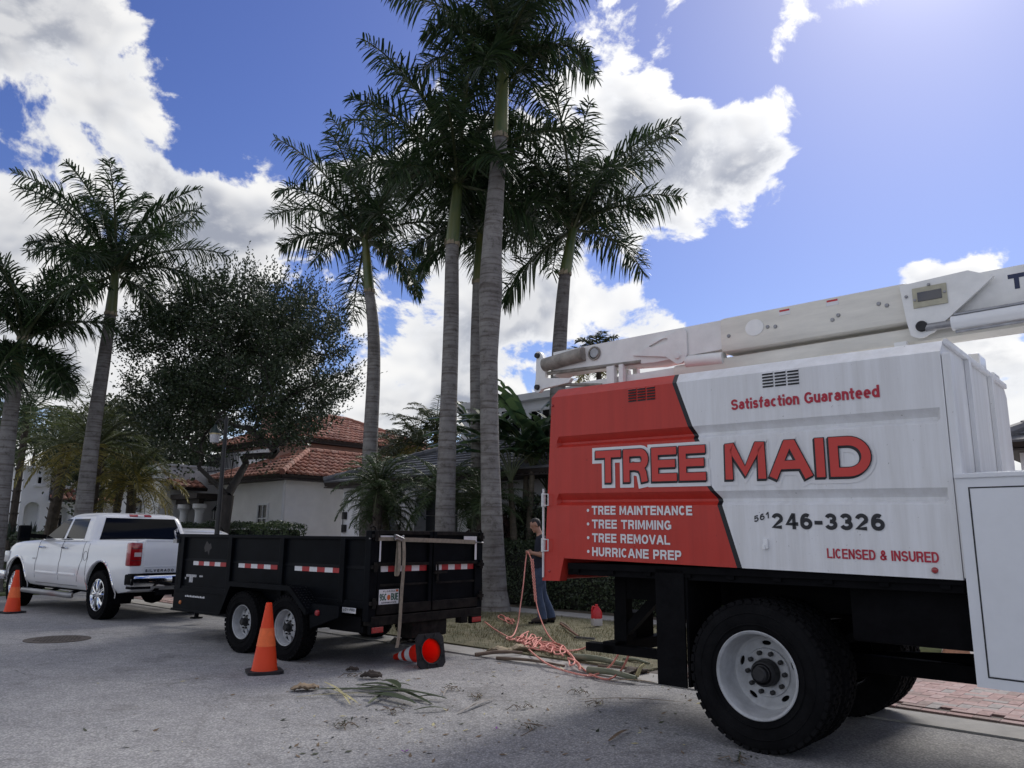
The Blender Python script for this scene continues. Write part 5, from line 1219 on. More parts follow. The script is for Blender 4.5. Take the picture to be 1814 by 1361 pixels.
H2.window('u', 43.37, 12.25, 12.55, 3.85, 4.3, False, 1, 1); H2.window('u', 43.8, 13.3, 13.75, 3.85, 4.35, False, 1, 1); H2.window('u', 43.78, 13.35, 13.8, 1.0, 2.45, True, 2, 2)
tile_roof(H2.o, [H2(42.9, 12.85, 3.15), H2(42.9, 17.8, 3.15), H2(44.6, 17.4, 4.15), H2(44.6, 13.6, 4.15)], name='porch_roof'); H2.block('cornice', 43.0, 43.36, 12.9, 17.7, 2.98, 3.10, M_TRIM)
H2.block('garden_wing', 37.5, 43.0, 16.8, 22, 0, 2.9, M_STUCCO2); tile_roof(H2.o, [H2(43.2, 16.4, 2.95), H2(37.2, 16.4, 2.95), H2(37.2, 19.4, 4.4), H2(43.2, 19.4, 4.4)], name='wing_roof')

H3 = House('grey_roof_house', 'white house with grey slat tile roof and garage piers behind the trailer', 20.2, 14.2)
H3.block('wall', 11.5, 20.2, 14.7, 22, 0, 3.0, M_STUCCO); H3.hip(11.0, 20.6, 13.75, 22.5, 3.1, 1.75, 'flat')
H3.block('upper_wall', 13.2, 18.2, 17.3, 22, 3.0, 5.55, M_STUCCO); H3.block('upper_roof', 12.9, 18.5, 17.0, 22.3, 5.55, 5.75, M_TRIM)
H3.window('v', 17.3, 14.2, 15.2, 4.6, 5.3, False, 2, 1)
for u0, u1 in ((19.3, 20.2), (16.75, 17.6), (14.2, 15.0)):
    mb = MB(); mb.plate([(u0, 0), (u1, 0), (u1, 3.0), (u0, 3.0)], [], lambda a, b, d: H3(a, 14.2+d, b), 0, .5); pr = mb.build('garage_pier', M_STUCCO, H3.o)
    mb = MB(); mb.bar(H3(u0, 14.18, 2.6), H3(u0-.4, 14.3, 3.0), .14, .3); mb.build('pier_brace', M_STUCCO, H3.o)
for u0, u1 in ((17.6, 19.3), (15.0, 16.75)):
    for k in range(4):
        mb = MB(); mb.span(H3(u0, 14.62, .05+k*.68), H3(u1, 14.69, .70+k*.68), .01); mb.build('garage_door_panel', pmat('dark_garage_door', (.045, .05, .058), .6, var=.15), H3.o)
for a in (19.98, 17.4):
    for z in (2.1, 1.72):
        mb = MB(); mb.box(H3(a, 14.14, z), (.13, .11, .22), bev=.01); mb.build('wall_lantern', M_IRON, H3.o)
    mb = MB(); mb.bar(H3(a+.12, 14.17, 1.6), H3(a+.12, 14.17, 2.28), .02); mb.bar(H3(a+.12, 14.15, 2.28), H3(a, 14.12, 2.25), .02); mb.bar(H3(a+.12, 14.15, 1.6), H3(a, 14.12, 1.6), .02); mb.build('lantern_bracket', M_IRON, H3.o)
for i in range(4): mb = MB(); mb.span(H3(15.6+i*.45, 17.26, 4.4), H3(15.9+i*.45, 17.3, 5.35)); mb.build('window', M_GLASS, H3.o)

H4 = House('side_house', 'white house with grey tile roof beyond the truck at far right', 2.9, 16.6)
H4.block('wall', -9, 2.75, 17.1, 26, 0, 3.2, M_STUCCO); H4.hip(-9.4, 3.1, 16.6, 26.5, 3.3, 2.6, 'flat')
H4.window('v', 17.1, .2, 1.4, 1.0, 2.3); H4.window('v', 17.1, -2.5, -1.2, 1.0, 2.3)

# ------------------------------------------------------------------ street lamp
SLP = atY(384, 948, 21.0)
SL = thing('street_lamp', 'black street lamp post with hanging lantern beside the oak', 'street lamp', (SLP.x, SLP.y, .03), LOT_ANG)
mb = MB(); mb.lathe([(.16, 0), (.17, .12), (.12, .2), (.13, .7), (.085, .8), (.07, 1.0), (.05, 4.6), (.04, 4.65), (0, 4.7)], 20, Matrix.Rotation(R(90), 4, 'X')); mb.build('post', M_IRON, SL, 40)
mb = MB(); mb.tube(catmull([(0, 0, 4.3), (-.12, 0, 4.52), (-.35, 0, 4.62), (-.60, 0, 4.52)], 5), .028, 8); mb.tube([(0, 0, 4.05), (-.45, 0, 4.58)], .016, 6); mb.build('arm', M_IRON, SL, 40)
mb = MB(); mb.lathe([(.0, 4.5), (.04, 4.48), (.06, 4.42), (.12, 4.36), (.145, 4.28), (.145, 4.235)], 20, Matrix.Translation((-.60, 0, 0)) @ Matrix.Rotation(R(90), 4, 'X')); mb.build('lamp_hood', pmat('dark_green_hood', (.012, .03, .028), .4), SL, 40)
mb = MB(); mb.lathe([(.15, 4.235), (.152, 4.20), (.14, 4.20)], 20, Matrix.Translation((-.60, 0, 0)) @ Matrix.Rotation(R(90), 4, 'X')); mb.build('lamp_band', pmat('brass_band', (.42, .35, .2), .35, .7), SL, 40)
mb = MB(); mb.lathe([(.135, 4.2), (.13, 4.08), (.115, 3.98), (0, 3.96)], 20, Matrix.Translation((-.60, 0, 0)) @ Matrix.Rotation(R(90), 4, 'X')); mb.build('lamp_glass', pmat('ribbed_lamp_glass', (.5, .5, .52), .2, coat=.4, var=.2, scale=30), SL, 40)
# ------------------------------------------------------------------ plants
M_TRUNK = None
def trunkmat():
    mt = bpy.data.materials.new('royal_palm_bark'); mt.use_nodes = True; N = mt.node_tree.nodes; L = mt.node_tree.links; b = N['Principled BSDF']
    tc = N.new('ShaderNodeTexCoord'); vec = tc.outputs['Object']
    def noise(sc, st, det=6, rough=.65):
        mp = N.new('ShaderNodeMapping'); mp.inputs['Scale'].default_value = st; L.new(vec, mp.inputs[0])
        n = N.new('ShaderNodeTexNoise'); n.inputs['Scale'].default_value = sc; n.inputs['Detail'].default_value = det; n.inputs['Roughness'].default_value = rough; L.new(mp.outputs[0], n.inputs[0]); return n.outputs['Fac']
    def ramp(f, pts):
        r = N.new('ShaderNodeValToRGB'); cr = r.color_ramp
        while len(cr.elements) < len(pts): cr.elements.new(.5)
        for e, (p, c) in zip(cr.elements, pts): e.position = p; e.color = (*c, 1)
        L.new(f, r.inputs[0]); return r.outputs[0]
    def mul(a, c, f=1.0):
        m = N.new('ShaderNodeMix'); m.data_type = 'RGBA'; m.blend_type = 'MULTIPLY'; m.inputs[0].default_value = f; L.new(a, m.inputs[6]); L.new(c, m.inputs[7]); return m.outputs[2]
    base = ramp(noise(1.1, (1.2, 1.2, .9)), [(.3, (.13, .12, .112)), (.5, (.20, .19, .18)), (.7, (.27, .26, .245))])
    rings = noise(2.2, (.5, .5, 7.5), 4, .6)
    c = mul(base, ramp(rings, [(.36, (.55, .5, .47)), (.5, (.95, .95, .95)), (.7, (1.1, 1.1, 1.1))]))
    c = mul(c, ramp(noise(7, (1, 1, 1), 8, .8), [(.38, (.45, .42, .38)), (.48, (1, 1, 1)), (.66, (1.15, 1.17, 1.15))]), .75)
    L.new(c, b.inputs['Base Color']); b.inputs['Roughness'].default_value = .9
    bp = N.new('ShaderNodeBump'); bp.inputs['Strength'].default_value = .5; bp.inputs['Distance'].default_value = .03; L.new(rings, bp.inputs['Height']); L.new(bp.outputs[0], b.inputs['Normal'])
    return mt
M_TRUNK = trunkmat()
M_SHAFT = pmat('green_crownshaft', (.055, .10, .035), .38, col2=(.17, .17, .05), scale=1.6, stretch=(2, 2, .5), coat=.1)
M_SCAR = pmat('torn_leaf_base', (.30, .25, .17), .8, var=.35, scale=8, bump=.3)
M_RACHIS = pmat('palm_rachis', (.06, .075, .03), .5, var=.2, scale=4)
M_FROND = leafmat('royal_palm_leaf', (.016, .036, .016), (.05, .085, .03), .36, .26)
M_DATE = leafmat('date_palm_leaf', (.06, .085, .03), (.13, .15, .05), .5, .3)
M_YELLOW = leafmat('yellowing_palm_leaf', (.16, .15, .04), (.34, .28, .07), .5, .3)
M_PYG = leafmat('pygmy_palm_leaf', (.04, .072, .03), (.10, .145, .06), .4, .3)
def frond(mb, base, az, inc, L_, droop, n, leaf, wid, plum, rng, rach=.035, sag=.6, mi=1, twist=0.0, stalk=.12):
    """one feather leaf: arching stalk with leaflets on both sides set in several planes"""
    out = Vector((math.cos(az), math.sin(az), 0)); up = Vector((0, 0, 1)); side = Vector((-math.sin(az), math.cos(az), 0))
    pts = []; p = Vector(base); a = inc; K = 14
    for i in range(K+1):
        pts.append(p.copy()); t = i/K
        a = inc+droop*(t**1.4); p = p+(out*math.sin(a)+up*math.cos(a))*(L_/K)+side*twist*t*(L_/K)
    mb.tube(pts, [rach*(1-.85*i/K)+.003 for i in range(K+1)], 5, True, 0)
    for i in range(n):
        t = stalk+(1-stalk)*(i+.5)/n; f = t*K; k = min(K-1, int(f)); q = pts[k].lerp(pts[k+1], f-k); T = (pts[k+1]-pts[k]).normalized()
        nb = T.cross(side).normalized(); nb = nb if nb.dot(up) > 0 or True else -nb
        prof = min(1, .35+2.3*(t-stalk))*(1 if t < .6 else 1-.72*((t-.6)/.4)**1.3)
        for sg in (-1, 1):
            ll = leaf*prof*rng.uniform(.82, 1.12)
            el = rng.uniform(-plum, plum)+.15
            fw = rng.uniform(.35, .62)+.5*max(0, t-.75)
            d = (side*sg*math.cos(el)+up*math.sin(el))*1.0+T*fw; d = d.normalized()
            w = d.cross(up)
            w = (w.normalized() if w.length > 1e-3 else T)*(wid*rng.uniform(.8, 1.15)*.5)
            rl = rng.uniform(-.9, .9); w = w*math.cos(rl)+d.cross(w)*math.sin(rl)
            g = Vector((0, 0, -1))*sag*rng.uniform(.7, 1.3)
            m1 = q+d*ll*.42+g*ll*.10; m2 = q+d*ll*.75+g*ll*.32; e = q+d*ll*.96+g*ll*.62
            mb.add([q-w*.5, q+w*.5, m1+w, m1-w, m2+w*.75, m2-w*.75, e], [(0, 1, 2, 3), (3, 2, 4, 5), (5, 4, 6)], mi)
def royal_palm(label, path, rad, shaft, nf, seed, L_=3.0, sc=1.0, leafm=None, scarz=None, hang=1):
    """path: points of the trunk axis up to the foot of the crownshaft; rad: radii; shaft: top point of the crownshaft"""
    rng = random.Random(seed); base = Vector(path[0]); o = thing('royal_palm', label, 'palm tree', base, 0, 'royal palms along the street')
    P = catmull([Vector(p)-base for p in path], 8); k = len(rad); n = len(P)
    rs = []
    for i in range(n):
        f = i/(n-1)*(k-1); a = min(k-2, int(f)); rs.append(rad[a]+(rad[a+1]-rad[a])*(f-a))
    mb = MB(); mb.tube([P[0]-Vector((0, 0, .25))]+P, [rs[0]*1.5]+[r_*(1.22 if i == 0 else 1.1 if i == 1 else 1) for i, r_ in enumerate(rs)], 24); mb.build('trunk', M_TRUNK, o, 60)
    top = P[-1]; s1 = Vector(shaft)-base; r0 = rs[-1]; ax = (s1-top)
    mb = MB(); mb.tube([top+ax*t for t in (0, .06, .3, .6, .85, 1.0)], [r0*1.02, r0*1.06, r0*.98, r0*.86, r0*.76, r0*.7], 20); mb.build('crownshaft', M_SHAFT, o, 60)
    for zc in (0.0, 1.0):
        mb = MB()
        for j in range(9):
            a = 2*math.pi*j/9+rng.uniform(-.2, .2); rr = r0*(1.07 if zc == 0 else .74); c = top+ax*zc
            q = [c+Vector((rr*math.cos(a+da), rr*math.sin(a+da), dz)) for da, dz in ((-.36, -.05), (.36, -.05), (.3, rng.uniform(.02, .10)), (-.3, rng.uniform(.0, .06)))]
            out = Vector((math.cos(a), math.sin(a), 0))*.018; mb.add(q+[p+out for p in q], [(0, 1, 2, 3), (7, 6, 5, 4), (0, 4, 5, 1), (1, 5, 6, 2), (2, 6, 7, 3), (3, 7, 4, 0)])
        mb.build('leaf_scar', M_SCAR, o)
    for i in range(nf):
        az = 2.39996*i+rng.uniform(-.25, .25)+seed; t = i/(nf-1)
        inc = R(8+72*t**.95)+rng.uniform(-.1, .1); dr = R(48+22*t)+rng.uniform(-.15, .25)
        if i >= nf-hang: inc = R(100+rng.uniform(0, 20)); dr = R(50)
        mb = MB(); frond(mb, s1-ax.normalized()*.15*t, az, inc, L_*sc*(.72+.35*math.sin(math.pi*min(1, t+.25)))*rng.uniform(.92, 1.08), dr, 105, .86*sc, .042*sc, 1.05, rng, .05, .6)
        mb.raw('frond', [M_RACHIS, leafm or M_FROND], o)
    return o
def pal(pts, Yd): return [atY(x, y, Yd) for x, y in pts]
def grd(p, z=.04): return Vector((p.x, p.y, z))
# the tallest palm, with a bulge halfway
t = pal([(878, 1085), (872, 940), (868, 800), (866, 640), (869, 520), (872, 430), (880, 320), (886, 243)], 16.0); t[0] = grd(t[0])
royal_palm('tallest royal palm with bulging trunk right of the trailer', t, [.255, .225, .195, .19, .258, .215, .18, .165], atY(893, 92, 16.0), 20, 3, 3.3)
t = pal([(788, 1060), (789, 900), (794, 740), (799, 580), (801, 432)], 17.2); t[0] = grd(t[0])
royal_palm('thick royal palm rising directly behind the trailer tailgate', t, [.24, .22, .195, .18, .155], atY(812, 318, 17.2), 20, 11, 3.7)
t = pal([(648, 1030), (655, 810), (662, 660), (661, 580), (654, 516)], 21.0); t[0] = grd(t[0])
royal_palm('slender royal palm leaning behind the middle of the trailer', t, [.22, .205, .185, .165, .14], atY(647, 420, 21.0), 21, 23, 3.7, hang=2)
t = pal([(850, 1050), (846, 800), (843, 640), (846, 500)], 19.3); t[0] = grd(t[0])
royal_palm('thin royal palm half hidden behind the tallest trunk', t, [.19, .17, .15, .13], atY(851, 408, 19.3), 16, 37, 3.1)
t = pal([(985, 1050), (986, 800), (990, 640), (996, 540), (1001, 485)], 18.6); t[0] = grd(t[0])
royal_palm('royal palm standing behind the tail end of the boom', t, [.22, .205, .185, .165, .145], atY(1016, 400, 18.6), 21, 5, 3.5)
t = pal([(136, 1040), (150, 890), (166, 760), (184, 640), (196, 556)], 21.5); t[0] = grd(t[0])
royal_palm('leaning royal palm behind the cab of the white pickup', t, [.25, .225, .195, .175, .15], atY(205, 478, 21.5), 20, 8, 3.5, hang=2)
t = pal([(-12, 1010), (2, 880), (18, 740), (28, 672)], 19.5); t[0] = grd(t[0])
royal_palm('drooping royal palm at the left edge of the street', t, [.22, .205, .18, .16], atY(40, 600, 19.5), 20, 14, 2.6, hang=9)

def feather_palm(label, name, base, h, nf, L_, leafm, seed, lean=(0, 0), r0=.13, inc=(15, 95), droop=70, leaf=.32, wid=.016, yellow=0, n=70, sag=.5, plum=.35, cat='palm tree', group=None):
    rng = random.Random(seed); o = thing(name, label, cat, base, 0, group)
    top = Vector((lean[0], lean[1], h)); P = catmull([(0, 0, -.1), (lean[0]*.25, lean[1]*.25, h*.35), (lean[0]*.65, lean[1]*.65, h*.7), tuple(top)], 5)
    mb = MB(); mb.tube(P, [r0*(1.2-.25*i/(len(P)-1)) for i in range(len(P))], 10)
    for i in range(int(h/.09)):                                    # stubs of old leaves up the trunk
        t = (i+.5)/(h/.09); q = P[min(len(P)-1, int(t*(len(P)-1)))]; a = i*2.4; mb.bar(q+Vector((math.cos(a), math.sin(a), 0))*r0*.8, q+Vector((math.cos(a), math.sin(a), .6))*r0*1.45, .05, .03)
    mb.build('trunk', pmat('fibrous_palm_bark', (.06, .048, .038), .95, var=.4, scale=9, bump=.8), o)
    for i in range(nf):
        t = i/(nf-1); az = 2.39996*i+rng.uniform(-.3, .3)
        m = M_YELLOW if (yellow and t > 1-yellow) else leafm
        mb = MB(); frond(mb, top, az, R(inc[0]+(inc[1]-inc[0])*t)+rng.uniform(-.1, .1), L_*rng.uniform(.85, 1.1), R(droop)*rng.uniform(.8, 1.2), n, leaf, wid, plum, rng, .022, sag)
        mb.raw('frond', [M_RACHIS, m], o)
    return o
def on(u, v): p = lot(u, v, .04); return p
b = atY(665, 1000, 19.6); feather_palm('pygmy date palm with drooping crown in front of the garage', 'pygmy_date_palm', grd(b), 2.6, 44, 1.35, M_PYG, 2, (-.0, 0), .11, (8, 108), 80, .26, .014, n=60, group='pygmy date palms by the garage')
b = atY(700, 1000, 20.6); feather_palm('smaller pygmy date palm tucked behind the trailer post', 'pygmy_date_palm', grd(b), 2.1, 36, 1.2, M_PYG, 4, (-.35, 0), .10, (10, 105), 80, .26, .014, n=56, group='pygmy date palms by the garage')
b = atY(770, 1000, 18.9); feather_palm('pygmy date palm hugging the thick palm trunk', 'pygmy_date_palm', grd(b), 2.4, 40, 1.35, M_PYG, 6, (.15, 0), .10, (8, 105), 78, .27, .014, n=60, group='pygmy date palms by the garage')
b = atY(850, 1000, 18.0); feather_palm('pygmy date palm between the two tallest trunks', 'pygmy_date_palm', grd(b), 2.2, 34, 1.2, M_PYG, 9, (0, 0), .09, (8, 105), 78, .27, .014, n=56, group='pygmy date palms by the garage')
b = atY(140, 1000, 25.0); feather_palm('bushy date palm with yellowing lower fronds behind the pickup', 'date_palm', grd(b), 4.2, 38, 2.7, M_DATE, 12, (.1, 0), .26, (5, 105), 75, .42, .022, yellow=.28, n=70, group='date palms by the arched house')
b = atY(78, 1000, 27.0); feather_palm('date palm with slim grey trunk beside the arches', 'date_palm', grd(b), 4.4, 24, 2.1, M_DATE, 15, (.3, 0), .17, (10, 110), 75, .4, .022, yellow=.2, n=60, group='date palms by the arched house')
b = atY(225, 1000, 26.0); feather_palm('short date palm with golden fronds over the pickup roof', 'date_palm', grd(b), 3.1, 30, 2.1, M_DATE, 19, (-.1, 0), .15, (10, 105), 80, .36, .02, yellow=.6, n=60, group='date palms by the arched house')
b = atY(190, 1000, 27.5); feather_palm('slim date palm in front of the red porch roof', 'date_palm', grd(b), 3.4, 24, 2.0, M_DATE, 29, (.2, 0), .12, (10, 105), 80, .36, .02, yellow=.4, n=56, group='date palms by the arched house')
M_ARECA = leafmat('areca_leaf', (.03, .05, .02), (.09, .10, .04), .45, .3)
for i, (x, y, Yd, h, L_, lab) in enumerate(((735, 1000, 27, 4.6, 1.9, 'areca palm clump left of the thick trunk above the grey roof'), (765, 1000, 28, 5.2, 1.9, 'taller areca palm clump touching the thick trunk'), (700, 1000, 29, 4.4, 1.7, 'brownish areca palm clump beside the slender trunk'), (1065, 1000, 22, 6.6, 1.1, 'small palm crown peeking over the boom tail'))):
    b = atY(x, y, Yd); feather_palm(lab, 'areca_palm', grd(b), h, 26, L_, M_ARECA, 40+i, (0, 0), .08, (5, 110), 85, .38, .03, n=46, yellow=.15, group='areca palms behind the garage')
b = atY(12, 1000, 30.0); feather_palm('dark palm crown low at the left edge behind the royal palm', 'areca_palm', grd(b), 6.0, 28, 2.4, M_PYG, 60, (0, 0), .12, (5, 110), 80, .45, .035, n=50, group='areca palms behind the garage')

# white bird of paradise: broad paddle leaves on long stalks
M_BOP = leafmat('paddle_leaf', (.025, .055, .028), (.075, .12, .05), .35, .35)
def paddle(mb, base, az, inc, st, bl, bw, rng):
    out = Vector((math.cos(az), math.sin(az), 0)); up = Vector((0, 0, 1)); side = Vector((-math.sin(az), math.cos(az), 0)); p = Vector(base); a = inc*.4; pts = []
    for i in range(7): pts.append(p.copy()); a = inc*(.35+.65*i/6); p = p+(out*math.sin(a)+up*math.cos(a))*(st/6)
    mb.tube(pts, [.03*(1-.6*i/6) for i in range(7)], 5, True, 0)
    q = pts[-1]; K = 12; mid = []
    for i in range(K+1): mid.append(q.copy()); a += .085*rng.uniform(.6, 1.4); q = q+(out*math.sin(a)+up*math.cos(a))*(bl/K)
    for sg in (-1, 1):
        edge = []
        for i in range(K+1):
            t = i/K; w = bw*math.sin(math.pi*min(1, .08+t*.92))**.6*(1 if t < .97 else .3)
            edge.append(mid[i]+side*sg*w*.5+up*(-.10-.25*rng.random()*(1 if i % 3 == 0 else .3))*w)
        for i in range(K):
            if rng.random() < .16 and 2 < i < K-1: e2 = edge[i].lerp(mid[i], .55); mb.add([mid[i], mid[i+1], edge[i+1], e2], [(0, 1, 2, 3)], 1)
            else: mb.add([mid[i], mid[i+1], edge[i+1], edge[i]], [(0, 1, 2, 3)], 1)
def paradise(label, base, stems, seed):
    rng = random.Random(seed); o = thing('bird_of_paradise', label, 'shrub', base, 0, 'paddle leaf shrubs left of the truck')
    for (dx, dy, h, nl) in stems:
        mb = MB(); top = Vector((dx*1.9, dy*1.5, h)); mb.tube(catmull([(dx, dy, -.05), (dx*1.3, dy, h*.5), tuple(top)], 5), [.10, .10, .095, .09, .09, .085, .08, .075, .07, .065, .06], 10); mb.build('stem', pmat('ringed_stem', (.10, .085, .06), .85, var=.35, scale=6, stretch=(1, 1, 5), bump=.4), o, 60)
        fan = rng.uniform(-.5, .5)
        for i in range(nl):
            s_ = (i/(nl-1)-.5)*2; mb = MB(); paddle(mb, top, fan+(0 if s_ > 0 else math.pi)+rng.uniform(-.5, .5), abs(s_)*1.0+.08, .95*rng.uniform(.8, 1.2), 1.25*rng.uniform(.8, 1.15), .46*rng.uniform(.85, 1.1), rng)
            mb.raw('leaf', [M_RACHIS, M_BOP], o)
paradise('tall white bird of paradise clump between tallest palm and truck', grd(atY(925, 1000, 18.2)), [(-.15, 0, 2.7, 11), (.12, .1, 3.0, 11), (.38, .05, 2.6, 10), (.05, .4, 3.3, 9)], 3)
paradise('shorter bird of paradise clump tucked behind the red tailgate', grd(atY(975, 1000, 18.9)), [(.0, 0, 2.4, 10), (.25, .1, 2.9, 10)], 8)
paradise('dark bird of paradise leaves left of the tallest trunk', grd(atY(838, 1000, 21.4)), [(.0, 0, 3.6, 9), (.2, .1, 3.1, 8)], 18)

# oak: branches grown towards points scattered through the crown
def oak():
    rng = random.Random(5); b = atY(388, 1000, 25.0); b.z = .04
    o = thing('oak_tree', 'large dark oak spreading over the red tile villa', 'tree', b, 0)
    att = []
    while len(att) < 780:
        x, y, z = rng.uniform(-1, 1), rng.uniform(-1, 1), rng.uniform(-1, 1)
        if x*x+y*y+z*z > 1: continue
        p = Vector((.15+x*3.8, y*3.1, 6.7+z*2.85+(.35 if z > 0 else 0)))
        if z < -.5 and abs(x) < .25 and rng.random() < .7: continue
        hl = Vector((p.x*.55, p.y*.55, p.z*.6)); k = math.sin(hl.x*2.1+1.3)*math.sin(hl.y*2.3+.4)*math.sin(hl.z*2.6+2.0)
        if k < -.28: continue
        att.append(p)
    att.sort(key=lambda p: (p-Vector((.2, 0, 3.0))).length)
    nodes = [Vector((0, 0, -.1)), Vector((.02, 0, .8)), Vector((.0, .02, 1.6)), Vector((.06, 0, 2.2)), Vector((.1, 0, 2.7))]; par = [-1, 0, 1, 2, 3]
    for d, h in (((-1.0, .2), 3.6), ((1.1, -.1), 3.7), ((.3, .9), 3.8), ((-.2, -.9), 3.7), ((.2, 0), 4.1)): nodes.append(Vector((d[0], d[1], h))); par.append(4)
    for p in att:
        best = min(range(3, len(nodes)), key=lambda i: (nodes[i]-p).length+.25*abs(nodes[i].z-p.z if nodes[i].z > p.z else 0))
        q = nodes[best]; d = p-q
        if d.length > .9:
            mid = q+d*.5+Vector((rng.uniform(-.12, .12), rng.uniform(-.12, .12), rng.uniform(0, .15))); nodes.append(mid); par.append(best); best = len(nodes)-1
        nodes.append(p); par.append(best)
    cnt = [1]*len(nodes)
    for i in range(len(nodes)-1, 0, -1): cnt[par[i]] += cnt[i]
    rad = [max(.006, .0047*c**.5) for c in cnt]
    for i in range(5): rad[i] = [.30, .24, .22, .21, .20][i]
    tr = MB(); br = MB()
    tr.tube(nodes[:5], rad[:5], 14)
    for i in range(5, len(nodes)):
        (tr if rad[i] > .06 else br).tube([nodes[par[i]], nodes[i]], [min(rad[par[i]], rad[i]*1.35), rad[i]], 7 if rad[i] > .03 else 4, False)
    bark = pmat('oak_bark', (.05, .045, .04), .95, var=.35, scale=7, stretch=(1, 1, .35), bump=.9, bscale=30)
    tr.build('trunk', bark, o, 60); br.raw('branch', bark, o, 'stuff')
    lf = MB()
    for i in range(5, len(nodes)):
        if rad[i] > .045: continue
        p = nodes[i]; hi = max(0, (p.z-8.0)/2.4); ed = math.hypot(p.x/3.8, (p.z-7.0)/2.9); n = int((128 if ed < .72 else 70)*(1-.6*min(1, hi))); s_ = .30+.12*rng.random()
        for k in range(n):
            d = Vector((rng.gauss(0, 1), rng.gauss(0, 1), rng.gauss(0, .75)))*s_*.62; c = p+d
            a = Vector((rng.uniform(-1, 1), rng.uniform(-1, 1), rng.uniform(-.8, .8))).normalized(); w = a.orthogonal().normalized(); w = (w+a.cross(w)*rng.uniform(-1, 1)).normalized()
            l = rng.uniform(.065, .125); w *= l*.33
            lf.add([c-a*l*.5, c+w, c+a*l*.5, c-w], [(0, 1, 2, 3)])
        if p.z > 7.9 or (abs(p.x) > 2.7):                              # loose sprays standing out of the crown
            for s2 in range(3):
                dr = Vector((rng.uniform(-.45, .45)+(p.x*.08), rng.uniform(-.4, .4), 1.0 if p.z > 8.3 else .35)).normalized(); ln = rng.uniform(.5, 1.35)
                for k in range(16):
                    c = p+dr*ln*(k/16)+Vector((rng.uniform(-.06, .06), rng.uniform(-.06, .06), rng.uniform(-.05, .05)))
                    a = (dr+Vector((rng.uniform(-1, 1), rng.uniform(-1, 1), rng.uniform(-.5, .5)))).normalized(); w = a.orthogonal().normalized()*.024; l = .11
                    lf.add([c-a*l*.5, c+w, c+a*l*.5, c-w], [(0, 1, 2, 3)])
    lf.raw('crown', leafmat('oak_leaf', (.018, .034, .016), (.06, .088, .038), .42, .2), o, 'stuff')
oak()
def round_tree(label, name, base, h, rx, rz, n, seed, m, trunk=True, leaf=.09, group=None):
    rng = random.Random(seed); o = thing(name, label, 'tree', base, 0, group)
    mb = MB(); mb.tube(catmull([(0, 0, -.1), (.05, 0, h*.35), (-.05, .05, h*.65)], 5), [.16, .15, .14, .13, .13, .12, .11, .10, .09, .08, .07], 9)
    for i in range(6): a = i*1.05; mb.tube([(0, 0, h*.5), (math.cos(a)*rx*.5, math.sin(a)*rx*.5, h*.5+rz*.6)], [.06, .02], 6)
    mb.build('trunk', MATS['oak_bark'], o, 60)
    cl = []
    for i in range(60):
        while True:
            d = Vector((rng.uniform(-1, 1), rng.uniform(-1, 1), rng.uniform(-1, 1)))
            if .35 < d.length < 1: break
        cl.append((Vector((d.x*rx, d.y*rx, h-rz+d.z*rz)), rng.uniform(.22, .42)*rx*.7))
    lf = MB()
    for i in range(n):
        c, s_ = cl[i % 60]; p = c+Vector((rng.gauss(0, 1), rng.gauss(0, 1), rng.gauss(0, .8)))*s_*.5
        a = Vector((rng.uniform(-1, 1), rng.uniform(-1, 1), rng.uniform(-.8, .8))).normalized(); w = a.orthogonal().normalized(); w = (w+a.cross(w)*rng.uniform(-1, 1)).normalized(); l = leaf*rng.uniform(.7, 1.3); w *= l*.3
        lf.add([p-a*l*.5, p+w, p+a*l*.5, p-w], [(0, 1, 2, 3)])
    lf.raw('crown', m, o, 'stuff')
M_LEAF2 = leafmat('broad_leaf', (.02, .035, .016), (.055, .075, .03), .45, .2)
round_tree('dense leafy tree filling the gap between date palms and oak', 'broadleaf_tree', grd(atY(250, 1000, 33)), 7.6, 2.6, 2.4, 14000, 3, M_LEAF2, leaf=.16, group='background broadleaf trees')
round_tree('dark leafy tree behind the leaning royal palm', 'broadleaf_tree', grd(atY(165, 1000, 36)), 7.8, 2.6, 2.6, 12000, 4, M_LEAF2, leaf=.17, group='background broadleaf trees')
round_tree('leafy tree low at the left edge beyond the hedge', 'broadleaf_tree', grd(atY(35, 1000, 40)), 8.6, 3.0, 2.8, 12000, 6, M_LEAF2, leaf=.18, group='background broadleaf trees')

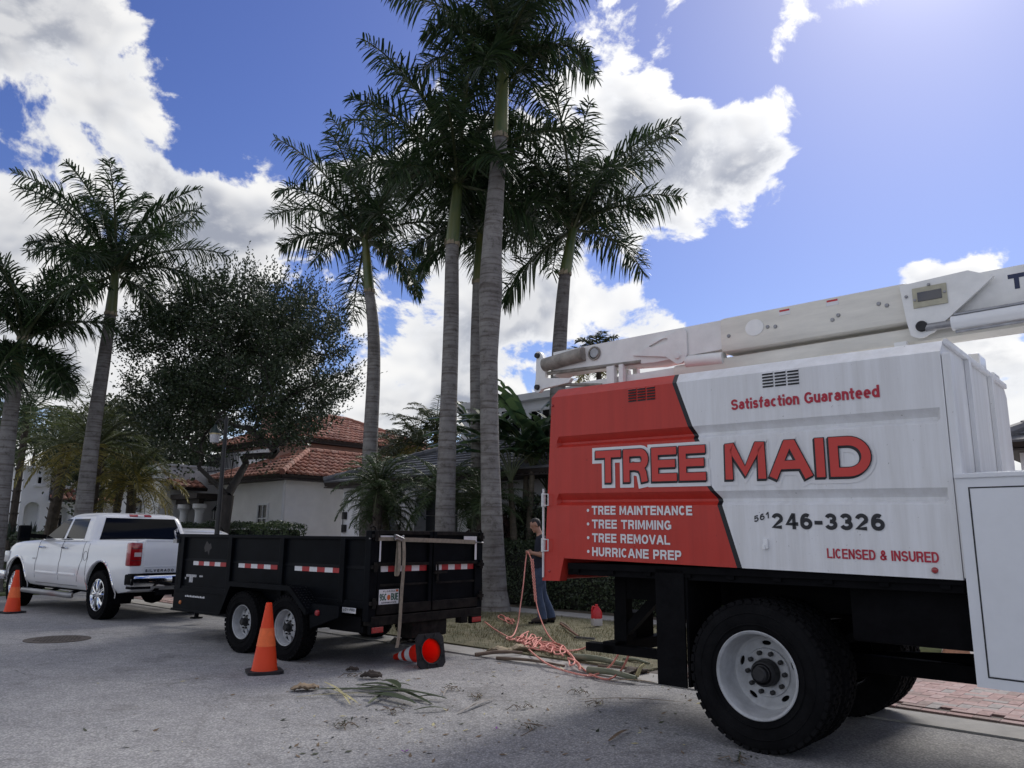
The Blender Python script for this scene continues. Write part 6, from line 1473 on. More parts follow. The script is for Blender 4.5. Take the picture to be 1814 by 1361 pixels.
def hedge(label, u0, u1, v0, v1, h, n, seed, m, leaf=.07, name='hedge', bump_=.08, z0=.04):
    rng = random.Random(seed); o = thing(name, label, 'hedge', lot((u0+u1)/2, (v0+v1)/2, z0), LOT_ANG)
    L_, D_ = abs(u1-u0), abs(v1-v0)
    mb = MB(); mb.box((0, 0, h*.46), (L_-.22, D_-.22, h*.9), bev=.1); mb.build('dark_core', pmat('hedge_core_dark', (.012, .014, .009), .95, var=.3), o)  # solid dark box added inside the leaves to stop see-through
    lf = MB()
    wt = [L_*h, L_*D_, D_*h, D_*h]
    for i in range(n):
        f = rng.choices(range(4), wt)[0]; a, c = rng.random(), rng.random()
        if f == 0: p = Vector(((a-.5)*L_, -D_/2, c*h)); nn = Vector((0, -1, .25))
        elif f == 1: p = Vector(((a-.5)*L_, (c-.5)*D_, h)); nn = Vector((0, -.2, 1))
        else: p = Vector((L_/2*(1 if f == 2 else -1), (a-.5)*D_, c*h)); nn = Vector((1 if f == 2 else -1, 0, .25))
        wob = bump_*(math.sin(p.x*3.1+seed)+math.sin(p.x*7.3+p.z*5)+math.sin(p.y*6+p.z*8))*.5
        p = p+nn*(wob+rng.uniform(-.11, .03)); nn = (nn+Vector((rng.uniform(-1, 1), rng.uniform(-1, 1), rng.uniform(-1, 1)))*.9).normalized()
        w = nn.orthogonal().normalized(); w = (w*math.cos(i)+nn.cross(w)*math.sin(i)); q = nn.cross(w); l = leaf*rng.uniform(.7, 1.3)
        lf.add([p-w*l*.5, p+q*l*.3, p+w*l*.5+nn*l*.1, p-q*l*.3], [(0, 1, 2, 3)])
    lf.raw('foliage', m, o, 'stuff')
    return o
M_HEDGE = leafmat('hedge_leaf', (.03, .055, .024), (.09, .13, .05), .4, .25)
M_HEDGED = leafmat('dark_hedge_leaf', (.02, .036, .017), (.06, .085, .036), .42, .22)
hedge('long clipped hedge behind the man and the trailer', 5.2, 16.2, 12.75, 13.55, 1.36, 26000, 1, M_HEDGED, .06)
hedge('trimmed hedge along the villa wall behind the trailer front', 20.7, 31.0, 12.6, 13.3, 1.78, 22000, 2, M_HEDGE, .075)
hedge('low hedge at the left edge in front of the arched house', 30.0, 47, 9.0, 10.0, 1.42, 16000, 3, M_HEDGED, .09)
hedge('tall dark rounded bush just left of the red tailgate', 10.3, 12.6, 13.7, 14.9, 2.35, 12000, 4, M_HEDGED, .06, 'bush', .16)
hedge('low purple leaved bush between the two thick trunks', 12.6, 14.2, 13.75, 14.4, 1.9, 5000, 6, leafmat('croton_leaf', (.035, .02, .022), (.10, .05, .04), .4, .2), .10, 'bush', .14)
hedge('low leafy shrub at the kerb beyond the front bumper of the pickup', 22.6, 24.6, 5.2, 6.0, .62, 2600, 12, M_HEDGE, .08, 'shrub', .1)
def agave(label, base, s_, seed):
    rng = random.Random(seed); o = thing('agave', label, 'plant', base, 0, 'agaves above the low hedge')
    for i in range(18):
        a = i*2.4; inc = R(8+62*i/18); L_ = s_*rng.uniform(.8, 1.1); mb = MB(); out = Vector((math.cos(a), math.sin(a), 0)); sd = Vector((-math.sin(a), math.cos(a), 0))
        d = out*math.sin(inc)+Vector((0, 0, 1))*math.cos(inc); p = [d*L_*t-Vector((0, 0, .05))*t*t for t in (0, .3, .65, 1)]; w = (.05, .075, .055, .003); vs = []
        for q, ww in zip(p, w): vs += [q-sd*ww, q+sd*ww, q-d.cross(sd)*.0-Vector((0, 0, .03))]
        mb.add(vs, [f for k in range(3) for f in ((k*3, k*3+1, k*3+4, k*3+3), (k*3+1, k*3+2, k*3+5, k*3+4), (k*3+2, k*3, k*3+3, k*3+5))]); mb.build('leaf', pmat('agave_leaf', (.05, .07, .06), .5, var=.2), o)
b = atY(20, 940, 30); agave('spiky agave at the left edge above the low hedge', Vector((b.x, b.y, 1.15)), .85, 1); b = atY(56, 940, 31); agave('spiky agave beside the mirror of the pickup', Vector((b.x, b.y, 1.15)), .8, 2)
# shrub border strip under the hedge and turf
def grass():
    rng = random.Random(9); mb = MB()
    for i in range(26000):
        u, v = rng.uniform(5.05, 16.3), 7.66+(rng.random()**1.0)*4.0
        k = math.sin(u*1.7)*math.sin(v*2.1+1)+math.sin(u*.6+v)*.6
        if k < -.2 and rng.random() < .75: continue
        p = lot(u, v, .035); a = rng.uniform(0, 6.28); h = rng.uniform(.02, .065); d = Vector((math.cos(a), math.sin(a), 0)); ln = Vector((rng.uniform(-1, 1), rng.uniform(-1, 1), 0))*h*.6
        mb.add([p-d*.004, p+d*.004, p+ln+Vector((0, 0, h))], [(0, 1, 2)])
    o = mb.raw('grass', leafmat('dry_grass_blade', (.075, .085, .035), (.22, .19, .10), .7, .3), None, 'stuff'); tag(o, 'short patchy dry grass on the verge', 'grass', None, 'stuff')
grass()
# ------------------------------------------------------------------ man coiling rope behind the truck
def build_person():
    base = Vector((.53, 13.75, .045)); o = thing('person', 'man in dark navy shirt and blue jeans pulling in rope beside the truck', 'person', base, R(188))
    J = {'pel': (0, 0, .97), 'sp': (.0, 0, 1.12), 'ch': (-.02, 0, 1.33), 'nk': (.03, 0, 1.49), 'hb': (.055, 0, 1.56),
         'shl': (-.01, .17, 1.42), 'ell': (-.06, .25, 1.15), 'wrl': (.16, .14, 1.17), 'shr': (-.01, -.17, 1.42), 'elr': (-.18, -.24, 1.17), 'wrr': (.03, -.20, 1.08),
         'hil': (0, .09, .92), 'knl': (.05, .11, .50), 'anl': (-.02, .12, .10), 'tol': (.15, .14, .05), 'hir': (0, -.09, .92), 'knr': (-.06, -.12, .50), 'anr': (-.22, -.13, .10), 'tor': (-.06, -.16, .05)}
    rad = {'pel': (.13, .155), 'sp': (.115, .14), 'ch': (.12, .165), 'nk': .058, 'hb': .055, 'shl': .07, 'ell': .047, 'wrl': .032, 'shr': .07, 'elr': .047, 'wrr': .032, 'hil': .095, 'knl': .066, 'anl': .052, 'tol': .042, 'hir': .095, 'knr': .066, 'anr': .052, 'tor': .042}
    B = [('pel', 'sp'), ('sp', 'ch'), ('ch', 'nk'), ('nk', 'hb'), ('ch', 'shl'), ('shl', 'ell'), ('ell', 'wrl'), ('ch', 'shr'), ('shr', 'elr'), ('elr', 'wrr'), ('pel', 'hil'), ('hil', 'knl'), ('knl', 'anl'), ('anl', 'tol'), ('pel', 'hir'), ('hir', 'knr'), ('knr', 'anr'), ('anr', 'tor')]
    mb = MB()
    def limb(names, radii, extra=()):
        P = catmull([J[k] for k in names], 6); n = len(P); k = len(radii); rs = []
        for i in range(n): f = i/(n-1)*(k-1); q = min(k-2, int(f)); rs.append(radii[q]+(radii[q+1]-radii[q])*(f-q))
        d0, d1 = (P[0]-P[1]).normalized(), (P[-1]-P[-2]).normalized()
        mb.tube([P[0]+d0*rs[0]*.8]+P+[P[-1]+d1*rs[-1]*.8], [rs[0]*.5]+rs+[rs[-1]*.5], 14)
    tor = []
    for z, x, rx, ry in ((.80, .0, .06, .10), (.86, 0, .11, .155), (.95, 0, .125, .168), (1.05, 0, .112, .150), (1.15, -.005, .112, .150), (1.27, -.015, .122, .168), (1.36, -.02, .118, .178), (1.43, -.012, .09, .155), (1.475, .005, .065, .085), (1.51, .02, .056, .060), (1.57, .05, .055, .058), (1.61, .06, .05, .05)):
        tor.append([(x+rx*math.cos(2*math.pi*j/24), ry*math.sin(2*math.pi*j/24), z) for j in range(24)])
    tb = loft(tor); mb.add(tb.v, tb.f)
    limb(('shl', 'ell', 'wrl'), (.066, .058, .052, .047, .046, .038, .031)); limb(('shr', 'elr', 'wrr'), (.066, .058, .052, .047, .046, .038, .031))
    for s_ in ('l', 'r'):
        limb(('hi'+s_, 'kn'+s_, 'an'+s_), (.105, .098, .085, .070, .073, .066, .058)); a_, t_ = Vector(J['an'+s_]), Vector(J['to'+s_])
        d = (t_-a_); d.z = 0; d.normalize(); mb.tube([a_-d*.075+Vector((0, 0, -.045)), a_-d*.05+Vector((0, 0, -.035)), a_+d*.05+Vector((0, 0, -.03)), a_+d*.14+Vector((0, 0, -.05)), a_+d*.20+Vector((0, 0, -.058))], [.03, .05, .052, .045, .025], 12)
    # head bowed over the rope: skull, jaw, nose, ears
    Hm = Matrix.Translation((.085, 0, 1.655)) @ Matrix.Rotation(R(24), 4, 'Y')
    def ell(c, r_, n=14):
        vs, fs = [], []
        for i in range(n+1):
            for j in range(n): t, f = math.pi*i/n, 2*math.pi*j/n; vs.append(Hm @ Vector((c[0]+r_[0]*math.sin(t)*math.cos(f), c[1]+r_[1]*math.sin(t)*math.sin(f), c[2]+r_[2]*math.cos(t))))
        mb.add(vs, [(i*n+j, i*n+(j+1) % n, (i+1)*n+(j+1) % n, (i+1)*n+j) for i in range(n) for j in range(n)])
    ell((0, 0, .025), (.098, .077, .098)); ell((.03, 0, -.055), (.062, .056, .07)); ell((.097, 0, -.012), (.022, .013, .024)); ell((.088, 0, -.062), (.016, .024, .012)); ell((.08, 0, -.10), (.02, .025, .018)); ell((.078, 0, .025), (.022, .05, .012))
    for s_ in (-1, 1): ell((-.005, s_*.078, -.01), (.022, .012, .034))
    # hands: palm plus five separate curled fingers each
    for wr, sg in ((Vector(J['wrl']), 1), (Vector(J['wrr']), -1)):
        d = Vector((.85, -.25*sg, .1 if sg > 0 else -.35)).normalized(); sd = d.cross(Vector((0, 0, 1))).normalized(); upv = sd.cross(d)
        mb.tube([wr-d*.01, wr+d*.04, wr+d*.085], [.030, .038, .034], 8, flat=.62)
        for q in range(4):
            b0 = wr+d*.08+upv*(.030-.019*q); L_ = (.072, .08, .074, .058)[q]; c = b0; pts = [c-d*.02]
            for k, a in enumerate((10, 55, 100)): c = c+(d*math.cos(R(a))-sd*sg*math.sin(R(a)))*L_/3; pts.append(c)
            mb.tube(pts, [.0105, .010, .009, .0075], 7)
        mb.tube([wr+d*.02+upv*.025, wr+d*.05+upv*.05-sd*sg*.012, wr+d*.078+upv*.046-sd*sg*.035], [.013, .011, .008], 7)
    mm = bpy.data.meshes.new('body'); mm.from_pydata(mb.v, [], mb.f); ob = bpy.data.objects.new('body', mm); COL.objects.link(ob)
    rm = ob.modifiers.new('remesh', 'REMESH'); rm.mode = 'VOXEL'; rm.voxel_size = .0085; s2 = ob.modifiers.new('smooth', 'SMOOTH'); s2.iterations = 4; s2.factor = .5
    dg = bpy.context.evaluated_depsgraph_get(); dg.update(); m2 = bpy.data.meshes.new_from_object(ob.evaluated_get(dg)); ob.modifiers.clear(); ob.data = m2; ob.name = 'body'; ob.parent = o
    m2.materials.clear()
    for m_ in (pmat('skin', (.36, .20, .14), .55, var=.08, scale=20), pmat('navy_cotton', (.012, .015, .028), .9, var=.25, scale=12, bump=.4, bscale=25), pmat('blue_denim', (.05, .075, .13), .9, var=.3, scale=9, bump=.4, bscale=40, detail=8), pmat('brown_work_boot', (.045, .033, .025), .75, var=.3, scale=14), pmat('black_hair', (.008, .007, .007), .6, var=.3, scale=60, bump=.8, bscale=150)): m2.materials.append(m_)
    seg = [(Vector(J[a]), Vector(J[b]), a, b) for a, b in B]
    inv = Hm.inverted()
    for p in m2.polygons:
        c = p.center; h = inv @ c; best, bd = None, 9
        for a, b, na, nb_ in seg:
            t = max(0, min(1, (c-a).dot(b-a)/(b-a).length_squared)); d = (c-a-(b-a)*t).length
            if d < bd: bd = d; best = (na, nb_, t)
        if c.z > 1.52: mi = 4 if (h.z > .055 or (h.x < -.01 and h.z > -.045)) and not (h.x > .055 and h.z < .08) else 0
        elif (best[0] in ('ell', 'elr') and bd < .068 and c.y*c.y+c.x*c.x > .02) or c.x > .15 and c.z > .98: mi = 0
        elif best[0] in ('shl', 'shr') and best[1] in ('ell', 'elr') and best[2] > .86: mi = 0
        elif c.z > 1.46 and math.hypot(c.x-.03, c.y) < .075: mi = 0
        elif c.z < .125: mi = 3
        elif c.z < .955: mi = 2
        else: mi = 1
        p.material_index = mi; p.use_smooth = True
    # loose shirt hem and trouser cuffs stand off the body; belt
    mb = MB(); n = 36
    for (z, rx, ry, dz) in (): pass
    hem = []
    for z, k in ((1.16, 1.0), (1.05, 1.10), (.97, 1.17), (.925, 1.19)):
        hem.append([(.138*k*math.cos(2*math.pi*j/n)+.006*math.sin(j*1.9), .168*k*math.sin(2*math.pi*j/n)+.006*math.cos(j*2.3), z+.008*math.sin(j*.9)) for j in range(n)])
    h_ = loft(hem, False); h_.build('shirt_hem', MATS['navy_cotton'], o, 60)
    for an, kn in (('anl', 'knl'), ('anr', 'knr')):
        a, k = Vector(J[an]), Vector(J[kn]); mb = MB(); mb.tube([a+Vector((.01, 0, -.02)), a+(k-a)*.15, a+(k-a)*.35, a+(k-a)*.6], [.082, .079, .074, .07], 20, False); mb.build('trouser_cuff', MATS['blue_denim'], o, 60)
    for to, an in (('tol', 'anl'), ('tor', 'anr')):
        a, t = Vector(J[an]), Vector(J[to]); mb = MB(); mb.box((a+t)/2+Vector((.01, 0, -.055 if False else -.06)), (.30, .10, .03), Matrix.Rotation(math.atan2((t-a).y, (t-a).x), 3, 'Z'), .012); mb.build('boot_sole', MATS['tyre_rubber'], o)
build_person()

# ------------------------------------------------------------------ ropes
M_ROPE = pmat('coral_braided_rope', (.72, .20, .15), .8, col2=(.85, .48, .41), scale=55, bump=.6, bscale=160)
M_ROPE2 = pmat('faded_pink_rope', (.52, .13, .10), .8, col2=(.62, .28, .23), scale=55, bump=.6, bscale=160)
def rope(label, pts, r_=.0105, m=None, n=8):
    P = catmull(pts, n); mb = MB(); mb.tube(P, r_, 8); o = mb.build('rope', m or M_ROPE, None, 60); return tag(o, label, 'rope', 'coral ropes around the man')
g = lambda x, y, z=.06: gp(x, y, z)
hy = 13.45
rope('coral rope falling from the hand of the man to the pile on the left', [(.36, 13.52, 1.12), (.30, 13.57, 1.235), (.27, 13.58, 1.10), atY(927, 1036, hy-.1), atY(921, 1080, hy-.25), atY(917, 1106, hy-.45), g(909, 1126), g(897, 1130), g(905, 1134), g(925, 1128), g(940, 1133)])
rope('coral rope running from the trailer bumper in a long curve over the gutter', [g(859, 1102, .28), g(876, 1115, .10), g(897, 1127), g(924, 1140), g(947, 1160), g(971, 1177), g(1006, 1190, .03), g(1047, 1197, .03), g(1075, 1185, .08), g(1090, 1168, .2), g(1099, 1150, .42)])
rope('coral rope sweeping from the braid in the hand towards the truck bumper', [atY(949, 1063, hy-.2), atY(954, 1085, hy-.5), g(964, 1112, .12), g(977, 1133), g(995, 1147), g(1018, 1169), g(1034, 1186, .03), g(1056, 1199, .03), g(1080, 1203, .03), g(1100, 1188, .10), g(1112, 1165, .3), g(1117, 1150, .45)], m=M_ROPE2)
mb = MB()
for k in range(3):
    P = []
    for i in range(46):
        t = i/45; p = Vector((.375, 13.50, 1.12)).lerp(atY(949, 1066, hy-.2), t); a = t*26+k*2.094; P.append(p+Vector((.022*math.cos(a)*(1-.3*t), .016*math.sin(a), 0)))
    mb.tube(P, .0100, 7)
o = mb.build('rope_braid', M_ROPE, None, 60); tag(o, 'chain of braided coral rope hanging from the hand of the man', 'rope')
def squiggle(label, cx, cy, wx, wy, loops, seed, m, r_=.010, n=60):
    rng = random.Random(seed); P = []; ph = [rng.uniform(0, 6.28) for _ in range(6)]
    for i in range(n):
        t = i/(n-1); a = t*loops*6.283
        x = cx+wx*(t-.5)*2*.7+wx*.42*math.cos(a+ph[0])+wx*.12*math.sin(2.3*a+ph[1]); y = cy+wy*.5*math.sin(a+ph[2])+wy*.3*math.sin(.47*a+ph[3])+(t-.5)*wy*.9
        P.append(gp(x, y, .052+.03*abs(math.sin(a*.7+ph[4]))+.012*rng.random()))
    return rope(label, P, r_, m, 4)
squiggle('tangled heap of coral rope on the grass nearest the man', 938, 1134, 20, 14, 5.5, 1, M_ROPE)
squiggle('tangled heap of coral rope in the middle of the verge', 972, 1147, 30, 13, 5.0, 2, M_ROPE)
squiggle('loose loops of coral rope at the edge of the gutter', 1012, 1168, 20, 22, 2.2, 3, M_ROPE, n=36)
squiggle('faded rope heap lying beneath the coral loops', 960, 1142, 40, 13, 4.2, 5, M_ROPE2)
squiggle('small coil of faded rope at the foot of the tallest palm', 898, 1097, 14, 9, 4.0, 7, M_ROPE2, n=44)
rope('coral rope trailing from the heap to the truck bumper', [g(960, 1148), g(985, 1150), g(1010, 1153), g(1030, 1150), g(1040, 1146, .15), g(1052, 1147, .46)])

# ------------------------------------------------------------------ red fuel jug, rake, cut logs
b = gp(1057, 1109, .05); o = thing('fuel_jug', 'red jug with pale base standing on the grass behind the truck', 'jug', b, R(20))
mb = MB(); mb.span((-.085, -.06, 0), (.085, .06, .13), .02); mb.build('jug_base', pmat('translucent_white_plastic', (.5, .48, .46), .4, var=.1), o, 40)
mb = MB(); rings = []
for z, a, c in ((.12, .09, .065), (.20, .09, .065), (.26, .07, .05), (.30, .035, .03), (.315, .03, .026)): rings.append([(a*math.copysign(abs(math.cos(t))**.6, math.cos(t)), c*math.copysign(abs(math.sin(t))**.6, math.sin(t)), z) for t in [2*math.pi*k/24 for k in range(24)]])
mm = loft(rings); mm.tube(catmull([(-.03, 0, .30), (-.07, 0, .31), (-.085, 0, .25), (-.085, 0, .19)], 4), .014, 8); mm.build('jug_top', pmat('red_plastic', (.55, .02, .025), .35, var=.06), o, 50)
mb = MB(); mb.cyl((0, 0, .31), (0, 0, .345), .026); mb.build('cap', MATS['red_plastic'], o, 40)
h0, h1 = gp(1018, 1129, .07), gp(1052, 1132, .07); o = thing('garden_rake', 'garden rake lying on the grass with its tines towards the truck', 'rake', (h0+h1)/2, 0); c = (h0+h1)/2
mb = MB(); mb.bar(h0-c, h1-c, .03, .02); mb.build('rake_head', M_DKMETAL, o)
for i in range(16):
    p = (h0-c).lerp(h1-c, (i+.5)/16); mb = MB(); mb.tube([p, p+Vector((.01, -.06, .025)), p+Vector((.012, -.11, -.01))], .004, 5); mb.build('tine', M_DKMETAL, o)
mb = MB(); mb.tube([gp(1024, 1127, .07)-c, gp(993, 1105, .08)-c], .016, 8); mb.build('handle', pmat('weathered_wood', (.16, .08, .05), .8, var=.3, scale=10), o, 40)
M_LOGB = pmat('cut_palm_bark', (.36, .32, .28), .9, var=.3, scale=9, bump=.6); M_LOGC = pmat('cut_palm_core', (.42, .25, .16), .85, var=.3, scale=18, bump=.3)
b = gp(1697, 1187, .02); o = thing('palm_log', 'short cut palm log with brown sawn face on the driveway', 'log', b, R(60))
mb = MB(); mb.tube([(0, 0, .15), (.3, .02, .155), (.9, .05, .15)], [.15, .148, .145], 22, False); mb.build('bark', M_LOGB, o, 60)
mb = MB(); mb.plate(arc(0, .15, .149, .149, 0, 345, 23), [], lambda a, c, d: (d, a, c), -.004, .01); mb.build('sawn_face', M_LOGC, o)
b = gp(1650, 1179, .02); o = thing('palm_husk', 'green rounded palm husk lying left of the cut log', 'husk', b, R(-35))
rings = []
for i in range(13): t = i/12; r_ = .145*math.sin(math.pi*min(.999, max(.03, t)))**.55; rings.append([(-.22+.46*t, r_*math.cos(a)*(1+.04*math.cos(3*a)), .13+r_*.9*math.sin(a)) for a in [2*math.pi*k/18 for k in range(18)]])
loft(rings).build('husk_shell', pmat('green_husk', (.13, .16, .06), .55, var=.25, scale=7, bump=.2), o, 60)
mb = MB()
for k in range(4): a = k*1.57+.4; mb.tube(catmull([(.20, .03*math.cos(a), .13+.03*math.sin(a)), (.02, .150*math.cos(a), .13+.136*math.sin(a)), (-.2, .05*math.cos(a), .13+.04*math.sin(a))], 4), .006, 5)
mb.build('husk_seam', pmat('pale_husk_seam', (.22, .22, .10), .6), o)

# ------------------------------------------------------------------ manhole
b = gp(102, 1133); o = thing('manhole_cover', 'round iron manhole cover set in the road left of the trailer', 'manhole cover', (b.x, b.y, 0), .4)
mb = MB(); mb.lathe([(.42, .0), (.42, .008), (.37, .010), (.365, .004)], 48, Matrix.Rotation(R(90), 4, 'X')); mb.build('ring', pmat('rusty_iron', (.10, .085, .075), .7, .4, var=.4, scale=12, bump=.3), o, 40)
mb = MB(); mb.lathe([(0, .007), (.36, .007), (.362, .0)], 48, Matrix.Rotation(R(90), 4, 'X')); mb.build('lid', MATS['rusty_iron'], o, 40)
mb = MB()
for i in range(-7, 8):
    for j in range(-7, 8):
        if (i*.045)**2+(j*.045)**2 < .31**2: mb.box((i*.045, j*.045, .009), (.026, .026, .006))
mb.build('studs', MATS['rusty_iron'], o, None, 'stuff')

# ------------------------------------------------------------------ cut fronds, husks and twigs on the road
M_STRIP = [leafmat('cut_leaf_green', (.03, .045, .02), (.06, .08, .035), .5, .1), pmat('cut_leaf_pale', (.42, .38, .20), .7, var=.2, scale=10), pmat('dry_leaf_brown', (.17, .12, .075), .85, var=.35, scale=12, bump=.3), pmat('dry_leaf_grey', (.30, .28, .26), .8, var=.3, scale=12)]
def strip_leaf(label, name, a, b, w, m, group, z=.012, arch_=.02, cat='palm leaf'):
    pa, pb = gp(*a), gp(*b); d = pb-pa; sd = Vector((-d.y, d.x, 0)).normalized(); mb = MB(); vs = []; K = 8
    for i in range(K+1):
        t = i/K; ww = w*(.35+.65*math.sin(math.pi*min(1, .12+.8*t)))*(.15 if i == K else 1); p = pa.lerp(pb, t)+sd*.03*math.sin(t*2.5+a[0])*d.length; h = z+arch_*math.sin(math.pi*t)
        vs += [p-sd*ww+Vector((0, 0, h+ww*.35)), p+Vector((0, 0, h)), p+sd*ww+Vector((0, 0, h+ww*.35))]
    mb.add(vs, [f for i in range(K) for f in ((i*3, i*3+1, i*3+4, i*3+3), (i*3+1, i*3+2, i*3+5, i*3+4))]); o = mb.raw(name, m); return tag(o, label, cat, group)
GL = 'narrow green palm leaf strip in the heap on the road'; GG = 'green leaf strips on the road'
for a, b, w in (((556, 1228), (742, 1234), .016), ((632, 1220), (792, 1244), .018), ((676, 1212), (768, 1251), .018), ((678, 1213), (706, 1228), .03), ((650, 1238), (740, 1254), .022), ((660, 1232), (735, 1252), .02), ((600, 1226), (718, 1224), .013), ((655, 1252), (690, 1235), .012), ((736, 1240), (793, 1243), .013), ((733, 1262), (793, 1260), .011), ((640, 1219), (700, 1225), .02), ((690, 1220), (728, 1221), .012)):
    strip_leaf(GL, 'leaf_strip', a, b, w*1.7, M_STRIP[0], GG, .01+random.random()*.03)
for i, (a, b) in enumerate((((572, 1214), (618, 1256)), ((583, 1224), (630, 1254)))): strip_leaf(('longer', 'shorter')[i]+' pale yellow leaf strip crossing the left of the heap', 'leaf_strip', a, b, .014, M_STRIP[1], None, .03)
strip_leaf('thin pale leaf rib lying flat under the green heap', 'leaf_strip', (526, 1236), (700, 1233), .009, M_STRIP[1], None)
strip_leaf('longer of two white split leaf ribs right of the heap', 'leaf_strip', (808, 1266), (878, 1240), .012, M_STRIP[3], None); strip_leaf('shorter of two white split leaf ribs right of the heap', 'leaf_strip', (822, 1262), (868, 1243), .009, M_STRIP[3], None, .02)
strip_leaf('small white splinter of leaf below the fallen cone', 'leaf_strip', (785, 1235), (799, 1222), .012, M_STRIP[3], None)
strip_leaf('long dark leaf rib lying across the road before the mud flap', 'leaf_strip', (1025, 1243), (1215, 1247), .010, M_STRIP[2], None); strip_leaf('short dark stick lying on the road left of the big tyre', 'leaf_strip', (1078, 1316), (1116, 1296), .018, M_STRIP[2], None)
strip_leaf('dark leaf rib lying in the gutter by the mud flap', 'leaf_strip', (1078, 1210), (1165, 1214), .02, M_STRIP[2], None, .02)
def husk(label, c, s_, rz, m, curl=.5):
    o = thing('dry_husk', label, 'palm husk', gp(*c), rz); mb = MB(); vs = []; K, Q = 10, 6
    for i in range(K+1):
        t = i/K; w = s_*.32*math.sin(math.pi*(.06+.9*t))**.7
        for j in range(Q+1): a = (j/Q-.5)*2*curl*2.2; vs.append((s_*(t-.5)+.01*math.sin(j*3+i), w*math.sin(a)/max(.4, curl*1.6), .012+w*(1-math.cos(a))*.8+.05*s_*math.sin(t*5)**2+.008*math.sin(i*2.7+j)))
    mb.add(vs, [(i*(Q+1)+j, (i+1)*(Q+1)+j, (i+1)*(Q+1)+j+1, i*(Q+1)+j+1) for i in range(K) for j in range(Q)]); h = mb.build('husk_sheet', m, o, 60)
    sd = h.modifiers.new('thickness', 'SOLIDIFY'); sd.thickness = .006
    return o
husk('tan curled palm husk at the left end of the leaf heap', (540, 1224), .26, .3, pmat('tan_husk', (.28, .21, .14), .85, var=.35, scale=9, bump=.4)); husk('dark curled bark piece above the leaf heap', (657, 1203), .24, -.2, pmat('dark_husk', (.07, .055, .045), .85, var=.4, scale=9, bump=.4), .7)
husk('small dark bark strip below the trailer', (624, 1190), .14, .1, MATS['dark_husk'], .7); husk('pale palm sheath lying under the trailer tailgate', (722, 1139), .5, .8, pmat('pale_sheath', (.36, .33, .28), .8, var=.3, scale=8), .3)
husk('pale split sheath leaning by the fallen cone', (741, 1136), .34, 1.4, MATS['pale_sheath'], .6); husk('cream palm sheath on the gutter below the rope heap', (928, 1157), .42, .2, pmat('cream_sheath', (.34, .28, .19), .8, var=.3, scale=8), .55)
husk('torn brown sheath in the gutter beside the mud flap', (1128, 1196), .3, .5, MATS['dark_husk'], .6); husk('tan sheath lying left of the rope loops', (885, 1158), .36, -.3, MATS['cream_sheath'], .5)
def stalk(label, a, b, r_, m, za=.05, zb=.05):
    pa, pb = gp(a[0], a[1], za), gp(b[0], b[1], zb); mb = MB(); mid = pa.lerp(pb, .5)+Vector((0, 0, .02)); mb.tube(catmull([pa, mid, pb], 6), [r_*(1.15-.4*i/12) for i in range(13)], 10); o = mb.build('palm_stalk', m, None, 60); return tag(o, label, 'palm stalk')
M_STALK = pmat('green_palm_stalk', (.10, .125, .075), .55, col2=(.22, .23, .16), scale=4, stretch=(1, 1, 1)); M_STALKB = pmat('brown_palm_stalk', (.15, .11, .08), .8, var=.3, scale=6)
stalk('thick green palm stalk on the grass edge behind the truck bumper', (1018, 1164), (1103, 1177), .036, M_STALK, .07, .06); stalk('grey green palm stalk lying in the gutter below the ropes', (1042, 1187), (1127, 1202), .034, M_STALK, .06, .05)
stalk('long brown palm stalk lying along the grass edge left of the ropes', (842, 1160), (925, 1156), .022, M_STALKB); stalk('thin brown stalk beside the gutter under the long rope', (880, 1166), (1000, 1180), .018, M_STALKB, .03, .03); stalk('thin pale stalk leaning over the pavers by the mud flap', (1128, 1198), (1141, 1177), .02, M_STRIP[1], .04, .15)
stalk('straight brown stick left of the garden rake', (994, 1103), (1016, 1120), .018, M_STALKB); stalk('slim stalk lying in the gutter near the mud flap', (1060, 1180), (1150, 1192), .014, M_STALKB, .03, .03); stalk('short stalk under the rear bumper of the truck', (1105, 1168), (1150, 1176), .02, M_STALK, .04, .04)
def twig(label, c, s_, seed, group):
    rng = random.Random(seed); b = gp(*c); o = thing('leafy_twig', label, 'twig', b, 0, group); mb = MB(); lf = MB()
    for k in range(4):
        a = rng.uniform(0, 6.28); L_ = s_*rng.uniform(.5, 1); p0 = Vector((rng.uniform(-.04, .04), rng.uniform(-.03, .03), .01)); pts = [p0+Vector((math.cos(a+.25*i*rng.uniform(-1, 1)), math.sin(a), 0))*L_*i/4+Vector((0, 0, .03*math.sin(i))) for i in range(5)]
        mb.tube(pts, .003, 4)
        for i in range(7): q = pts[rng.randrange(5)]+Vector((rng.uniform(-.03, .03), rng.uniform(-.03, .03), rng.uniform(.002, .03))); d = Vector((rng.uniform(-1, 1), rng.uniform(-1, 1), rng.uniform(-.2, .3))).normalized(); w = d.cross(Vector((0, 0, 1))).normalized()*.008; lf.add([q-d*.02, q+w, q+d*.02, q-w], [(0, 1, 2, 3)])
    mb.build('stem', M_STRIP[2], o); lf.raw('leaves', leafmat('twig_leaf', (.02, .03, .015), (.06, .07, .035), .6, .1), o, 'stuff')
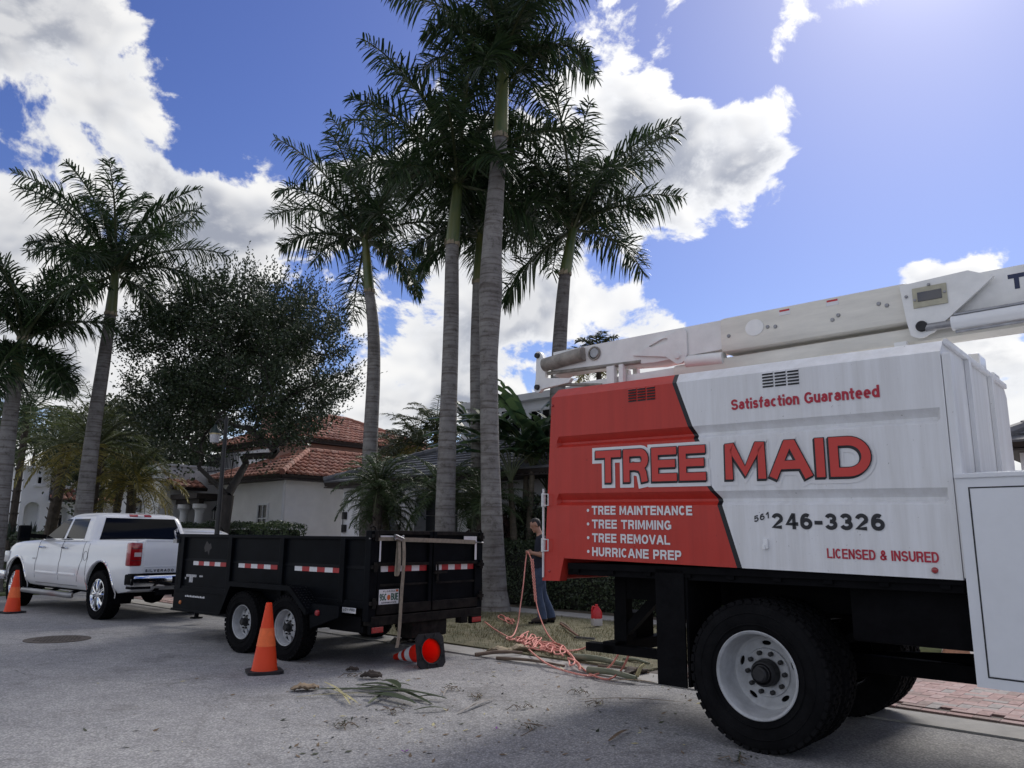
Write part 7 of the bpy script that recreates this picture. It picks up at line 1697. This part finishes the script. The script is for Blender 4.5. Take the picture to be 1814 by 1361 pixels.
for i, (c, lab) in enumerate((((800, 1222), 'leafy twig just below the fallen cone'), ((845, 1240), 'leafy twig above the white split ribs'), ((920, 1256), 'dark leafy twig in the middle of the road'), ((940, 1295), 'long leafy twig in the foreground left of the tyre'), ((612, 1288), 'leafy twig in the foreground below the heap'), ((1030, 1230), 'leafy twig near the gutter below the rope'), ((1065, 1250), 'leafy twig on the dark leaf rib'), ((700, 1262), 'twig under the right end of the heap'), ((1300, 1352), 'small twig right under the big tyre'), ((624, 1200), 'reddish twig left of the dark bark piece'))):
    twig(lab, c, .16 if i != 3 else .24, 70+i, 'leafy twigs scattered on the road')
def litter():
    rng = random.Random(33); mb = MB()
    for i in range(900):
        if i < 520: x, y = rng.uniform(500, 1240), rng.uniform(1170, 1340)
        elif i < 700: x, y = rng.uniform(0, 1300), rng.uniform(1120, 1355)
        else: x, y = rng.uniform(830, 1160), rng.uniform(1120, 1215)
        p = gp(x, y, .006 if i < 700 else .05); a = rng.uniform(0, 6.28); l = rng.choice((.008, .012, .012, .02, .035)); d = Vector((math.cos(a), math.sin(a), rng.uniform(-.1, .4)))*l; w = Vector((-math.sin(a), math.cos(a), .2))*l*rng.uniform(.15, .5)
        mb.add([p-d, p+w, p+d, p-w], [(0, 1, 2, 3)], rng.choices((0, 1, 2), (.5, .3, .2))[0])
    o = mb.raw('leaf_litter', [M_STRIP[2], MATS['twig_leaf'], M_STRIP[1]], None, 'stuff'); tag(o, 'scattered chips and leaf bits on the road', 'litter', None, 'stuff')
litter()
for (x, y, l) in ((717, 1334, 'left'), (879, 1293, 'right')):
    b = gp(x, y); o = thing('fallen_petal', l+' one of two purple petals on the road', 'petal', b, x); mb = MB()
    for k in range(3): a = k*2.1; mb.add([(0, 0, .004), (.02*math.cos(a-.5), .02*math.sin(a-.5), .014), (.034*math.cos(a), .034*math.sin(a), .018), (.02*math.cos(a+.5), .02*math.sin(a+.5), .014)], [(0, 1, 2, 3)])
    mb.raw('petal', pmat('purple_petal', (.22, .04, .28), .6), o)
